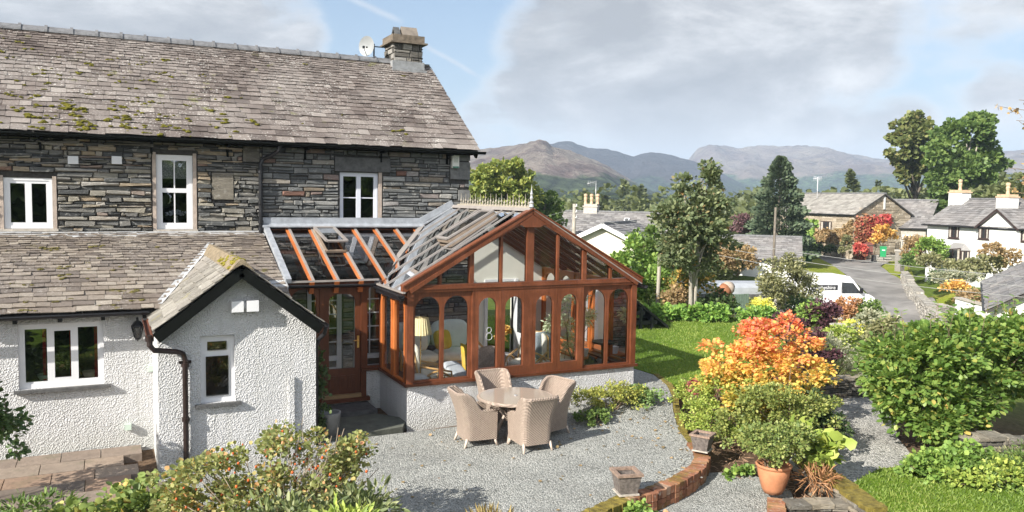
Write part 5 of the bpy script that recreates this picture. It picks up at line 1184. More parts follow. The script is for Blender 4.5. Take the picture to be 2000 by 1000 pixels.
# ------------------------------------------------------------------ wicker table set
def make_chair(label):
    """wicker armchair: tapering skirt, scooped back that flares outward, flat arms, four splayed legs; faces -Y"""
    t = thing('wicker_chair', label, 'chair', (0,0,0), 0, 'wicker armchairs around the round garden table')
    m = MB(); n = 8
    # outer/inner shell following a U plan: right arm front -> back -> left arm front
    def plan(q, grow):     # q 0..1 round the U; grow widens with height
        w_, d_ = .29+grow*.06, .29+grow*.05; r = .12
        pts = [(w_, q) for q in (-.29, -.16, -.04, .03, .08, .125)] + [(w_, d_-r)] + [(w_-r+r*math.cos(a), d_-r+r*math.sin(a)) for a in np.linspace(0, PI/2, 5)[1:]] + [(-w_+r+r*math.cos(a), d_-r+r*math.sin(a)) for a in np.linspace(PI/2, PI, 5)] + [(-w_, q) for q in (.125, .08, .03, -.04, -.16, -.29)]
        return pts
    base = plan(0, 0); L = len(base); rows = []
    def top(i, x, y):       # crest height: arms at .66, back sweeping to .97
        if y < .02: return .645
        f = min(1, max(0, (y-.02)/.15)); return .645 + (.97-.645)*(f*f*(3-2*f))
    zs = np.linspace(0, 1, 9); O, I = [], []
    for zz in zs:
        ro, ri = [], []
        for i in range(L):
            x0, y0 = base[i]; tp = top(i, x0, y0); z = .13+(tp-.13)*zz; gq = max(0, (z-.13)/.84)
            bx, by = plan(0, gq**1.6*1.0)[i]; by = by + (.13*max(0, (z-.42)/.55)**1.5 if y0 > .02 else 0) * min(1, max(0, (y0-.02)/.18))
            ro.append((bx, by, z)); cx, cy = 0, -.02; nx, ny = (-1 if bx > .2 else 1 if bx < -.2 else 0), (-1 if y0 > .16 else 0); k = .055
            ri.append((bx+nx*k, by+ny*k, max(z, .38)))
        O.append(ro); I.append(ri)
    vs = [p for r in O for p in r] + [p for r in I for p in r]; nb = 9*L; fs = []
    for j in range(8):
        for i in range(L-1):
            fs.append((j*L+i, j*L+i+1, (j+1)*L+i+1, (j+1)*L+i)); fs.append((nb+(j+1)*L+i, nb+(j+1)*L+i+1, nb+j*L+i+1, nb+j*L+i))
    for i in range(L-1): fs.append((8*L+i, 8*L+i+1, nb+8*L+i+1, nb+8*L+i))
    for j in range(8): fs.append((j*L, (j+1)*L, nb+(j+1)*L, nb+j*L)); fs.append((j*L+L-1, nb+j*L+L-1, nb+(j+1)*L+L-1, (j+1)*L+L-1))
    m.add(vs, fs, .5)
    m.add([(.29,-.29,.13),(-.29,-.29,.13),(-.235,-.29,.40),(.235,-.29,.40)], [(0,1,2,3)], .5)
    m.build('shell', M['wicker'], t, False, False)
    m = MB(); rim = [tuple(np.array(O[8][i])*.5+np.array(I[8][i])*.5+np.array([0,0,.004])) for i in range(L)]; m.tube(rim, .034, 8); m.build('rim', M['wicker'], t, True, False)
    m = MB(); m.box(-.24, .24, -.30, .25, .36, .43); m.build('seat', M['wicker'], t, False, False)
    for sx in (-1, 1):
        for sy in (-1, 1):
            m = MB(); m.tube([(sx*.255, sy*.25, .16), (sx*.275, sy*.285+(0.02*sy), 0)], .027, 8, .018); m.build('leg', M['wicker_leg'], t, True, False)
    return t
tc = at_z(1005, 778, .73); tcx, tcy = 6.36, 12.54
ch0 = make_chair('wicker armchair nearest the camera with its back to us')
seats = ((6.35, 11.95, PI, 'wicker armchair nearest the camera with its back to us'), (5.62, 12.56, math.radians(86), 'wicker armchair left of the round table seen from behind its side'),
         (6.47, 13.46, .02, 'wicker armchair behind the round table under the arched windows'), (6.98, 12.50, math.radians(-74), 'wicker armchair right of the table beside the low green shrub'))
for i, (x, y, a, lab) in enumerate(seats):
    o = ch0 if i == 0 else dup(ch0)
    o['label'] = lab; o.location = (x, y, patio_z(x, y)); o.rotation_euler = (0, 0, a); o.scale = (.96, .96, .94)
t = thing('round_table', 'round wicker garden table with glass top in the gravel', 'table', (tcx, tcy, patio_z(tcx, tcy)))
m = MB(); m.lathe([(.64,.70),(.665,.705),(.68,.725),(.665,.745),(.64,.748),(.625,.742),(.02,.742)], 40); m.build('tabletop', M['wicker'], t, True, False)
m = MB(); m.lathe([(.625,.744),(.625,.752),(.01,.752)], 40); 
def tableglass():
    mm, w = newmat('table_glass'); co = obj_co(w); c = w.ramp(w.math('SINE', w.math('MULTIPLY', w.math('ADD', w.n('ShaderNodeSeparateXYZ', i_0=co).outputs[0], w.n('ShaderNodeSeparateXYZ', i_0=co).outputs[1]), 150)), [(0.2,(.30,.24,.19)),(.8,(.46,.39,.32))])
    finish(w, pbsdf(w, c, .08, 0, None, .5)); return mm
m.build('glass_top', tableglass(), t, False, False)
for k in range(4):
    a = PI/4+k*PI/2; m = MB(); m.tube([(.38*math.cos(a), .38*math.sin(a), .70), (.20*math.cos(a), .20*math.sin(a), .38), (.36*math.cos(a), .36*math.sin(a), 0)], .028, 8); m.build('leg', M['wicker_leg'], t, True, False)
m = MB(); m.lathe([(.03,.752),(.03,.765),(.012,.765)], 12); m.build('parasol_ring', M['metal_grey'], t, False, False)

# ------------------------------------------------------------------ kerbs, walls, planters, pots
def brick_mat():
    m, w = newmat('old_brick'); co = obj_co(w); c = w.ramp(tint(w), [(0,(.17,.075,.045)),(.4,(.29,.13,.075)),(.75,(.36,.185,.105)),(1,(.32,.24,.18))])
    c = w.mix(w.ramp(w.noise(co, 3.5, 5, .6), [(.5,0),(.68,.7)]), c, (.14,.12,.02)); c = w.mix(w.ramp(w.noise(co, 16, 4), [(.58,0),(.7,.5)]), c, (.45,.42,.36))
    finish(w, pbsdf(w, c, .85, 0, bump(w, w.noise(co, 30, 6), .012), .2)); return m
M['brick'] = brick_mat(); M['mossy_brick'] = plain('mossy_brick', (.19,.15,.03), .95, var=.55, scale=10, bumpd=.03)
def kerb(name, label, pts, ztop, wd=.24, h=.34, mat='brick', bl=.105):
    pts = [Vector((p[0], p[1], 0)) for p in pts]; t = MB(); i = 0
    # walk the polyline laying bricks on edge
    seg = 0; pos = pts[0].copy(); acc = 0
    total = sum((b-a).length for a, b in zip(pts, pts[1:])); s = 0
    def along(s):
        for a, b in zip(pts, pts[1:]):
            l = (b-a).length
            if s <= l: return a+(b-a)*(s/l), (b-a).normalized()
            s -= l
        return pts[-1].copy(), (pts[-1]-pts[-2]).normalized()
    while s < total-bl*.5:
        p, d = along(s+bl/2); nrm = Vector((-d.y, d.x, 0)); z = (ztop(p.x, p.y) if callable(ztop) else ztop) + random.uniform(-.012, .008); j = random.uniform(-.012, .012); tn = random.random()
        a = p - d*(bl/2-.006); b = p + d*(bl/2-.006); q = [a-nrm*(wd/2+j), b-nrm*(wd/2+j), b+nrm*(wd/2), a+nrm*(wd/2)]
        vs = [Vector((v.x, v.y, z-.115)) for v in q] + [Vector((v.x, v.y, z)) for v in q]; t.add(vs, [(0,3,2,1),(4,5,6,7),(0,1,5,4),(1,2,6,5),(2,3,7,6),(3,0,4,7)], tn)
        z2 = z-.125; 
        for kk in range(max(1, int((h-.12)/.08))): zz = z2-.075*kk; vs = [Vector((v.x, v.y, zz-.07)) for v in q] + [Vector((v.x, v.y, zz)) for v in q]; t.add(vs, [(0,3,2,1),(4,5,6,7),(0,1,5,4),(1,2,6,5),(2,3,7,6),(3,0,4,7)], random.random())
        s += bl
    o = t.build(name, M[mat]); return tag(o, label, 'wall')
kerb('brick_kerb', 'curved red brick kerb between the two square stone planters', [(6.42,9.26),(6.9,9.32),(7.4,9.47),(7.9,9.69),(8.3,9.95),(8.62,10.25),(8.85,10.6),(9.0,10.95)], lambda x, y: .06+patio_z(x, y))
kerb('brick_kerb', 'mossy brick edging at the front of the gravel left of the planters', [(3.3,7.55),(4.0,8.0),(4.9,8.62),(5.6,8.95),(6.2,9.18),(6.42,9.26)], .04, mat='mossy_brick')
kerb('brick_kerb', 'red brick kerb running to the terracotta pot at the bottom of the garden', [(7.55,7.55),(7.95,7.93),(8.35,8.32),(8.62,8.62)], -.06)
kerb('brick_edging', 'thin brick edging along the right rim of the gravel patio', [(9.0,10.95),(9.3,11.65),(9.8,12.45),(10.3,13.15),(10.7,13.85),(11.05,14.8)], lambda x, y: patio_z(x, y)+.02, .12, .2, 'mossy_brick')
# low dry-stone wall with mossy cap
def stone_wall(name, label, pts, z0f, hgt, th, mat, cap=None, hr=(.05,.12), lr=(.14,.4), dep=(.0,.05), cat='wall'):
    t = thing(name, label, cat, (pts[0][0], pts[0][1], z0f(*pts[0][:2]))); core = MB(); st = MB(); cp = MB()
    for a, b in zip(pts, pts[1:]):
        a, b = Vector((a[0], a[1], 0)), Vector((b[0], b[1], 0)); d = (b-a).normalized(); nrm = Vector((d.y, -d.x, 0)); l = (b-a).length; za = (z0f(a.x, a.y)+z0f(b.x, b.y))/2
        zt = za+hgt
        core.prism([a-nrm*th/2+Vector((0,0,za-.4)), a-nrm*th/2+Vector((0,0,zt)), a+nrm*th/2+Vector((0,0,zt)), a+nrm*th/2+Vector((0,0,za-.4))], b-a)
        stones(st, a+nrm*th/2, d, (0,0,1), nrm, 0, l, za-.15, zt, [], hr, lr, dep); stones(st, b-nrm*th/2, -d, (0,0,1), -nrm, 0, l, za-.15, zt, [], hr, lr, dep)
        stones(st, b, -nrm, (0,0,1), d, -th/2, th/2, za-.15, zt, [], hr, lr, dep)
        u = 0
        while u < l:
            w_ = random.uniform(lr[0], lr[1]); e = min(l, u+w_); o_ = random.uniform(-.03, .03); k = [a+d*(u+.006)-nrm*(th/2+.03+o_), a+d*(e-.006)-nrm*(th/2+.03), a+d*(e-.006)+nrm*(th/2+.04), a+d*(u+.006)+nrm*(th/2+.04+o_)]; zc = random.uniform(0, .025)
            cp.add([Vector((v.x, v.y, zt)) for v in k]+[Vector((v.x, v.y, zt+.05+zc+random.uniform(-.008,.008))) for v in k], [(0,3,2,1),(4,5,6,7),(0,1,5,4),(1,2,6,5),(2,3,7,6),(3,0,4,7)]); u = e
    core.build('core', M['mortar'], t); st.build('stonework', M[mat], t); cp.build('coping', M[cap or mat], t); return t
stone_wall('garden_wall', 'mossy topped low stone wall beside the lower lawn', [(9.25,7.4),(9.52,8.1),(9.68,8.7),(9.85,9.3)], gz, .34, .26, 'stone_garden', 'mossy_brick')
stone_wall('garden_wall', 'low stone wall front below the terracotta pot', [(8.55,8.35),(9.0,8.2),(9.35,8.0)], gz, .20, .2, 'stone_garden')
stone_wall('retaining_wall', 'pale rubble retaining wall at the far end of the gravel path', [(13.0,12.85),(14.2,12.9),(15.4,12.75)], gz, .42, .3, 'stone_garden')
stone_wall('retaining_wall', 'shaded dry stone wall under the big leafy hedge shrub', [(12.9,8.75),(13.6,8.5),(14.6,8.1),(16.0,7.6)], gz, .55, .3, 'stone_garden')
def planter(loc, rot, label, k):
    t = thing('square_planter', label, 'planter', loc, rot, None, k); m = MB(); a, b, h, w_ = .155, .215, .34, .035
    def ring(r, z): return [(-r,-r,z),(r,-r,z),(r,r,z),(-r,r,z)]
    v = ring(a, 0)+ring(b, h)+ring(b-w_, h)+ring(a-.02, .12); f = [(3,2,1,0)]
    for k in range(3):
        for i in range(4): j = (i+1) % 4; f.append((k*4+i, k*4+j, (k+1)*4+j, (k+1)*4+i))
    f.append((12,13,14,15)); m.add(v, f, .5); m.build('body', plain('planter_stone', (.17,.145,.13), .85, var=.5, scale=16, bumpd=.02), t, False, False)
    m = MB(); q = .022
    for s in (-1, 1): m.box(-b-q, b+q, s*b-(.05 if s > 0 else q), s*b+(q if s > 0 else .05), h-.02, h+.025); m.box(s*b-(.05 if s > 0 else q), s*b+(q if s > 0 else .05), -b+.05, b-.05, h-.02, h+.024)
    m.build('rim', plain('planter_rim', (.27,.19,.145), .8, var=.35, scale=20, bumpd=.008), t, False, False)
    m = MB(); m.box(-a-.03, a+.03, -a-.03, a+.03, -.03, -.001); m.build('foot', M['pale_stone'], t, False, False)
    m = MB(); m.box(-b+w_+.005, b-w_-.005, -b+w_+.005, b-w_-.005, h-.16, h-.10); m.build('compost', M['soil'], t, False, False); return t
planter((6.52, 9.36, .09), -.25, 'square tapered stone planter at the near left end of the brick kerb', .80)
planter((8.72, 10.38, .13), .55, 'square tapered stone planter at the far right end of the brick kerb', .72)
def terracotta(loc, s, label):
    t = thing('terracotta_pot', label, 'pot', loc); m = MB(); m.lathe([(.15*s,0),(.19*s,.08*s),(.255*s,.30*s),(.27*s,.42*s),(.265*s,.44*s),(.295*s,.455*s),(.30*s,.485*s),(.285*s,.50*s),(.26*s,.49*s),(.24*s,.40*s),(.02,.40*s)], 28)
    m.build('body', plain('terracotta', (.46,.20,.10), .7, var=.2, scale=5, bumpd=.003), t, True, False); return t
pp = (8.80, 8.86, -.10); terracotta(pp, .88, 'large terracotta pot on the corner of the kerb holding a leafy shrub')

# steps at the door
t = thing('door_steps', 'dark slate steps in front of the conservatory door', 'steps', (3.9, 14.9, 0)); m = MB(); m.box(3.3, 4.62, 14.95, 15.64, -.2, .10); m.build('upper_step', M['dark_slab'], t); m = MB()
m.prism([(3.1,13.6,-.1),(4.75,13.85,-.1),(5.0,14.35,-.1),(4.6,14.9,-.1),(3.1,14.9,-.1)], (0,0,.135)); m.build('lower_step', plain('slab_green', (.10,.105,.085), .8, var=.35, scale=5, bumpd=.01), t)
t = thing('water_butt', 'small grey tub standing by the porch corner beside the door steps', 'tub', (3.42, 13.9, .035)); m = MB(); m.lathe([(.17,0),(.20,.38),(.21,.40),(.17,.40),(.15,.1)], 18); m.build('tub', plain('tub_grey', (.20,.20,.20), .6, var=.2), t, True, False)
# ------------------------------------------------------------------ garden planting (near)
def ell(x, y, z, rx, ry=None, rz=None): return ((x, y, z), (rx, ry or rx, rz or rx))
# foreground rose-hip shrub
b = Vector((1.62, 9.35, -.15))
t = bush('rose_shrub', 'loose rose shrub with orange hips in front of the white porch', 'shrub', b, [ell(-.35,0,1.0,.95,.75,.62), ell(.45,.2,1.15,.80,.7,.62), ell(.05,-.1,.75,1.25,.8,.55), ell(-.95,.1,.62,.5,.5,.45), ell(1.0,.1,.95,.45,.45,.50)], 9000, .046, 'lf_rose', 'broad', .17, 120, stemmat='twig_pale', nstem=150, hollow=.5, stem_r=.011)
m = MB()
for _ in range(110):
    a = random.uniform(0, 2*PI); r = random.uniform(.3, 1.25); z = random.uniform(.8, 1.72); m.sphere((r*math.cos(a)*1.0, r*math.sin(a)*.65-.1, z - .25*r), random.uniform(.010, .017), 1, 1, 1.2, 6, 5)
tag(m.build('rose_hips', M['berry'], t, True, False), kind='stuff')
bush('rhododendron', 'low green rhododendron at the front below the rose shrub', 'shrub', (1.95, 8.45, -.1), [ell(0,0,.70,.85,.5,.38), ell(.6,.15,.65,.5,.45,.36), ell(-.7,0,.62,.45,.4,.35)], 3000, .12, leafmat('lf_rhodo', LG((.05,.08,.025), (.095,.135,.04), (.17,.20,.08)), .25, .45), 'lance', .2, 60)
bush('perennial_clump', 'yellow green leafy clump at the bottom edge under the rose shrub', 'plant', (1.95, 8.0, -.1), [ell(0,0,.80,.5,.35,.30)], 700, .11, 'lf_lime', 'lance', .18, 20)
bush('geranium_clump', 'green geranium clump on the low stone edge left of the rose shrub', 'plant', (.22, 10.35, .1), [ell(0,0,.38,.48,.36,.24), ell(-.55,-.1,.26,.45,.35,.24), ell(.5,.0,.3,.35,.3,.22)], 2800, .075, leafmat('lf_geran', [(0,(.06,.11,.02)),(.7,(.13,.20,.035)),(.9,(.22,.25,.05)),(1,(.35,.22,.04))]), 'broad', .16, 50)
bush('fern_clump', 'bright green leafy clump at the bottom left corner of the photo', 'plant', (-.80, 10.55, .05), [ell(0,0,.34,.5,.4,.30), ell(-.4,.2,.22,.4,.4,.2)], 1300, .09, 'lf_mid', 'lance', .18, 30)
for (x, y, r, lab) in ((.42, 9.55, .10, 'rounded reddish stone at the bottom edge left of the rhododendron'), (.16, 9.6, .12, 'rounded grey stone at the bottom edge beside the geranium clump'), (.66, 9.52, .09, 'small brown stone at the bottom edge under the rose shrub')):
    m = MB(); m.sphere((0,0,0), r, 1.4, 1.0, .7, 10, 7, jit=.15); o = m.build('garden_stone', M['stone_garden'] if r > .095 else M['pale_stone'], None, True); o.location = (x, y, .37); tag(o, lab, 'stone')
stone_wall('garden_wall', 'low stone edge of the front bed at the bottom left', [(1.5,9.45),(.4,9.6),(-1.3,9.6)], lambda x, y: -.2, .45, .3, 'stone_garden', 'mossy_brick')
bush('camellia_bush', 'dark glossy bush against the white wall at the left edge', 'shrub', (-1.62, 12.9, -.15), [ell(0,0,1.0,.62,.6,.85), ell(-.2,0,1.6,.5,.5,.7)], 2600, .075, leafmat('lf_camellia', LG((.02,.05,.012),(.04,.085,.02),(.07,.13,.03)), .2, .3), 'oval', .2, 50, nstem=8)
bush('climbing_plant', 'narrow dark green climber on the porch corner next to the door', 'plant', (3.20, 13.75, 0), [ell(0,0,.55,.12,.2,.5), ell(0,0,1.1,.10,.16,.45)], 700, .055, 'lf_dark', 'broad', .1, 24, nstem=4)
# tufts, front edge
def tuft(name, label, base, n, h, spread, mat, shape='blade', cat='plant'):
    t = thing(name, label, cat, base); a = RNG.uniform(0, 2*PI, n); r = RNG.uniform(0, spread, n); P = np.column_stack([r*np.cos(a)*.5, r*np.sin(a)*.5, np.zeros(n)]); D = np.column_stack([np.cos(a)*r*1.6/h, np.sin(a)*r*1.6/h, np.ones(n)]) + RNG.normal(0, .15, (n, 3))
    leaf_mesh('blades', P, D, h, M[mat], shape, None, t, False, .3, .45); return t
tuft('grass_tuft', 'yellowing feathery grass tuft at the front of the gravel', (3.82, 8.15, .02), 420, .50, .26, 'lf_straw')
bush('low_plant', 'olive low plant at the front edge right of the grass tuft', 'plant', (4.2, 8.1, .02), [ell(0,0,.16,.4,.3,.15)], 500, .06, 'lf_olive', 'lance', .1, 20)
tuft('grass_tuft', 'sparse dry grass at the foot of the mossy kerb', (5.6, 8.55, -.28), 220, .36, .5, 'lf_straw')
bush('low_plant', 'small green plant growing against the near left planter', 'plant', (6.45, 8.95, -.28), [ell(0,0,.18,.25,.2,.17), ell(-.3,-.1,.12,.25,.2,.12)], 650, .05, 'lf_bright', 'broad', .09, 22)
bush('dry_seedhead', 'curled brown dry plant on the lower gravel by the kerb', 'plant', (6.85, 8.8, -.3), [ell(0,0,.10,.13,.12,.10)], 220, .06, 'lf_russet', 'broad', .06, 12, nstem=3)
tuft('grass_tuft', 'small straw tuft on the lower gravel path', (7.6, 8.25, -.28), 60, .20, .16, 'lf_straw')
# shrub bed in front of the conservatory
bush('potentilla_shrub', 'rounded lime green shrub under the white dwarf wall', 'shrub', (8.62, 12.95, .08), [ell(.1,0,.32,.62,.48,.30), ell(-.45,.05,.30,.46,.45,.28), ell(.45,.1,.28,.42,.4,.25)], 5200, .036, leafmat('lf_potent', LG((.09,.13,.015),(.17,.21,.022),(.28,.29,.035))), 'oval', .10, 110)
bush('geranium_clump', 'fresh green geranium clump at the right end of the dwarf wall bed', 'plant', (9.38, 12.98, .14), [ell(0,0,.22,.42,.38,.22)], 1100, .045, leafmat('lf_ger2', LG((.06,.13,.03),(.11,.20,.05),(.19,.28,.08))), 'broad', .08, 34)
bush('low_plant', 'dark green low plant in the bed behind the right wicker chair', 'plant', (8.0, 12.55, .05), [ell(0,0,.14,.38,.25,.14)], 800, .045, 'lf_mid', 'broad', .08, 30)
# right hand border
bush('heuchera', 'small burgundy leafed plant at the edge of the lawn', 'plant', (10.95, 13.2, .12), [ell(0,0,.17,.33,.3,.17)], 500, .075, leafmat('lf_heuch', LG((.10,.015,.02),(.24,.05,.055),(.36,.13,.12))), 'broad', .1, 22, nstem=4)
mb_ = at_z(1512, 850, .05)
def maple_tint(P): return np.clip(.02 + (P[:,2]-.45)/1.8*.85 + RNG.normal(0, .16, len(P)), 0, 1)
bush('japanese_maple', 'orange and gold autumn maple bush in the middle of the border', 'tree', (11.15, 11.55, -.28), [ell(-.55,.1,1.55,.75,.7,.35), ell(.35,.2,1.75,.9,.8,.36), ell(-.1,-.1,1.25,1.05,.9,.40), ell(.8,-.1,1.25,.7,.7,.36), ell(-.5,-.3,.85,.8,.6,.33), ell(.2,.4,2.02,.45,.45,.2), ell(-.85,.3,1.15,.5,.5,.33), ell(-1.15,-.1,1.45,.28,.3,.16), ell(1.25,.1,1.62,.3,.3,.16), ell(.75,.2,2.12,.28,.3,.14), ell(-.35,0,2.02,.3,.3,.14), ell(-.1,-.5,.55,.8,.5,.28), ell(.7,-.4,.75,.5,.5,.28)], 11500, .060, 'lf_maple', 'broad', .17, 150, tintf=maple_tint, nstem=16, updown=.8, stem_r=.02)
bush('spirea_shrub', 'lime yellow shrub spilling at the foot of the orange maple', 'shrub', (10.05, 11.35, .05), [ell(.1,.3,.50,.55,.6,.48), ell(.45,-.4,.52,.6,.55,.48), ell(0,.95,.42,.45,.45,.40), ell(.6,.6,.7,.5,.5,.4)], 6500, .042, 'lf_lime', 'oval', .11, 110)
bush('golden_spirea', 'low golden green shrub at the brick edging behind the right planter', 'shrub', (9.45, 11.0, .0), [ell(0,0,.28,.40,.5,.26), ell(.1,.55,.3,.4,.4,.28), ell(.25,-.5,.22,.35,.35,.2)], 3600, .04, 'lf_lime', 'oval', .10, 80)
bush('sweet_pea_bush', 'mid green flowering bush behind the terracotta pot', 'shrub', (10.3, 10.05, -.1), [ell(-.2,.2,.72,.75,.6,.50), ell(.5,0,.60,.6,.55,.46), ell(-.75,.4,.45,.45,.45,.36)], 6000, .05, leafmat('lf_sp', LG((.055,.095,.015),(.12,.165,.024),(.21,.24,.04))), 'oval', .12, 130)
bush('pot_shrub', 'leafy green shrub growing in the terracotta pot', 'shrub', (8.80, 8.86, .24), [ell(0,0,.42,.55,.5,.30), ell(-.3,.1,.32,.4,.4,.24), ell(.35,.05,.38,.4,.4,.26)], 3600, .046, leafmat('lf_pot', LG((.055,.10,.018),(.11,.165,.028),(.20,.24,.05))), 'oval', .11, 80, nstem=14)
bush('squash_plant', 'broad bright leaves trailing at the mossy wall end', 'plant', (9.75, 9.0, 0), [ell(0,0,.30,.35,.35,.26), ell(.1,.5,.35,.3,.3,.25)], 260, .17, 'lf_lime', 'broad', .2, 18, nstem=6)
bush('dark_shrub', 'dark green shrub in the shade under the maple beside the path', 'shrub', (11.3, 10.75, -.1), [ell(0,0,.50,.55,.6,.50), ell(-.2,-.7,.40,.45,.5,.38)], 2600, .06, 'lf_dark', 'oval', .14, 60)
bush('day_lily', 'dry rusty stems and leaves in the soil above the low stone wall', 'plant', (9.25, 8.45, -.05), [ell(0,0,.15,.30,.25,.15)], 240, .16, 'lf_russet', 'blade', .12, 16, nstem=10)
bush('ground_ivy', 'bright green weed in the soil behind the right planter', 'plant', (9.0, 9.75, -.18), [ell(0,0,.06,.3,.2,.07)], 260, .06, 'lf_bright', 'broad', .07, 14, nstem=2)
m = MB()
for _ in range(420):
    x, y = random.uniform(8.9, 10.0), random.uniform(8.25, 10.9)
    if random.random() < .5: x, y = random.uniform(8.75, 9.4), random.uniform(8.2, 8.75)
    a = random.uniform(0, PI); l = random.uniform(.04, .14); z = gz(x, y)+.03+random.uniform(0, .05); m.beam((x, y, z), (x+l*math.cos(a), y+l*math.sin(a), z+random.uniform(-.01, .03)), .008, .004)
tag(m.build('leaf_litter', plain('litter', (.36,.23,.15), .9, var=.5, scale=9)), kind='stuff')
# purple smoke bush and friends further along
bush('smoke_bush', 'dark purple smoke bush right of the orange maple', 'shrub', (13.9, 13.2, .1), [ell(0,0,.85,.6,.6,.5), ell(-.3,.2,1.2,.5,.5,.4), ell(.3,-.2,.5,.55,.5,.4)], 3000, .065, 'lf_purple', 'oval', .17, 60)
bush('lavender_bush', 'grey green airy shrub between the smoke bush and the big hedge shrub', 'shrub', (14.9, 13.4, 0), [ell(0,0,.7,.55,.5,.6), ell(.5,0,.5,.45,.45,.45)], 3000, .06, 'lf_grey', 'lance', .16, 70)
bush('purple_sedum', 'low plum coloured plant at the foot of the smoke bush', 'plant', (13.4, 12.95, -.05), [ell(0,0,.25,.55,.3,.22)], 900, .06, 'lf_purple', 'oval', .12, 26)
# the big hedge shrub on the right
hedge = bush('dogwood_hedge', 'big bright green broad leafed shrub filling the right side', 'shrub', (13.9, 9.7, -.25), [ell(-.80,.1,1.45,.88,.9,.75), ell(-.85,-.1,.8,.78,.7,.7), ell(.2,.1,1.65,1.2,1.0,.72), ell(.0,.2,1.0,1.1,.9,.7), ell(1.6,.2,1.6,1.2,1.0,.78), ell(1.7,.3,.95,1.2,.8,.6), ell(3.2,.2,1.5,1.3,1.0,.85), ell(-1.0,-.25,.48,.6,.6,.5), ell(-.3,-.35,.5,.7,.5,.5), ell(-1.35,.1,1.1,.45,.6,.6)], 23000, .105, 'lf_hedge', 'oval', .25, 260, nstem=46, updown=.72, stem_r=.018, stemmat='twig', hollow=.6)
P, D = [], []; m = MB()
for _ in range(26):
    x, y = random.uniform(-1.8, 3.2), random.uniform(-.5, .7); h = random.uniform(.15, .45); base = Vector((x, y, 2.05)); tip = base + Vector((random.uniform(-.15,.15), random.uniform(-.1,.1), h+.2)); m.tube([base, tip], .007, 5, .003)
    for k in range(7): q = base.lerp(tip, .3+.7*k/6); P.append(tuple(q)); a = random.uniform(0, 2*PI); D.append((math.cos(a), math.sin(a), .35))
tag(leaf_mesh('shoot_leaves', P, D, .11, M['lf_hedge'], 'oval', None, hedge, False, .8), kind='stuff'); tag(m.build('shoots', M['twig'], hedge, True, False), kind='stuff')
for (x, y, k, lab, mat, s, sh) in ((12.0, 8.45, 1.0, 'fresh green leafy perennials at the foot of the hedge shrub by the path', 'lf_bright', .07, 'broad'), (12.8, 7.85, 1.15, 'mid green nettle like plants bordering the lower lawn', 'lf_mid', .06, 'lance'), (13.9, 7.35, 1.5, 'tall lime green stems above the lower lawn at the right edge', 'lf_lime', .075, 'lance'), (12.35, 7.9, .8, 'lime green low leaves spilling on to the lower lawn', 'lf_lime', .06, 'broad'),
        (15.2, 6.9, 1.5, 'dense green perennials at the right end of the lower lawn border', 'lf_bright', .07, 'broad'), (13.4, 8.05, 1.1, 'pale green feathery plants under the shaded stone wall', 'lf_olive', .06, 'lance'), (13.2, 7.35, .9, 'bright green leafy edge plants along the lower lawn', 'lf_bright', .065, 'broad'), (14.2, 6.8, 1.0, 'yellow green edge plants near the right end of the lower lawn', 'lf_lime', .06, 'broad')):
    bush('border_perennials', lab, 'plant', (x, y, gz(x, y)), [ell(0,0,.24*k,.62,.42,.27*k), ell(.45,-.1,.30*k,.45,.35,.29*k), ell(-.4,.1,.2*k,.4,.35,.22*k)], 2300, s, mat, sh, .13, 80)
# lawn end
bush('ground_cover_hedge', 'low bright green ground cover along the far edge of the lawn', 'plant', (17.0, 21.6, .1), [ell(-2.1,.7,.26,1.0,.6,.3), ell(-.5,.3,.28,1.2,.6,.32), ell(1.2,-.2,.28,1.2,.6,.3), ell(2.6,-.8,.24,.9,.5,.28)], 5200, .10, leafmat('lf_gc', LG((.05,.13,.012),(.10,.22,.02),(.17,.30,.03))), 'broad', .18, 150)
# log store beside the conservatory
t = thing('log_store', 'low black log store with sloping roof beside the lawn', 'shed', (13.4, 20.6, .2)); m = MB()
A_, B_ = Vector((*at_z(1205, 648, .2)[:2],.2)), Vector((*at_z(1296, 644, .2)[:2],.2)); U_ = (B_-A_).normalized(); N_ = Vector((-U_.y, U_.x, 0))
m.prism([A_+Vector((0,0,1.35)), A_+Vector((0,0,1.43)), B_+Vector((.15,-.05,.12)), B_+Vector((.15,-.05,.03))], N_*1.2); m.build('roof', M['black_plastic'], t)
m = MB()
for k in range(4): q = A_+(B_-A_)*(.02+.24*k); h = 1.35-1.25*(.02+.24*k); m.beam(q+Vector((0,0,0)), q+Vector((0,0,h)), .08, .08)
for k in range(3): m.beam(A_+Vector((0,0,.25+.3*k)), A_+(B_-A_)*(.85-.27*k)+Vector((0,0,.25+.3*k)), .04, .12)
m.build('frame', M['black_plastic'], t); m = MB(); m.beam(A_+N_*.9+Vector((0,0,.0)), B_+N_*.9, .1, .5); m.build('back_board', M['black_plastic'], t)
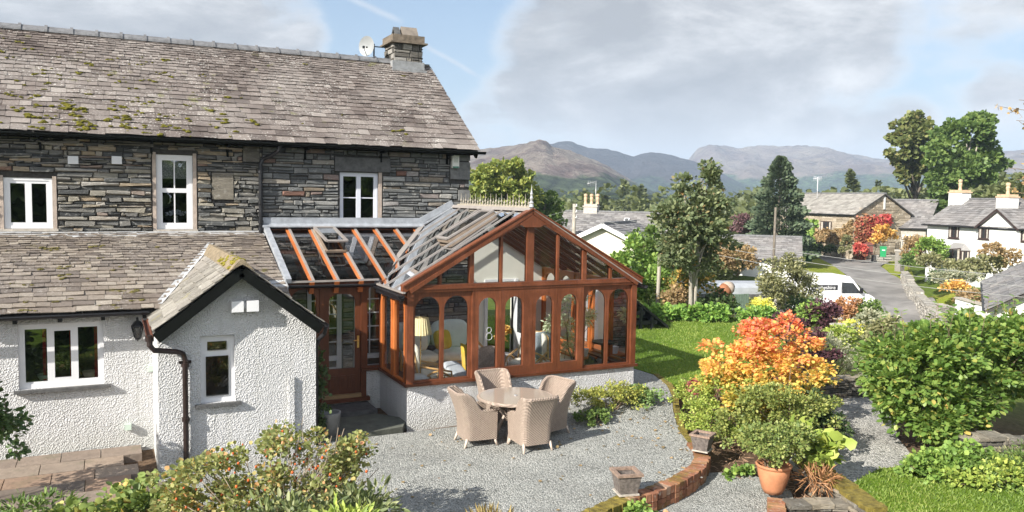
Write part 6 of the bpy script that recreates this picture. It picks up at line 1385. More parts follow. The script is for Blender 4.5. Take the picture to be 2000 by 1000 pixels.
# indoor plants
bush('potted_bamboo', 'tall pale leafed house plant behind the arched lights right of the casements', 'plant', (8.88, 14.95, FZ), [ell(0,0,1.75,.40,.35,.20), ell(-.25,.1,1.25,.35,.3,.25), ell(.3,.1,1.4,.3,.3,.22), ell(.05,0,.85,.25,.25,.3)], 1500, .085, leafmat('lf_house', LG((.20,.28,.15),(.32,.42,.24),(.46,.54,.36))), 'lance', .15, 26, nstem=8)
bush('cut_flowers', 'vase of yellow flowers standing behind the centre post', 'plant', (7.55, 15.6, FZ+.75), [ell(0,0,.28,.16,.16,.14), ell(0,0,.08,.10,.1,.12)], 160, .07, 'lf_gold', 'broad', .08, 12, nstem=5)
t = thing('vase_table', 'small white table carrying the vase of yellow flowers', 'table', (7.55, 15.6, FZ)); m = MB(); m.lathe([(.20,0),(.03,.03),(.03,.55),(.22,.57),(.22,.59)], 16); m.lathe([(.05,.59),(.07,.66),(.04,.76),(.05,.80)], 12); m.build('table', M['white_paint'], t, True, False)

# ------------------------------------------------------------------ trees
def tree(name, label, base, h, blobs, n, size, mat, trunk_r, trunk_h, clump, nclump, shape='broad', bark='bark', group=None, limbs=9, cat='tree', tintf=None, lean=(0,0), fork=1, hollow=.5):
    base = Vector(base); t = thing(name, label, cat, base, 0, group); P, D = crown_points(blobs, n, clump, nclump, hollow)
    leaf_mesh('crown', P, D, size, M[mat] if isinstance(mat, str) else mat, shape, None if tintf is None else tintf(P), t, False, .5)
    m = MB()
    for k in range(fork):
        ox = (k-(fork-1)/2)*trunk_r*1.8; top = Vector((lean[0]+ox*2, lean[1], trunk_h)); m.tube([(ox,0,-.3), (ox*1.1+lean[0]*.2, lean[1]*.2, trunk_h*.3), (ox*1.5+lean[0]*.6, lean[1]*.6, trunk_h*.7), tuple(top), (top.x*1.1, top.y*1.1, trunk_h+(h-trunk_h)*.55)], trunk_r, 9, trunk_r*.35)
    for _ in range(limbs):
        c, r = random.choice(blobs); z0 = trunk_h*random.uniform(.55, 1.0); s = Vector((lean[0]*.7, lean[1]*.7, z0)); e = Vector((c[0]+random.uniform(-.6,.6)*r[0], c[1]+random.uniform(-.6,.6)*r[1], c[2]+random.uniform(-.2,.6)*r[2])); mid = s.lerp(e, .5)+Vector((0,0,.08*(e-s).length)); m.tube([s, mid, e], trunk_r*.45, 6, trunk_r*.1)
    m.build('trunk', M[bark], t, True, False); return t
def tz(px, py, d): return at_d(px, py, d)
rp = tz(1352, 617, 28.0)
tree('rowan_tree', 'rowan tree with dark feathery leaves and pale twin trunk at the lawn edge', rp, 5.1, [ell(-.1,0,2.6,1.15,1.1,.9), ell(-.75,0,3.1,.75,.8,.8), ell(.35,0,3.5,.75,.8,.8), ell(.45,0,4.35,.42,.45,.65), ell(-.45,0,4.1,.35,.4,.5), ell(.75,0,2.6,.65,.7,.75), ell(-.85,0,1.9,.55,.6,.5), ell(.55,0,1.75,.5,.5,.4), ell(.5,0,4.85,.2,.2,.25)], 9500, .13, 'lf_rowan', .085, 1.7, .26, 150, 'oval', 'bark_pale', limbs=22, fork=2)
bush('berry_shrub', 'gold tinted shrub beneath the rowan at the far lawn edge', 'shrub', tz(1342, 612, 29.5), [ell(-.3,0,.9,.6,.5,.6), ell(.55,0,.9,.6,.5,.7)], 1800, .11, leafmat('lf_rowanshrub', [(0,(.05,.10,.02)),(.6,(.13,.17,.03)),(.8,(.38,.24,.03)),(1,(.52,.30,.03))]), 'oval', .2, 40)
t = thing('wooden_pole', 'weathered pale wooden pole among the shrubs left of the rowan', 'pole', tz(1284, 622, 29.0)); m = MB(); m.tube([(0,0,-.3),(0,0,1.0),(.02,0,2.3)], .075, 9, .06); m.build('pole', M['bark_pale'], t, True, False)
for (px, py, d, blobs, n, s, mat, lab) in (
    (1262, 628, 30, [ell(0,0,1.3,.8,.8,.9), ell(.5,0,.7,.7,.6,.6), ell(-.5,0,1.0,.6,.6,.8)], 2600, .13, 'lf_bright', 'bright green shrub beside the conservatory corner in front of the pole'),
    (1240, 615, 33, [ell(0,0,2.0,1.3,1.0,1.1), ell(.9,0,1.5,1.0,.9,1.0), ell(-1.0,0,1.4,1.0,.9,1.0)], 3200, .16, 'lf_bright', 'tall green garden shrub in front of the cream gable'),
    (1270, 600, 36, [ell(0,0,2.4,1.1,1.0,1.0), ell(.8,0,1.7,1.0,.9,1.0)], 2400, .17, 'lf_mid', 'mid green bushy tree between the cream gable and the rowan'),
    (1320, 622, 28.5, [ell(0,0,.55,.55,.5,.5)], 900, .10, 'lf_rust', 'brownish flowering shrub between the pale pole and the rowan trunk'),
    (1405, 618, 29, [ell(0,0,.4,.75,.5,.4)], 1200, .10, 'lf_dark', 'dark low shrub right of the rowan trunk'),
    (1440, 540, 52, [ell(0,0,.9,1.8,1.0,.9), ell(-2.0,0,1.2,1.5,1.0,1.0)], 1800, .20, 'lf_rust', 'straw coloured bushes in front of the low white building'),
    (1536, 622, 40, [ell(0,0,2.0,1.3,1.2,1.0), ell(-1.1,0,1.3,.9,.9,.9), ell(1.0,0,1.4,.9,.9,.9), ell(.3,0,.8,1.3,1.0,.6)], 7500, .105, 'lf_olive', 'grey olive willow like shrub in front of the white van'),
    (1486, 622, 30, [ell(0,0,.40,.42,.4,.30)], 900, .085, 'lf_yellow', 'vivid yellow shrub behind the top of the orange maple'),
    (1598, 648, 28, [ell(0,0,.45,.6,.5,.42), ell(.3,0,.62,.35,.4,.3)], 1600, .11, 'lf_purple', 'dark purple shrub in front of the white van'),
    (1565, 630, 34, [ell(0,0,.5,.8,.6,.5)], 1100, .11, 'lf_dark', 'dark green shrub left of the purple shrub'),
    (1656, 636, 32, [ell(0,0,.62,.6,.5,.40), ell(-.3,0,.45,.5,.5,.4)], 1800, .085, 'lf_russet', 'russet topped shrub below the front of the white van'),
    (1694, 636, 32, [ell(0,0,.45,.6,.5,.45), ell(.4,0,.3,.4,.4,.3)], 1500, .10, 'lf_mid', 'green shrub beside the lane below the van bonnet'),
    (1668, 656, 27, [ell(0,0,.25,.45,.4,.25)], 800, .075, 'lf_yellow', 'yellow flowered low plant beside the stone bird bath'),
    (1700, 672, 24, [ell(0,0,.45,.6,.5,.45), ell(.5,0,.4,.5,.5,.4)], 1900, .08, 'lf_grey', 'tall grassy grey green plant behind the gravel path'),
    (1722, 700, 21, [ell(0,0,.5,.5,.5,.45)], 1500, .07, 'lf_olive', 'olive border plant at the far corner of the big hedge shrub'),
    (1640, 690, 22, [ell(0,0,.35,.5,.4,.35)], 1200, .07, 'lf_lime', 'lime border plant behind the purple smoke bush'),
    (1580, 640, 28, [ell(0,0,.4,.6,.5,.4)], 1200, .08, 'lf_bright', 'green border shrub just behind the orange maple')):
    bush('garden_shrub', lab, 'shrub', tz(px, py, d), blobs, n, s, mat, 'oval', s*(1.9 if n < 4000 else 2.6), 50 if n < 4000 else 150, nstem=8)
# bird bath
t = thing('bird_bath', 'pale stone bird bath in the border behind the orange maple', 'bird bath', tz(1640, 662, 26), 0, None, .78); m = MB(); m.lathe([(.18,0),(.16,.06),(.09,.12),(.08,.38),(.14,.44)], 14); m.build('pedestal', M['pale_stone'], t, True, False); m = MB(); m.lathe([(.12,.44),(.34,.48),(.40,.56),(.36,.57),(.2,.53),(.02,.52)], 20); m.build('bowl', M['pale_stone'], t, True, False)
# conifer
cp_ = tz(1517, 512, 82); cp_.z = -1.2
t = thing('conifer_tree', 'tall dense conical conifer beside the lane', 'tree', cp_); P, D = [], []
for k in range(11500):
    q = RNG.uniform(0, 1)**1.25; z = .4+q*9.2; r = 3.15*(1-q)**.66*(.92+.16*math.sin(z*4.5))*RNG.uniform(.72, 1.05); a = RNG.uniform(0, 2*PI); r *= 1+.13*math.sin(a*5+z*1.3); P.append((r*math.cos(a), r*math.sin(a), z)); D.append((math.cos(a), math.sin(a), .25+RNG.normal(0, .3)))
leaf_mesh('crown', P, D, .34, M['lf_conifer'], 'oval', None, t, False, .3); m = MB(); m.tube([(0,0,-1),(0,0,5),(0,0,9.5)], .22, 8, .03); m.build('trunk', M['bark'], t, True, False)
bush('copper_shrub', 'dull purple shrub to the left of the tall conifer', 'shrub', tz(1452, 470, 86), [ell(0,0,1.3,1.2,1.2,1.4)], 1300, .25, leafmat('lf_dullp', LG((.06,.03,.035),(.10,.06,.06),(.15,.09,.09))), 'oval', .4, 26)
# two tall trees on the right
bt = tz(1786, 400, 112); bt.z = -1.5
tree('sycamore_tree', 'tall open sycamore with bare lower trunk behind the stone house', bt, 17.6, [ell(-.6,0,14.2,3.2,2.8,1.5), ell(-2.9,0,12.4,1.9,2,1.4), ell(1.9,0,12.9,2.6,2.4,1.6), ell(-1.0,0,11.0,2.6,2.4,1.2), ell(.9,0,10.2,2.2,2,1.3), ell(-.6,0,15.9,1.8,1.8,.9), ell(-1.8,0,9.0,1.6,1.6,.9)], 7500, .42, leafmat('lf_syc', [(0,(.055,.08,.02)),(.7,(.10,.135,.03)),(1,(.17,.165,.05))]), .42, 8.0, .72, 95, limbs=18)
b2 = tz(1880, 400, 104); b2.z = -1.5
tree('beech_tree', 'broad full green tree behind the white cottage', b2, 16.5, [ell(.3,0,13.4,3.3,3,1.7), ell(-2.8,0,11.2,2.2,2.2,1.7), ell(2.6,0,11.6,2.6,2.4,1.7), ell(4.2,0,10.2,1.8,1.8,1.1), ell(-.3,0,9.2,3.4,3,1.9), ell(-3.3,0,7.8,1.8,2,1.6), ell(2.2,0,8.2,2.4,2.2,1.6), ell(-1.5,0,5.6,3.0,2.4,1.7), ell(-4.0,0,4.6,1.7,1.7,1.4), ell(1.0,0,15.0,1.8,1.8,.8)], 11500, .40, 'lf_mid', .4, 7.5, .75, 150, limbs=16, bark='bark_pale')
lt = tz(985, 470, 62); lt.z = -2.2
tree('lime_tree', 'rounded yellow green tree behind the conservatory ridge', lt, 9.8, [ell(-1.7,0,7.3,1.9,1.9,1.5), ell(.3,0,7.9,1.8,1.8,1.5), ell(-.3,0,6.2,2.8,2.4,1.6), ell(-2.6,0,5.8,1.4,1.4,1.3), ell(1.3,0,6.4,1.6,1.6,1.5)], 7500, .24, 'lf_bglime', .3, 4.5, .5, 110)
lt2 = tz(1050, 480, 64); lt2.z = -2.2
tree('ash_tree', 'darker green tree right of the yellow green tree', lt2, 7.6, [ell(.2,0,5.6,1.6,1.6,1.6), ell(1.1,0,4.3,1.5,1.5,1.4), ell(-.6,0,4.2,1.6,1.5,1.5), ell(.2,0,3.0,2.0,1.8,1.2)], 5200, .24, 'lf_mid', .22, 3.2, .5, 75)
# overhanging branch from a tree out of frame on the right
ob = Vector((13.4, 8.2, -.4)); t = thing('overhanging_tree', 'tree at the right edge whose sparse bronze branches hang into the sky', 'tree', (23.2, 10.6, -.6)); P, D = [], []; m = MB(); base = Vector((0,0,0)); m.tube([(0,0,-.3),(.1,0,2),(0,0,4.2),(-.1,.1,6.6)], .17, 9, .07)
def twigs(s, e, n):
    m.tube([s, s.lerp(e, .5)+Vector((0,0,.12)), e], .028, 5, .006)
    for k in range(n):
        q = s.lerp(e, random.uniform(.35, 1)); w_ = q + Vector((random.uniform(-.3,.3), random.uniform(-.3,.3), random.uniform(-.25,.25))); m.tube([q, w_], .007, 4, .003)
        for _ in range(7): P.append(tuple(q.lerp(w_, random.random()))); D.append((random.gauss(0,1), random.gauss(0,1), random.gauss(-.2,.6)))
c0 = Vector((23.2, 10.6, -.6))
for (px, py, n) in ((1972, 212, 16), (1985, 235, 14), (1990, 195, 10), (1968, 328, 10), (1985, 350, 16), (1978, 375, 14), (1995, 300, 10), (2060, 250, 20), (2080, 330, 24), (2100, 180, 20)):
    e = at_d(px, py, 23.5)-c0; twigs(Vector((-.05, .05, max(2.5, e.z-.6))), e, n)
leaf_mesh('crown', P, D, .10, leafmat('lf_bronze', LG((.16,.10,.04),(.24,.17,.06),(.34,.25,.08))), 'oval', None, t, False, .3); m.build('trunk', M['twig'], t, True, False)
# unseen trees behind the camera and small shrub copies below view, added for window reflections
gt = thing('garden_tree', 'garden tree mirrored dark in the window panes of the house', 'tree', (-4, -9, -.4), 0, 'trees mirrored in the house windows'); P, D = crown_points([ell(0,0,4.5,3,3,2.6), ell(0,0,2.0,3,3,2.0)], 2600, .7, 60, .5); leaf_mesh('crown', P, D, .55, M['lf_mid'], 'broad', None, gt, False); m = MB(); m.tube([(0,0,-.3),(0,0,4.5)], .25, 8, .1); m.build('trunk', M['bark'], gt, True, False)
for x, y, k in ((2, -11, 1), (8, -10, 1), (14, -12, 1), (-10, -10, 1), (20, -9, 1), (-2.6, 4.6, .25), (-.9, 5.2, .22), (.9, 4.9, .25), (2.6, 5.0, .22), (-5, 4, .3)): dup(gt, (x, y, -.4), random.uniform(0, 6), None, k)

# short grass blades over the two lawns
def inside(poly, x, y):
    c = False
    for (x0, y0), (x1, y1) in zip(poly, poly[1:]+poly[:1]):
        if (y0 > y) != (y1 > y) and x < (x1-x0)*(y-y0)/(y1-y0)+x0: c = not c
    return c
def turf(name, poly, zf, n, size):
    P = []; xs = [p[0] for p in poly]; ys = [p[1] for p in poly]
    while len(P) < n:
        x, y = random.uniform(min(xs), max(xs)), random.uniform(min(ys), max(ys))
        if inside(poly, x, y): P.append((x, y))
    Pn = np.array(P); Pn = np.column_stack([Pn, zf(Pn[:,0], Pn[:,1])-.004])
    D = np.column_stack([RNG.normal(0, .55, n), RNG.normal(0, .55, n), np.ones(n)])
    tt = .5 + .28*np.sin(Pn[:,0]*1.7+.6*np.sin(Pn[:,1]*2.1)) * np.cos(Pn[:,1]*1.3) + RNG.normal(0, .25, n)
    tag(leaf_mesh(name, Pn, D, size, M['lf_turf'], 'lance', tt, None, True, .2, .5), kind='stuff')
M['lf_turf'] = leafmat('lf_turf', LG((.055,.11,.009), (.10,.17,.014), (.15,.205,.024)), .35)
turf('grass_blades', LOWER[:2]+[(12.3,8.9),(14,8.2),(14.6,6.2),(11.5,4.6),(9.6,5.6)], lambda x, y: gz_arr(x, y)+0.10, 17000, .045)
turf('grass_blades', LAWN, lambda x, y: np.maximum(gz_arr(x, y)+0.06, 0.27 - 0.012*np.maximum(0, x-11)), 26000, .05)

# leaves blown on to the gravel, and chippings spilled over the kerb
P, D = [], []
while len(P) < 150:
    x, y = random.uniform(3.2, 11), random.uniform(8.4, 14)
    if random.random() < .35: x, y = random.uniform(8, 10.6), random.uniform(9.6, 13)
    if inside(PATIO, x, y): P.append((x, y, patio_z(x, y)+.012)); D.append((random.gauss(0, 1), random.gauss(0, 1), random.uniform(-.05, .25)))
tag(leaf_mesh('fallen_leaves', P, D, .05, M['lf_rust'], 'broad', None, None, True, .85), kind='stuff')
m = MB()
for _ in range(240):
    q = random.random(); a, b = random.choice(list(zip([(6.5,9.4),(7.0,9.5),(7.5,9.68),(8.0,9.95),(8.4,10.3),(8.75,10.9),(9.15,11.8),(9.7,12.6),(10.3,13.4)], [(7.0,9.5),(7.5,9.68),(8.0,9.95),(8.4,10.3),(8.75,10.9),(9.15,11.8),(9.7,12.6),(10.3,13.4),(10.8,14.4)])))
    x = a[0]+(b[0]-a[0])*q+random.gauss(0, .10); y = a[1]+(b[1]-a[1])*q+random.gauss(0, .10); m.sphere((x, y, patio_z(x, y)+(.012 if inside(PATIO, x, y) else -.02)), random.uniform(.010, .026), 1.3, 1, .6, 6, 4, jit=.3)
tag(m.build('loose_chippings', plain('chipping', (.27,.275,.255), .8, var=.4, scale=20)), kind='stuff')
# ------------------------------------------------------------------ houses beyond the garden
def gable_house(name, label, A, B, side_len, base_z, eave_z, ridge_z, wallmat, roofmat, flip=1, stonework=None, over=.25, exp=.34, gap=0.0):
    """A, B: ground corners of the gable end; the house runs side_len away from it. Returns (thing, frame dict)"""
    A, B = Vector((A[0], A[1], 0)), Vector((B[0], B[1], 0)); g = (B-A); gw = g.length; g.normalize(); s = Vector((-g.y, g.x, 0))*flip
    t = thing(name, label, 'house', (A.x, A.y, base_z)); m = MB(); z = lambda p, h: Vector((p.x, p.y, h)); mid = A+g*gw/2
    m.prism([z(A, base_z-1.2), z(B, base_z-1.2), z(B, eave_z), z(mid, ridge_z-.1), z(A, eave_z)], s*side_len); m.build('wall', M[wallmat], t)
    if stonework:
        m = MB(); nrm = -s; hs = ridge_z-eave_z
        stones(m, z(A, base_z), g, (0,0,1), nrm, 0, gw, -.5, ridge_z-base_z-.1, [], (.14,.32), (.35,1.0), (.01,.07), .03, keep=lambda u, v: v < (eave_z-base_z) + hs*(1-abs(u-gw/2)/(gw/2))-.1)
        if flip > 0: stones(m, z(A, base_z), s, (0,0,1), -g, 0, side_len, -.5, eave_z-base_z, [], (.14,.32), (.35,1.0), (.01,.07), .03)
        m.build('stonework', M[stonework], t)
    for sg, P in ((1, A), (-1, B)):
        e = P - g*sg*over; e0 = z(e, eave_z-over*(ridge_z-eave_z)/(gw/2)); S = z(mid, ridge_z)-e0; S = S - s*S.dot(s); L = S.length; S.normalize()
        U = s if True else s; N = S.cross(U); 
        if N.z < 0: N = -N
        m = MB(); slates(m, e0, U, S, N, -over, side_len+over, L, exp, exp*.8, exp*1.3, exp, th=.03, lift=.02, ragged=.03)
        r = m.build('roof', M[roofmat], t)
        m = MB(); c = [e0-U*over-N*.02, e0+U*(side_len+over)-N*.02, e0+U*(side_len+over)+S*L-N*.02, e0-U*over+S*L-N*.02]; m.prism(c, N*-.10); m.build('boarding', M['mortar'], r)
        m = MB(); m.tube([e0-U*over+Vector((0,0,-.06))-g*sg*.05, e0+U*(side_len+over)+Vector((0,0,-.06))-g*sg*.05], .06, 6); m.build('gutter', M['black_plastic'], t)
    m = MB(); m.beam(z(mid, ridge_z+.05)-s*over, z(mid, ridge_z+.05)+s*(side_len+over), .3, .14); m.build('ridge_tiles', M['ridge'], t)
    return t, dict(A=A, B=B, g=g, s=s, gw=gw, mid=mid, base=base_z, eave=eave_z, ridge=ridge_z)
def far_window(t, P, U, N, w, h, frame='white_paint', cols=2, curtain=True, name='window'):
    """P: bottom-left corner on the wall face; U along the wall; N outward"""
    P, U, N = Vector(P), Vector(U), Vector(N); Z = Vector((0,0,1)); m = MB(); f = .07
    def bar(a, b, c, d): 
        q = [P+U*a+Z*c, P+U*b+Z*c, P+U*b+Z*d, P+U*a+Z*d]; m.prism([p+N*.01 for p in q], N*.06)
    bar(0, f, 0, h); bar(w-f, w, 0, h); bar(f, w-f, 0, f); bar(f, w-f, h-f, h)
    for k in range(1, cols): bar(w*k/cols-f/2, w*k/cols+f/2, f, h-f)
    bar(-.08, w+.08, -.09, -.005)
    o = m.build(name, M[frame], t); m = MB(); m.add([P+U*f+Z*f+N*.025, P+U*(w-f)+Z*f+N*.025, P+U*(w-f)+Z*(h-f)+N*.025, P+U*f+Z*(h-f)+N*.025], [(0,1,2,3)]); m.build('pane', M['far_glass'], o)
    if curtain:
        m = MB()
        for a in (f, w-f-w*.16): m.add([P+U*a+Z*f+N*.03, P+U*(a+w*.16)+Z*f+N*.03, P+U*(a+w*.16)+Z*(h-f)+N*.03, P+U*a+Z*(h-f)+N*.03], [(0,1,2,3)])
        m.build('curtain', M['pale_stone'], o)
    return o
def chimney(t, c, w, d, z0, z1, mat, pots=1, capmat='pale_stone', ang=(1,0)):
    ux = Vector((ang[0], ang[1], 0)).normalized(); uy = Vector((-ux.y, ux.x, 0)); c = Vector((c[0], c[1], 0))
    def blk(m, w_, d_, a, b): m.prism([c+ux*sx*w_/2+uy*sy*d_/2+Vector((0,0,a)) for sx, sy in ((-1,-1),(1,-1),(1,1),(-1,1))], (0,0,b-a))
    m = MB(); blk(m, w, d, z0, z1); o = m.build('chimney', M[mat], t); m = MB(); blk(m, w*1.12, d*1.12, z1, z1+.10); blk(m, w*.95, d*.95, z1+.10, z1+.25); m.build('cap', M[capmat], o)
    for k in range(pots):
        p = c + ux*((k-(pots-1)/2)*w*.45); m = MB(); m.lathe([(.15,0),(.11,.25),(.13,.3),(.16,.5),(.12,.6),(.17,.72),(.16,.85),(.05,.9)], 10, (p.x, p.y, z1+.25)); m.build('chimney_pot', M['pot_buff'], o)
    return o
M['pot_buff'] = plain('pot_buff', (.50,.36,.24), .8, var=.2)
# stone barn house
A = at_d(1669, 417, 92); B = at_d(1778, 421, 97.5); ez = A.z; apex = at_d(1722, 381, 94.8)
t, F_ = gable_house('barn_house', 'tan stone barn house with pale slate roof and red creeper', A, B, 11.5, -1.8, ez, apex.z+.15, 'stone_tan', 'slate_far_pale', 1, 'stone_tan')
s_, g_, n_ = F_['s'], F_['g'], -F_['g']
def onside(u, z): return Vector((A.x, A.y, z)) + s_*u - g_*.09
for u, w, z, h in ((4.7, -1.6, .95, 1.25), (8.6, -.8, 1.15, 1.1), (10.4, -.8, 1.15, 1.1)): far_window(t, onside(u, z), -s_, n_, -w, h, 'brown_frame' if w < -1 else 'pale_stone', 3 if w < -1 else 2)
m = MB(); m.prism([onside(5.3, -1.8), onside(4.5, -1.8), onside(4.5, .3), onside(5.3, .3)], -g_*.04); m.build('door', M['brown_frame'], t)
P = Vector((A.x, A.y, 0))+g_*F_['gw']*.49-s_*.09; m = MB(); m.prism([P+Vector((0,0,3.6)), P+g_*.22+Vector((0,0,3.6)), P+g_*.22+Vector((0,0,4.9)), P+Vector((0,0,4.9))], -s_*.05); m.build('slit_window', M['far_white'], t)
bb = [at_d(1777, 460, 99), at_d(1822, 460, 101)]; 
t2, F2 = gable_house('stone_cottage', 'smaller dark slate roofed stone wing behind the barn house gable', at_d(1809, 432, 96), at_d(1845, 425, 104), 13, -1.8, 1.8, at_d(1785, 391, 102).z, 'stone_wallfar', 'slate_far', 1)
far_window(t2, Vector((F2['A'].x, F2['A'].y, -.6))+F2['s']*2.2-F2['g']*.02, -F2['s'], -F2['g'], 1.3, 1.5, 'white_paint')
# aerial on the barn house
p = at_d(1596, 382, 100); t = thing('tv_aerial', 'white television aerial on the barn house ridge', 'aerial', p); m = MB(); m.tube([(0,0,-.3),(0,0,2.1)], .035, 6); m.tube([(-.7,0,1.9),(.7,0,2.0)], .025, 5)
for k in range(6): m.tube([(-.6+k*.22,0,1.65),(-.6+k*.22,0,2.2)], .018, 4)
m.build('aerial', M['white_paint'], t, True, False)
# creepers and shrubs of the barn house
def wall_creeper(name, label, P0, U, N, us, vs, n, size, mat, outline):
    t = thing(name, label, 'climber', P0); U, N = Vector(U), Vector(N); P, D = [], []
    while len(P) < n:
        u, v = random.uniform(*us), random.uniform(*vs)
        if outline(u, v + random.gauss(0, .15)): q = U*u+Vector((0,0,v))+N*random.uniform(.02,.22); P.append(tuple(q)); D.append(tuple(N*.8+Vector((random.gauss(0,.5), random.gauss(0,.5), -.6+random.gauss(0,.4)))))
    tt = np.array([(p[2]-vs[0])/(vs[1]-vs[0])*.75 for p in P]) if mat == 'lf_creeper' else None
    if tt is not None: uu = np.array([Vector(p).dot(U) for p in P]); tt = np.clip(.55-(uu-us[0])/(us[1]-us[0])*.55 + RNG.normal(.12, .18, len(P)), 0, 1)
    leaf_mesh('foliage', P, D, size, M[mat], 'broad', tt, t, False, .5); m = MB()
    for k in range(5): u = us[0]+(us[1]-us[0])*(k+.5)/5; m.tube([U*u*.8+N*.03+Vector((0,0,-.2)), U*u+N*.03+Vector((0,0,vs[1]*.6))], .03, 4, .01)
    m.build('stems', M['twig'], t, True, False)
wall_creeper('virginia_creeper', 'crimson and bronze creeper spreading over the barn house gable corner', Vector((A.x, A.y, -1.7))-s_*.05, g_, -s_, (0, 4.7), (0, 4.9), 2600, .30, 'lf_creeper', lambda u, v: v > max(.0, (u-1.5)*1.0+.2) and v < 4.5-(.25 if u < 1 else 0) + (.3 if 3.6 < u < 4.5 else 0) and (v > 1.0+u*.6 or u < 1.4))
wall_creeper('virginia_creeper', 'russet creeper round the barn house corner below the brown window', Vector((A.x, A.y, -1.7))-g_*.05, s_, -g_, (0, 5.2), (1.8, 4.6), 1100, .30, 'lf_rust', lambda u, v: v < (4.2-u*.75 if u < 2.0 else 2.9))
wall_creeper('green_climber', 'bright green climber covering the barn house front between the windows', Vector((A.x, A.y, -1.7))-g_*.05, s_, -g_, (5.2, 11.5), (.2, 4.1), 2000, .34, 'lf_bright', lambda u, v: v < (4.0 if u < 7.6 else 2.6))
bush('clipped_shrub', 'rounded clipped olive shrub at the barn house corner', 'shrub', tz(1651, 497, 89), [ell(0,0,1.2,.62,.6,.75), ell(0,0,.4,.7,.6,.42)], 1300, .16, 'lf_olive', 'oval', .16, 40, nstem=4)
bush('golden_shrub', 'golden yellow shrub against the barn house gable', 'shrub', tz(1726, 485, 91), [ell(0,0,1.5,1.2,.8,.8), ell(-.8,0,.9,.9,.7,.6), ell(.9,0,1.2,.7,.6,.6)], 1500, .22, 'lf_gold', 'oval', .3, 40, nstem=8)
bush('red_shrub', 'small bright red shrub beside the brown gate', 'shrub', tz(1680, 497, 88), [ell(0,0,.5,.75,.5,.5)], 500, .2, 'lf_red', 'broad', .25, 16, nstem=4)
bush('front_hedge', 'dark low hedge in front of the green climber', 'hedge', tz(1610, 495, 92), [ell(-1.2,0,.5,1.4,.6,.5), ell(.6,0,.4,1.4,.6,.45)], 1200, .2, 'lf_dark', 'oval', .25, 40, nstem=4)
bush('front_hedge', 'mid green bush at the left end of the barn house front', 'hedge', tz(1574, 490, 94), [ell(0,0,.9,1.0,.8,.9)], 900, .22, 'lf_bright', 'oval', .3, 24, nstem=4)
stone_wall('garden_wall', 'low grey stone wall in front of the barn house gable', [tuple(at_d(1704, 497, 90)[:2]), tuple(at_d(1758, 500, 91.5)[:2])], gz, .75, .4, 'stone_wallfar', hr=(.12,.25), lr=(.3,.8))
p = at_d(1695, 498, 89); t = thing('garden_gate', 'red brown boarded gate beside the green bin', 'gate', p); m = MB()
for k in range(6): m.box(-.44+k*.15, -.44+k*.15+.135, -.03, .03, .05, 1.15+.12*math.sin(PI*(k+.5)/6))
m.build('boards', plain('gate_red', (.16,.055,.045), .6, var=.2), t, False, False); m = MB(); m.box(-.46,.48,-.06,-.03,.2,.3); m.box(-.46,.48,-.06,-.03,.9,1.0); m.build('rails', M['brown_frame'], t, False, False); t.rotation_euler = (0,0,-.75)
def wheelie_bin(px, py, d, label, col):
    p = at_d(px, py, d); t = thing('wheelie_bin', label, 'bin', p, -.8); m = MB(); v = []
    for w_, dd, z in ((.24,.26,.08),(.29,.34,1.0)): v += [(-w_,-dd,z),(w_,-dd,z),(w_,dd,z),(-w_,dd,z)]
    m.add(v, [(0,3,2,1),(4,5,6,7),(0,1,5,4),(1,2,6,5),(2,3,7,6),(3,0,4,7)]); mt = plain('bin_'+str(px), col, .45, var=.1); m.build('body', mt, t, False, False); m = MB(); m.box(-.31,.31,-.36,.36,1.0,1.05); m.box(-.28,.28,-.3,.34,1.05,1.09); m.build('lid', mt, t, False, False)
    for s in (-1,1): m = MB(); m.lathe([(.02,-.03),(.12,-.03),(.12,.03),(.02,.03)], 12); vv = [(s*.27+q[2], .28+q[0]*.9, .12+q[1]) for q in m.v]; k = MB(); k.add(vv, m.f); k.build('wheel', M['black_plastic'], t, False, False)
    m = MB(); m.box(-.12,.16,-.345,-.33,.70,.78); m.build('sticker', M['white_paint'], t, False, False)
wheelie_bin(1724, 503, 87, 'bright green wheelie bin by the low stone wall', (.02,.26,.10)); wheelie_bin(1579, 512, 84, 'dark green wheelie bin by the lane at the end of the low white building', (.012,.07,.03))

# white cottage on the right
CB = at_d(1812, 437, 77); CA = at_d(2120, 452, 66); zb = -2.4
# the long eaves side faces us: use its left gable end
d_ = Vector((CA.x-CB.x, CA.y-CB.y, 0)).normalized(); back = Vector((-d_.y, d_.x, 0)); back = back if back.dot(Vector((CB.x, CB.y, 0))) > 0 else -back
GB = Vector((CB.x, CB.y, 0))+back*6.2
wc, FW = gable_house('white_cottage', 'white rendered cottage with slate roof and two white chimneys', CB, GB, 17, zb, CB.z+.15, at_d(1884, 389, 77.5).z, 'far_white', 'slate_far', 1 if Vector((-(GB-Vector((CB.x,CB.y,0))).y, (GB-Vector((CB.x,CB.y,0))).x, 0)).dot(d_) > 0 else -1, None, .3, .36)
nf = -back
def onf(px, py):   # point on the cottage front
    r_ = ray(px, py); o_ = Vector((0,0,CAM_H)); q = Vector((CB.x, CB.y, 0))+nf*.02; k = (q-o_).dot(nf)/r_.dot(nf); return o_+r_*k
for (x0, x1, y0, y1, c) in ((1853, 1873, 441, 464, 3), (1979, 2003, 445, 470, 3), (1918, 1936, 489, 502, 2)):
    p0, p1, p2 = onf(x0, y1), onf(x1, y1), onf(x0, y0); far_window(wc, p0, d_, nf, (p1-p0).length, p2.z-p0.z, 'brown_frame', c)
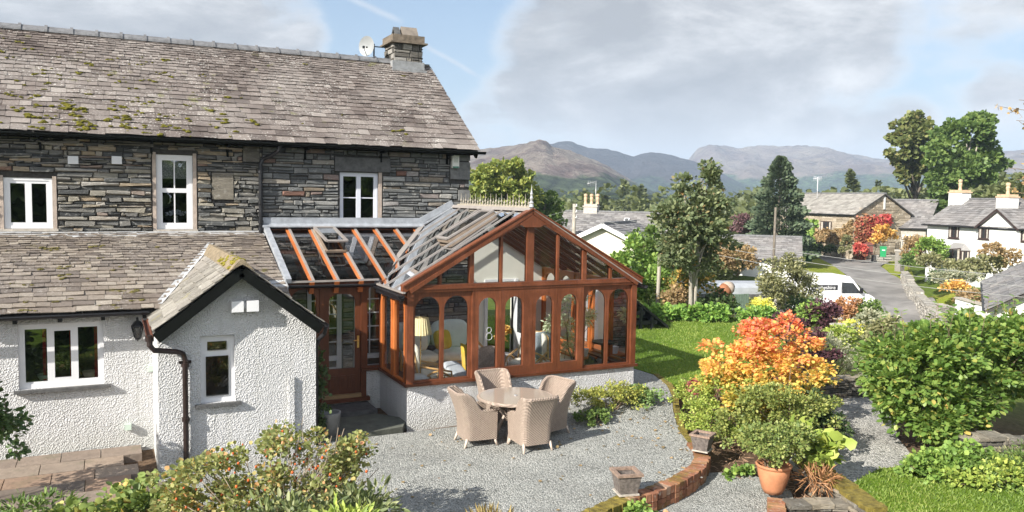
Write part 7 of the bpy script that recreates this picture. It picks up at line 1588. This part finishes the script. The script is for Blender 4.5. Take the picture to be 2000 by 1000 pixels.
# gabled dormer front
g0, g1, ga = onf(1917, 441), onf(1996, 447), onf(1957, 409); m = MB(); zz = lambda p, z: Vector((p.x, p.y, z)); mid_ = (g0+g1)/2
m.prism([zz(g0, zb-1)+nf*.25, zz(g1, zb-1)+nf*.25, zz(g1, g0.z)+nf*.25, zz(mid_, ga.z-.1)+nf*.25, zz(g0, g0.z)+nf*.25], back*3.0); m.build('gable_wall', M['far_white'], wc)
for sg, P in ((1, g0), (-1, g1)):
    e0 = zz(P, g0.z-.12)-d_*sg*.2+nf*.5; S = zz(mid_, ga.z+.05)+nf*.5-e0; L_ = S.length; S.normalize(); N_ = S.cross(back); N_ = N_ if N_.z > 0 else -N_
    m = MB(); slates(m, e0, back, S, N_, 0, 4.2, L_, .36, .3, .45, .4, th=.03, lift=.02); r = m.build('gable_roof', M['slate_far'], wc); m = MB(); m.prism([e0-N_*.02, e0+S*L_-N_*.02, e0+S*L_-N_*.14, e0-N_*.14], back*4.2); m.build('boarding', M['brown_frame'], r)
p0, p1, p2 = onf(1917, 466), onf(1937, 466), onf(1917, 443); far_window(wc, p0+nf*.25, d_, nf, (p1-p0).length, p2.z-p0.z, 'brown_frame', 3)
# bay window with slate hood
b0, b1 = onf(1850, 512), onf(1893, 512); bt_ = onf(1850, 486).z; bz = b0.z; m = MB(); q = [b0, b0+nf*.5+d_*.35, b1+nf*.5-d_*.35, b1]
m.prism([zz(v, bz-1.2) for v in q], (0,0,1.2)); bay = m.build('bay_window', M['far_white'], wc)
for a, b in zip(q, q[1:]):
    u_ = (b-a).normalized(); n__ = Vector((u_.y, -u_.x, 0)); n__ = n__ if n__.dot(nf) > 0 else -n__; far_window(bay, zz(a, bz), u_, n__, (b-a).length, bt_-bz, 'brown_frame', 2, name='bay_light')
m = MB(); top = bt_+.55; rr = [zz(v, bt_) + (v-(b0+b1)/2)*.12 for v in q]; c_ = [zz(b0+d_*.6, top), zz(b1-d_*.6, top)]; m.add(rr+c_, [(0,1,4),(1,2,5,4),(2,3,5),(0,4,5,3)]); m.build('bay_roof', M['slate_far'], bay)
ca = at_d(1874, 392, 78.5); chimney(wc, (ca.x, ca.y), 1.5, .9, ca.z-1.0, at_d(1874, 377, 78.5).z, 'far_white', 1, 'pot_buff', (d_.x, d_.y)); ca = at_d(1967, 402, 73); chimney(wc, (ca.x, ca.y), 1.2, .9, ca.z-.8, at_d(1967, 386, 73).z, 'far_white', 1, 'pot_buff', (d_.x, d_.y))
for px, py, d, blobs, n, s, mat, lab in (
    (1812, 520, 72, [ell(0,0,1.3,1.3,1.0,1.0), ell(1.0,0,.9,1.0,.9,.8)], 2200, .19, 'lf_bright', 'bright green shrub in front of the bay window'),
    (1790, 508, 78, [ell(0,0,1.2,1.4,1.0,.9), ell(-.6,0,.7,1.0,.9,.7)], 1600, .2, 'lf_rust', 'bronze green shrub between the stone gatepost and the white cottage'),
    (1820, 535, 68, [ell(0,0,.8,1.1,.9,.65)], 1400, .16, 'lf_olive', 'pale olive rounded shrub on the stone wall'),
    (1900, 548, 64, [ell(-1.6,0,.8,1.4,.8,.6), ell(.4,0,1.0,1.6,.8,.8), ell(2.4,0,.8,1.4,.8,.7)], 3000, .18, 'lf_olive', 'long bronze hedge across the front of the white cottage'),
    (1940, 538, 66, [ell(0,0,1.4,1.4,.8,.9), ell(1.6,0,1.0,1.2,.8,.8)], 1500, .18, 'lf_rust', 'sparse russet shrub at the white cottage wall'),
    (1850, 560, 60, [ell(0,0,.5,1.3,.7,.5), ell(1.8,0,.5,1.2,.7,.4)], 1500, .16, 'lf_grey', 'grey green plants along the garden terrace'),
    (1868, 578, 56, [ell(0,0,.45,.8,.6,.4)], 700, .15, 'lf_gold', 'golden shrub in the terraced garden'),
    (1895, 592, 53, [ell(0,0,.3,1.2,.7,.35)], 900, .14, 'lf_rust', 'rusty ground plants above the white garden wall'),
    (1775, 525, 74, [ell(0,0,.6,.7,.6,.6)], 800, .16, 'lf_mid', 'green shrub at the head of the verge stone wall'),
    (1830, 553, 63, [ell(0,0,.4,.8,.6,.4)], 700, .15, 'lf_dark', 'dark shrub half way along the stone wall')):
    bush('cottage_shrub', lab, 'shrub', tz(px, py, d), blobs, n, s, mat, 'oval', s*1.7, 40, nstem=6)
VW = [at_d(1767, 518, 79), at_d(1779, 540, 71), at_d(1797, 565, 64), at_d(1822, 590, 57), at_d(1850, 612, 52)]
stone_wall('verge_wall', 'pale lichened stone wall climbing beside the lane verge', [tuple(p[:2]) for p in VW], gz, 1.0, .5, 'stone_wallfar', hr=(.1,.24), lr=(.2,.6), dep=(.0,.09))
stone_wall('terrace_wall', 'low stone terrace wall across the cottage garden', [tuple(at_d(1835, 568, 62)[:2]), tuple(at_d(1925, 572, 57)[:2])], gz, .6, .4, 'stone_wallfar', hr=(.1,.24), lr=(.2,.6))
p = at_d(1757, 521, 79); t = thing('gate_post', 'stone gatepost with dark iron gate at the top of the verge', 'gatepost', p); m = MB(); m.box(-.28,.28,-.28,.28,-.4,1.35); m.box(-.34,.34,-.34,.34,1.35,1.5); m.build('post', M['stone_wallfar'], t, False, False); m = MB()
for k in range(5): m.box(.4,.44,-.1+k*.22,-.07+k*.22,.1,2.4-.1*k)
m.box(.4,.44,-.1,.85,.3,.36); m.box(.4,.44,-.1,.85,1.5,1.56); m.build('iron_gate', M['black_plastic'], t, False, False)
q0, q1 = at_d(1864, 615, 49), at_d(1925, 615, 46); t = thing('white_wall', 'low white rendered garden wall at the end of the stone wall', 'wall', (q0.x, q0.y, gz(q0.x, q0.y))); m = MB(); zt = at_d(1890, 590, 47.5).z
dd = Vector((q1.x-q0.x, q1.y-q0.y, 0)); nn = Vector((-dd.y, dd.x, 0)).normalized()*.25; m.prism([Vector((q0.x,q0.y,-5)), Vector((q0.x,q0.y,zt)), Vector((q0.x,q0.y,zt))+nn, Vector((q0.x,q0.y,-5))+nn], dd); m.build('render', M['far_white'], t); m = MB(); m.beam(Vector((q0.x,q0.y,zt+.04))+nn/2, Vector((q1.x,q1.y,zt+.04))+nn/2, .36, .08); m.build('coping', M['pale_stone'], t)
# slate roofed white outbuilding at the right edge
A1 = at_d(1925, 600, 36.0); A2 = at_d(1919, 547, 49.0); ed = Vector((A2.x-A1.x, A2.y-A1.y, 0)); le = ed.length; ed.normalize(); wr = Vector((ed.y, -ed.x, 0)); B1 = Vector((A1.x, A1.y, 0))+wr*6.4
ob, FO = gable_house('outbuilding', 'white outbuilding with grey slate roof at the right edge below the cottage', Vector((A1.x, A1.y, 0))+wr*.35, B1, le, -3.6, A1.z+.12, A1.z+1.95, 'far_white', 'slate_far', 1, None, .35, .34)

# low white building left of the lane
LB = at_d(1562, 512, 68); LA = at_d(1376, 508, 68.2); d2 = Vector((LB.x-LA.x, LB.y-LA.y, 0)); bk = Vector((-d2.y, d2.x, 0)).normalized(); bk = bk if bk.dot(Vector((LB.x, LB.y, 0))) > 0 else -bk
G2 = Vector((LB.x, LB.y, 0))+bk*6.0; fl = 1 if Vector((-(G2-Vector((LB.x,LB.y,0))).y, (G2-Vector((LB.x,LB.y,0))).x, 0)).dot(-d2) > 0 else -1
lw, FL = gable_house('low_white_building', 'long low white building with dark slate roof left of the lane', LB, G2, d2.length, -2.0, at_d(1500, 503, 69).z, at_d(1500, 461, 72).z, 'far_white', 'slate_far', fl, None, .2, .36)
# cream gabled house and the slate house behind it
A = at_d(1118, 470, 60); B = at_d(1243, 478, 58.5); cg, FC = gable_house('cream_house', 'cream rendered house with white barge boards and a gable toward the garden', A, B, 7.5, -3.0, at_d(1240, 476, 58.5).z+.15, at_d(1184, 437, 59.3).z, 'far_cream', 'slate_far', 1, None, .45, .36)
for sg, P in ((1, FC['A']), (-1, FC['B'])):
    m = MB(); g_ = FC['g']; e = Vector((P.x, P.y, FC['eave']-.28))-g_*sg*.5-FC['s']*.47; m.beam(e, Vector((FC['mid'].x, FC['mid'].y, FC['ridge']-.12))-FC['s']*.47, .06, .30); m.build('bargeboard', M['white_paint'], cg)
BA = at_d(1084, 474, 69); BB = at_d(1330, 474, 67); d3 = Vector((BB.x-BA.x, BB.y-BA.y, 0)); bk = Vector((-d3.y, d3.x, 0)).normalized(); bk = bk if bk.dot(Vector((BA.x, BA.y, 0))) > 0 else -bk; G3 = Vector((BA.x, BA.y, 0))+bk*8.0
fl = 1 if Vector((-(G3-Vector((BA.x,BA.y,0))).y, (G3-Vector((BA.x,BA.y,0))).x, 0)).dot(d3) > 0 else -1
sh, FS = gable_house('slate_house', 'long slate roofed house with tall chimney behind the cream gable', BA, G3, d3.length, -3.0, at_d(1240, 474, 68).z, at_d(1240, 415, 72.5).z, 'far_cream', 'slate_far', fl, None, .3, .36)
ca = at_d(1155, 415, 72.5); chimney(sh, (ca.x, ca.y), 1.2, 1.0, ca.z-1.4, at_d(1155, 404, 72.5).z, 'stone_wallfar', 3, 'pale_stone', (d3.x, d3.y))
p = at_d(1163, 400, 72.5); t = thing('tv_aerial', 'tall television aerial on the slate house chimney', 'aerial', p); m = MB(); m.tube([(0,0,-.5),(0,0,2.1)], .03, 5); m.tube([(-.9,0,1.8),(.1,0,2.1)], .025, 5)
for k in range(5): m.tube([(-.8+k*.2,0,1.6),(-.8+k*.2,0,2.1)], .015, 4)
m.build('aerial', M['metal_grey'], t, True, False)
ps = at_d(1224, 431, 70.5); t = MB(); S_ = (Vector((0,0,FS['ridge']))-Vector((0,0,FS['eave']))+bk*4.0).normalized(); u_ = d3.normalized(); nn = u_.cross(S_); nn = nn if nn.z > 0 else -nn
q = [ps-u_*.22-S_*.25, ps+u_*.22-S_*.25, ps+u_*.22+S_*.25, ps-u_*.22+S_*.25]; t.prism([v+nn*.12 for v in q], nn*-.3); sk = t.build('skylight', M['white_paint'], sh); t = MB(); t.add([ps+(v-ps)*.65+nn*.13 for v in q], [(0,1,2,3)]); t.build('pane', M['far_glass'], sk)

# ------------------------------------------------------------------ white van
def van():
    p = at_d(1613, 612, 58); t = thing('delivery_van', 'white high roofed delivery van parked beside the lane', 'van', (p.x, p.y, gz(p.x, p.y)+.08)); 
    e = at_d(1700, 612, 59.6); t.rotation_euler = (0, 0, math.atan2(e.y-p.y, e.x-p.x))
    prof = [(-2.95,.42),(-2.98,1.0),(-2.93,2.35),(-2.75,2.56),(-1.0,2.62),(.75,2.60),(1.15,2.50),(1.42,2.26),(2.05,1.48),(2.62,1.30),(2.92,1.12),(2.98,.75),(2.95,.42)]
    W = .98; m = MB(); n = len(prof); ins = lambda z: .0 if z < 1.3 else (z-1.3)*.085
    v = []
    for sy in (-1, 1):
        for x, z in prof: v.append((x*.985, sy*(W-ins(z)-.05), z))
        for x, z in prof: cx, cz = 0, 1.2; v.append((x+(cx-x)*.035, sy*(W-ins(z)), z+(cz-z)*.045))
    fs = [(i, (i+1) % n, 2*n+(i+1) % n, 2*n+i) for i in range(n)]
    for sgn, o in ((0, 0), (1, 2*n)): fs += [(o+i, o+(i+1) % n, o+n+(i+1) % n, o+n+i) for i in range(n)]; fs.append(tuple(o+n+i for i in range(n)))
    m.add(v, fs); paint = plain('van_paint', (.80,.80,.81), .25, var=.02); m.build('body', paint, t, False, False)
    yw = lambda z: -(W-ins(z))-.004
    for q in (1, -1):
        m = MB(); m.add([(1.32,q*yw(2.1),2.10),(.52,q*yw(2.15),2.15),(.52,q*yw(1.42),1.42),(1.88,q*yw(1.42),1.42)], [(0,1,2,3)]); m.build('side_window', M['far_glass'], t, False, False)
    m = MB(); m.add([(1.455,-.82,2.24),(1.455,.82,2.24),(2.06,.88,1.50),(2.06,-.88,1.50)], [(0,1,2,3)]); m.build('windscreen', M['far_glass'], t, False, False)
    for x in (-1.85, 1.95):
        for s in (-1, 1):
            m = MB(); m.tube([(x, s*.80, .34), (x, s*1.0, .34)], .345, 20); wv = m.build('wheel', M['black_plastic'], t, True, False); m = MB(); m.tube([(x, s*.99, .34), (x, s*1.012, .34)], .20, 14); m.build('rim', M['metal_grey'], wv, True, False)
    for s in (-1, 1): m = MB(); m.sphere((2.80, s*.72, 1.04), .16, .6, .9, .9, 10, 7); m.build('headlight', plain('headlight', (.7,.72,.74), .1), t, True, False); m = MB(); m.box(1.72,1.86,s*1.12-.10,s*1.12+.10,1.45,1.80); m.build('mirror', M['black_plastic'], t, False, False)
    m = MB(); m.box(2.70,3.02,-.94,.94,.36,.62); m.box(2.94,3.0,-.6,.6,.80,1.0); m.box(-3.02,-2.9,-.94,.94,.36,.60); m.build('bumper', M['black_plastic'], t, False, False)
    m = MB(); m.box(-2.3,1.4,-1.004,-.992,.46,.56); m.box(.44,.455,-.993,-.983,.6,2.2); m.build('trim', plain('van_trim', (.10,.10,.10), .5), t, False, False)
    m = MB(); m.box(-1.62,.22,yw(1.7)-.012,yw(1.6),1.63,1.98); lg = m.build('logo_panel', plain('logo_black', (.03,.03,.035), .5), t, False, False)
    cu = bpy.data.curves.new('lettering', 'FONT'); cu.body = 'Derbyshire'; cu.size = .34; cu.extrude = .004; cu.align_x = 'CENTER'; cu.align_y = 'CENTER'; to = bpy.data.objects.new('lettering_source', cu); COL.objects.link(to)
    bpy.context.view_layer.update(); me = bpy.data.meshes.new_from_object(to.evaluated_get(bpy.context.evaluated_depsgraph_get())); COL.objects.unlink(to); bpy.data.objects.remove(to)
    me.transform(Matrix.Translation((-.70, yw(1.7)-.016, 1.80)) @ Matrix.Rotation(PI/2, 4, 'X')); me.materials.clear(); me.materials.append(M['white_paint']); link('lettering', me, lg, False)
van()
# trailer, mixer, trellis and gate behind the rowan
p = at_d(1412, 592, 40); t = thing('covered_trailer', 'low silver sheeted trailer behind the rowan', 'trailer', p, -.35); m = MB(); m.prism([(-2.3,-1.0,.55),(-2.3,-1.0,.85),(-2.3,-.6,1.02),(-2.3,.6,1.02),(-2.3,1.0,.85),(-2.3,1.0,.55)], (4.6,0,0)); m.build('cover', plain('silver_sheet', (.36,.38,.41), .45, .1, var=.15, scale=3), t, False, False); m = MB(); m.box(-2.35,2.35,-1.02,1.02,.40,.55); m.box(2.35,3.1,-.06,.06,.42,.5); m.build('bed', M['dark_slab'], t, False, False)
for x in (-.5,.5):
    for s in (-1,1): m = MB(); m.tube([(x, s*.95, .28),(x, s*1.1, .28)], .28, 14); m.build('wheel', M['black_plastic'], t, True, False)
p = at_d(1414, 598, 35.5); t = thing('cement_mixer', 'orange cement mixer with a pale drum behind the trellis', 'cement mixer', p); m = MB(); R_ = Matrix.Rotation(1.05, 3, 'Y')
for pr, nm, mt in (([(.10,-.34),(.26,-.26),(.31,-.02)], 'drum', plain('mixer_orange', (.27,.11,.05), .7, var=.5, scale=5)), ([(.31,-.02),(.28,.18),(.17,.34),(.15,.34),(.24,.15)], 'drum_mouth', plain('mixer_pale', (.33,.27,.22), .8, var=.35, scale=6))):
    m = MB(); m.lathe(pr, 16); k = MB(); k.add([R_ @ Vector(v)+Vector((.1,0,.72)) for v in m.v], m.f); k.build(nm, mt, t, True, False)
m = MB(); m.beam((-.4,-.35,.0),(.1,0,.95),.06,.06); m.beam((-.4,.35,.0),(.1,0,.95),.06,.06); m.beam((.5,-.3,0),(.1,0,.95),.06,.06); m.beam((.5,.3,0),(.1,0,.95),.06,.06); m.box(-.35,-.1,-.2,.2,.45,.8); m.build('stand', M['rust_plastic'], t, False, False)
q0, q1 = at_d(1386, 604, 34), at_d(1432, 607, 34); t = thing('trellis_fence', 'brown diagonal trellis panel beyond the lawn hedge', 'fence', (q0.x, q0.y, q0.z)); m = MB(); d_ = Vector((q1.x-q0.x, q1.y-q0.y, 0)); z0 = q0.z-.4; o = Vector((q0.x, q0.y, 0)); L_ = d_.length; d_.normalize()
m.beam(o+Vector((0,0,z0)), o+Vector((0,0,z0+1.1)), .07, .07); m.beam(o+d_*L_+Vector((0,0,z0)), o+d_*L_+Vector((0,0,z0+1.0)), .07, .07)
for k in range(7): m.beam(o+Vector((0,0,z0+.25+.12*k)), o+d_*L_+Vector((0,0,z0+.20+.11*k)), .02, .03)
for k in range(9): m.beam(o+d_*(L_*k/8)+Vector((0,.02,z0+.2)), o+d_*(L_*k/8)+Vector((0,.02,z0+1.0)), .03, .02)
m.build('lattice', M['twig'], t)
q0, q1 = at_d(1434, 608, 34), at_d(1462, 610, 34.5); t = thing('board_fence', 'faded green boarded fence panel beside the trellis', 'fence', (q0.x, q0.y, q0.z)); m = MB(); d_ = Vector((q1.x-q0.x, q1.y-q0.y, 0)); L_ = d_.length; d_.normalize(); o = Vector((q0.x, q0.y, 0))
for k in range(6): a = o+d_*(L_*k/6+.01); b = o+d_*(L_*(k+1)/6-.01); m.prism([a+Vector((0,0,z0)), b+Vector((0,0,z0)), b+Vector((0,0,z0+1.05)), a+Vector((0,0,z0+1.05))], (0,.03,0))
m.build('boards', plain('fence_green', (.16,.22,.16), .8, var=.25), t)

# ------------------------------------------------------------------ poles and wires
def pole(px, ptop, pbase, d, label, r=.12, mat='bark_pale', arm=True):
    a, b = at_d(px, pbase, d), at_d(px, ptop, d); t = thing('utility_pole', label, 'pole', (b.x, b.y, a.z)); m = MB(); m.tube([(0,0,-.5),(0,0,b.z-a.z)], r, 9, r*.75); m.build('pole', M[mat], t, True, False)
    if arm:
        m = MB(); 
        for k in range(3): m.tube([(0,-r,b.z-a.z-.15-.35*k),(0,-r-.12,b.z-a.z-.15-.35*k)], .03, 5); m.lathe([(.03,0),(.05,.04),(.03,.1),(.045,.14),(.01,.16)], 8, (0,-r-.12,b.z-a.z-.17-.35*k))
        m.build('insulators', M['white_paint'], t, True, False)
    return b
b1_ = pole(1122, 398, 560, 50, 'wooden utility pole in front of the cream gabled house', .14)
b2_ = pole(1515, 405, 540, 63, 'dark utility pole standing before the long low white building', .11, 'bark', False)
def wire(a, b, sag, label, r=.010):
    m = MB(); a, b = Vector(a), Vector(b); m.tube([a.lerp(b, k/24)+Vector((0,0,-sag*4*(k/24)*(1-k/24))) for k in range(25)], r, 4); tag(m.build('overhead_wire', M['wire'], None), label, 'wire', 'overhead wires strung from the wooden pole')
M['wire'] = plain('wire', (.30,.30,.29), .6)
for k, (px, py, sag) in enumerate(((2300, 560, .75), (2300, 580, .8), (2300, 602, .85))):
    wire(b1_+Vector((0,-.2,-.15-.35*k)), at_d(px, py, 34), sag, ('topmost', 'middle', 'lowest')[k]+' of the three overhead wires running from the wooden pole across the lane')
wire(b1_+Vector((0,-.2,-.2)), at_d(900, 440, 40), .3, 'upper overhead wire running left from the wooden pole behind the conservatory')
wire(b1_+Vector((0,-.2,-.55)), at_d(900, 470, 40), .3, 'lower overhead wire running left from the wooden pole behind the conservatory')

# ------------------------------------------------------------------ distant woodland (one mass)
def woodland(name, spots, mat, per, lsz):
    P, D, T, S = [], [], [], []
    for (x, y, z, h, w, con) in spots:
        n = per; a = RNG.uniform(0, 2*PI, n); q = RNG.uniform(0, 1, n)
        if con: r = w*(1-q)*RNG.uniform(.6, 1, n); zz = z+h*(.1+.9*q)
        else: r = w*np.sqrt(np.clip(1-(q*2-1)**2, 0, 1))*RNG.uniform(.7, 1.05, n); zz = z+h*(.25+.72*q)
        p = np.column_stack([x+r*np.cos(a), y+r*np.sin(a), zz]); P.append(p); d = np.column_stack([np.cos(a), np.sin(a), .5+0*a])+RNG.normal(0, .4, (n, 3)); D.append(d); T.append(np.clip(RNG.normal(.5 if not con else .15, .2)+RNG.normal(0, .15, n), 0, 1))
    P, D, T = map(np.concatenate, (P, D, T)); return tag(leaf_mesh(name, P, D, lsz, mat, 'broad', T, None), kind='stuff')
sp = []
for _ in range(330):
    px = RNG.uniform(1030, 2010); d = RNG.uniform(135, 360); q = at_d(px, 400, d); z = gz(q.x, q.y); con = RNG.uniform() < .22; h = RNG.uniform(7, 12)*(1.25 if con else 1); sp.append((q.x, q.y, z, h, h*(.2 if con else .5), con))
for px, py, d, h, con in ((1180,383,150,11,True),(1165,388,140,10,True),(1248,372,210,17,True),(1257,368,215,18,True),(1240,378,205,15,True),(1195,395,170,10,False),(1225,392,190,10,False),(1288,395,160,10,False),(1130,400,120,9,False)):
    q = at_d(px, py, d); sp.append((q.x, q.y, q.z-h, h, h*(.2 if con else .55), con))
woodland('distant_woodland', sp, M['lf_bg'], 260, .85)
sp = []
for px, d, h in ((1300,92,5.2),(1335,96,5.0),(1372,95,5.2),(1412,98,5.5),(1438,90,4.6),(1575,125,7),(1000,84,7),(940,80,7),(1080,88,6),(1105,92,5.5),(1960,88,7.5),(1990,86,8),(2030,84,9),(1940,98,8),(1845,118,9),(1818,122,7.5),(1920,110,9),(1420,66,3.6),(1395,62,4.2),(1300,50,3.5),(1340,48,3.3)):
    q = at_d(px, 400, d); sp.append((q.x, q.y, gz(q.x, q.y)-.5, h, h*.42, False))
for i, s_ in enumerate(sp):
    x, y, z, h, w, c_ = s_; px_name = ('beyond the slate house', 'behind the low white building', 'behind the white cottage')
woodland('hedgerow_trees', sp, M['lf_bg'], 900, .38)

# ------------------------------------------------------------------ haze
m = MB(); m.box(-6000, 6000, -6000, 6000, -60, 205); hz = m.build('haze', None or bpy.data.materials.new('haze')); tag(hz, kind='stuff')
hm = hz.data.materials[0]; hm.use_nodes = True; ht = hm.node_tree; ht.nodes.clear(); w = NT(ht)
pv = w.n('ShaderNodeVolumePrincipled'); pv.inputs['Color'].default_value = (.62, .78, 1.0, 1); pv.inputs['Density'].default_value = 0.00030; pv.inputs['Anisotropy'].default_value = 0.0
o = w.n('ShaderNodeOutputMaterial'); ht.links.new(pv.outputs[0], o.inputs['Volume'])
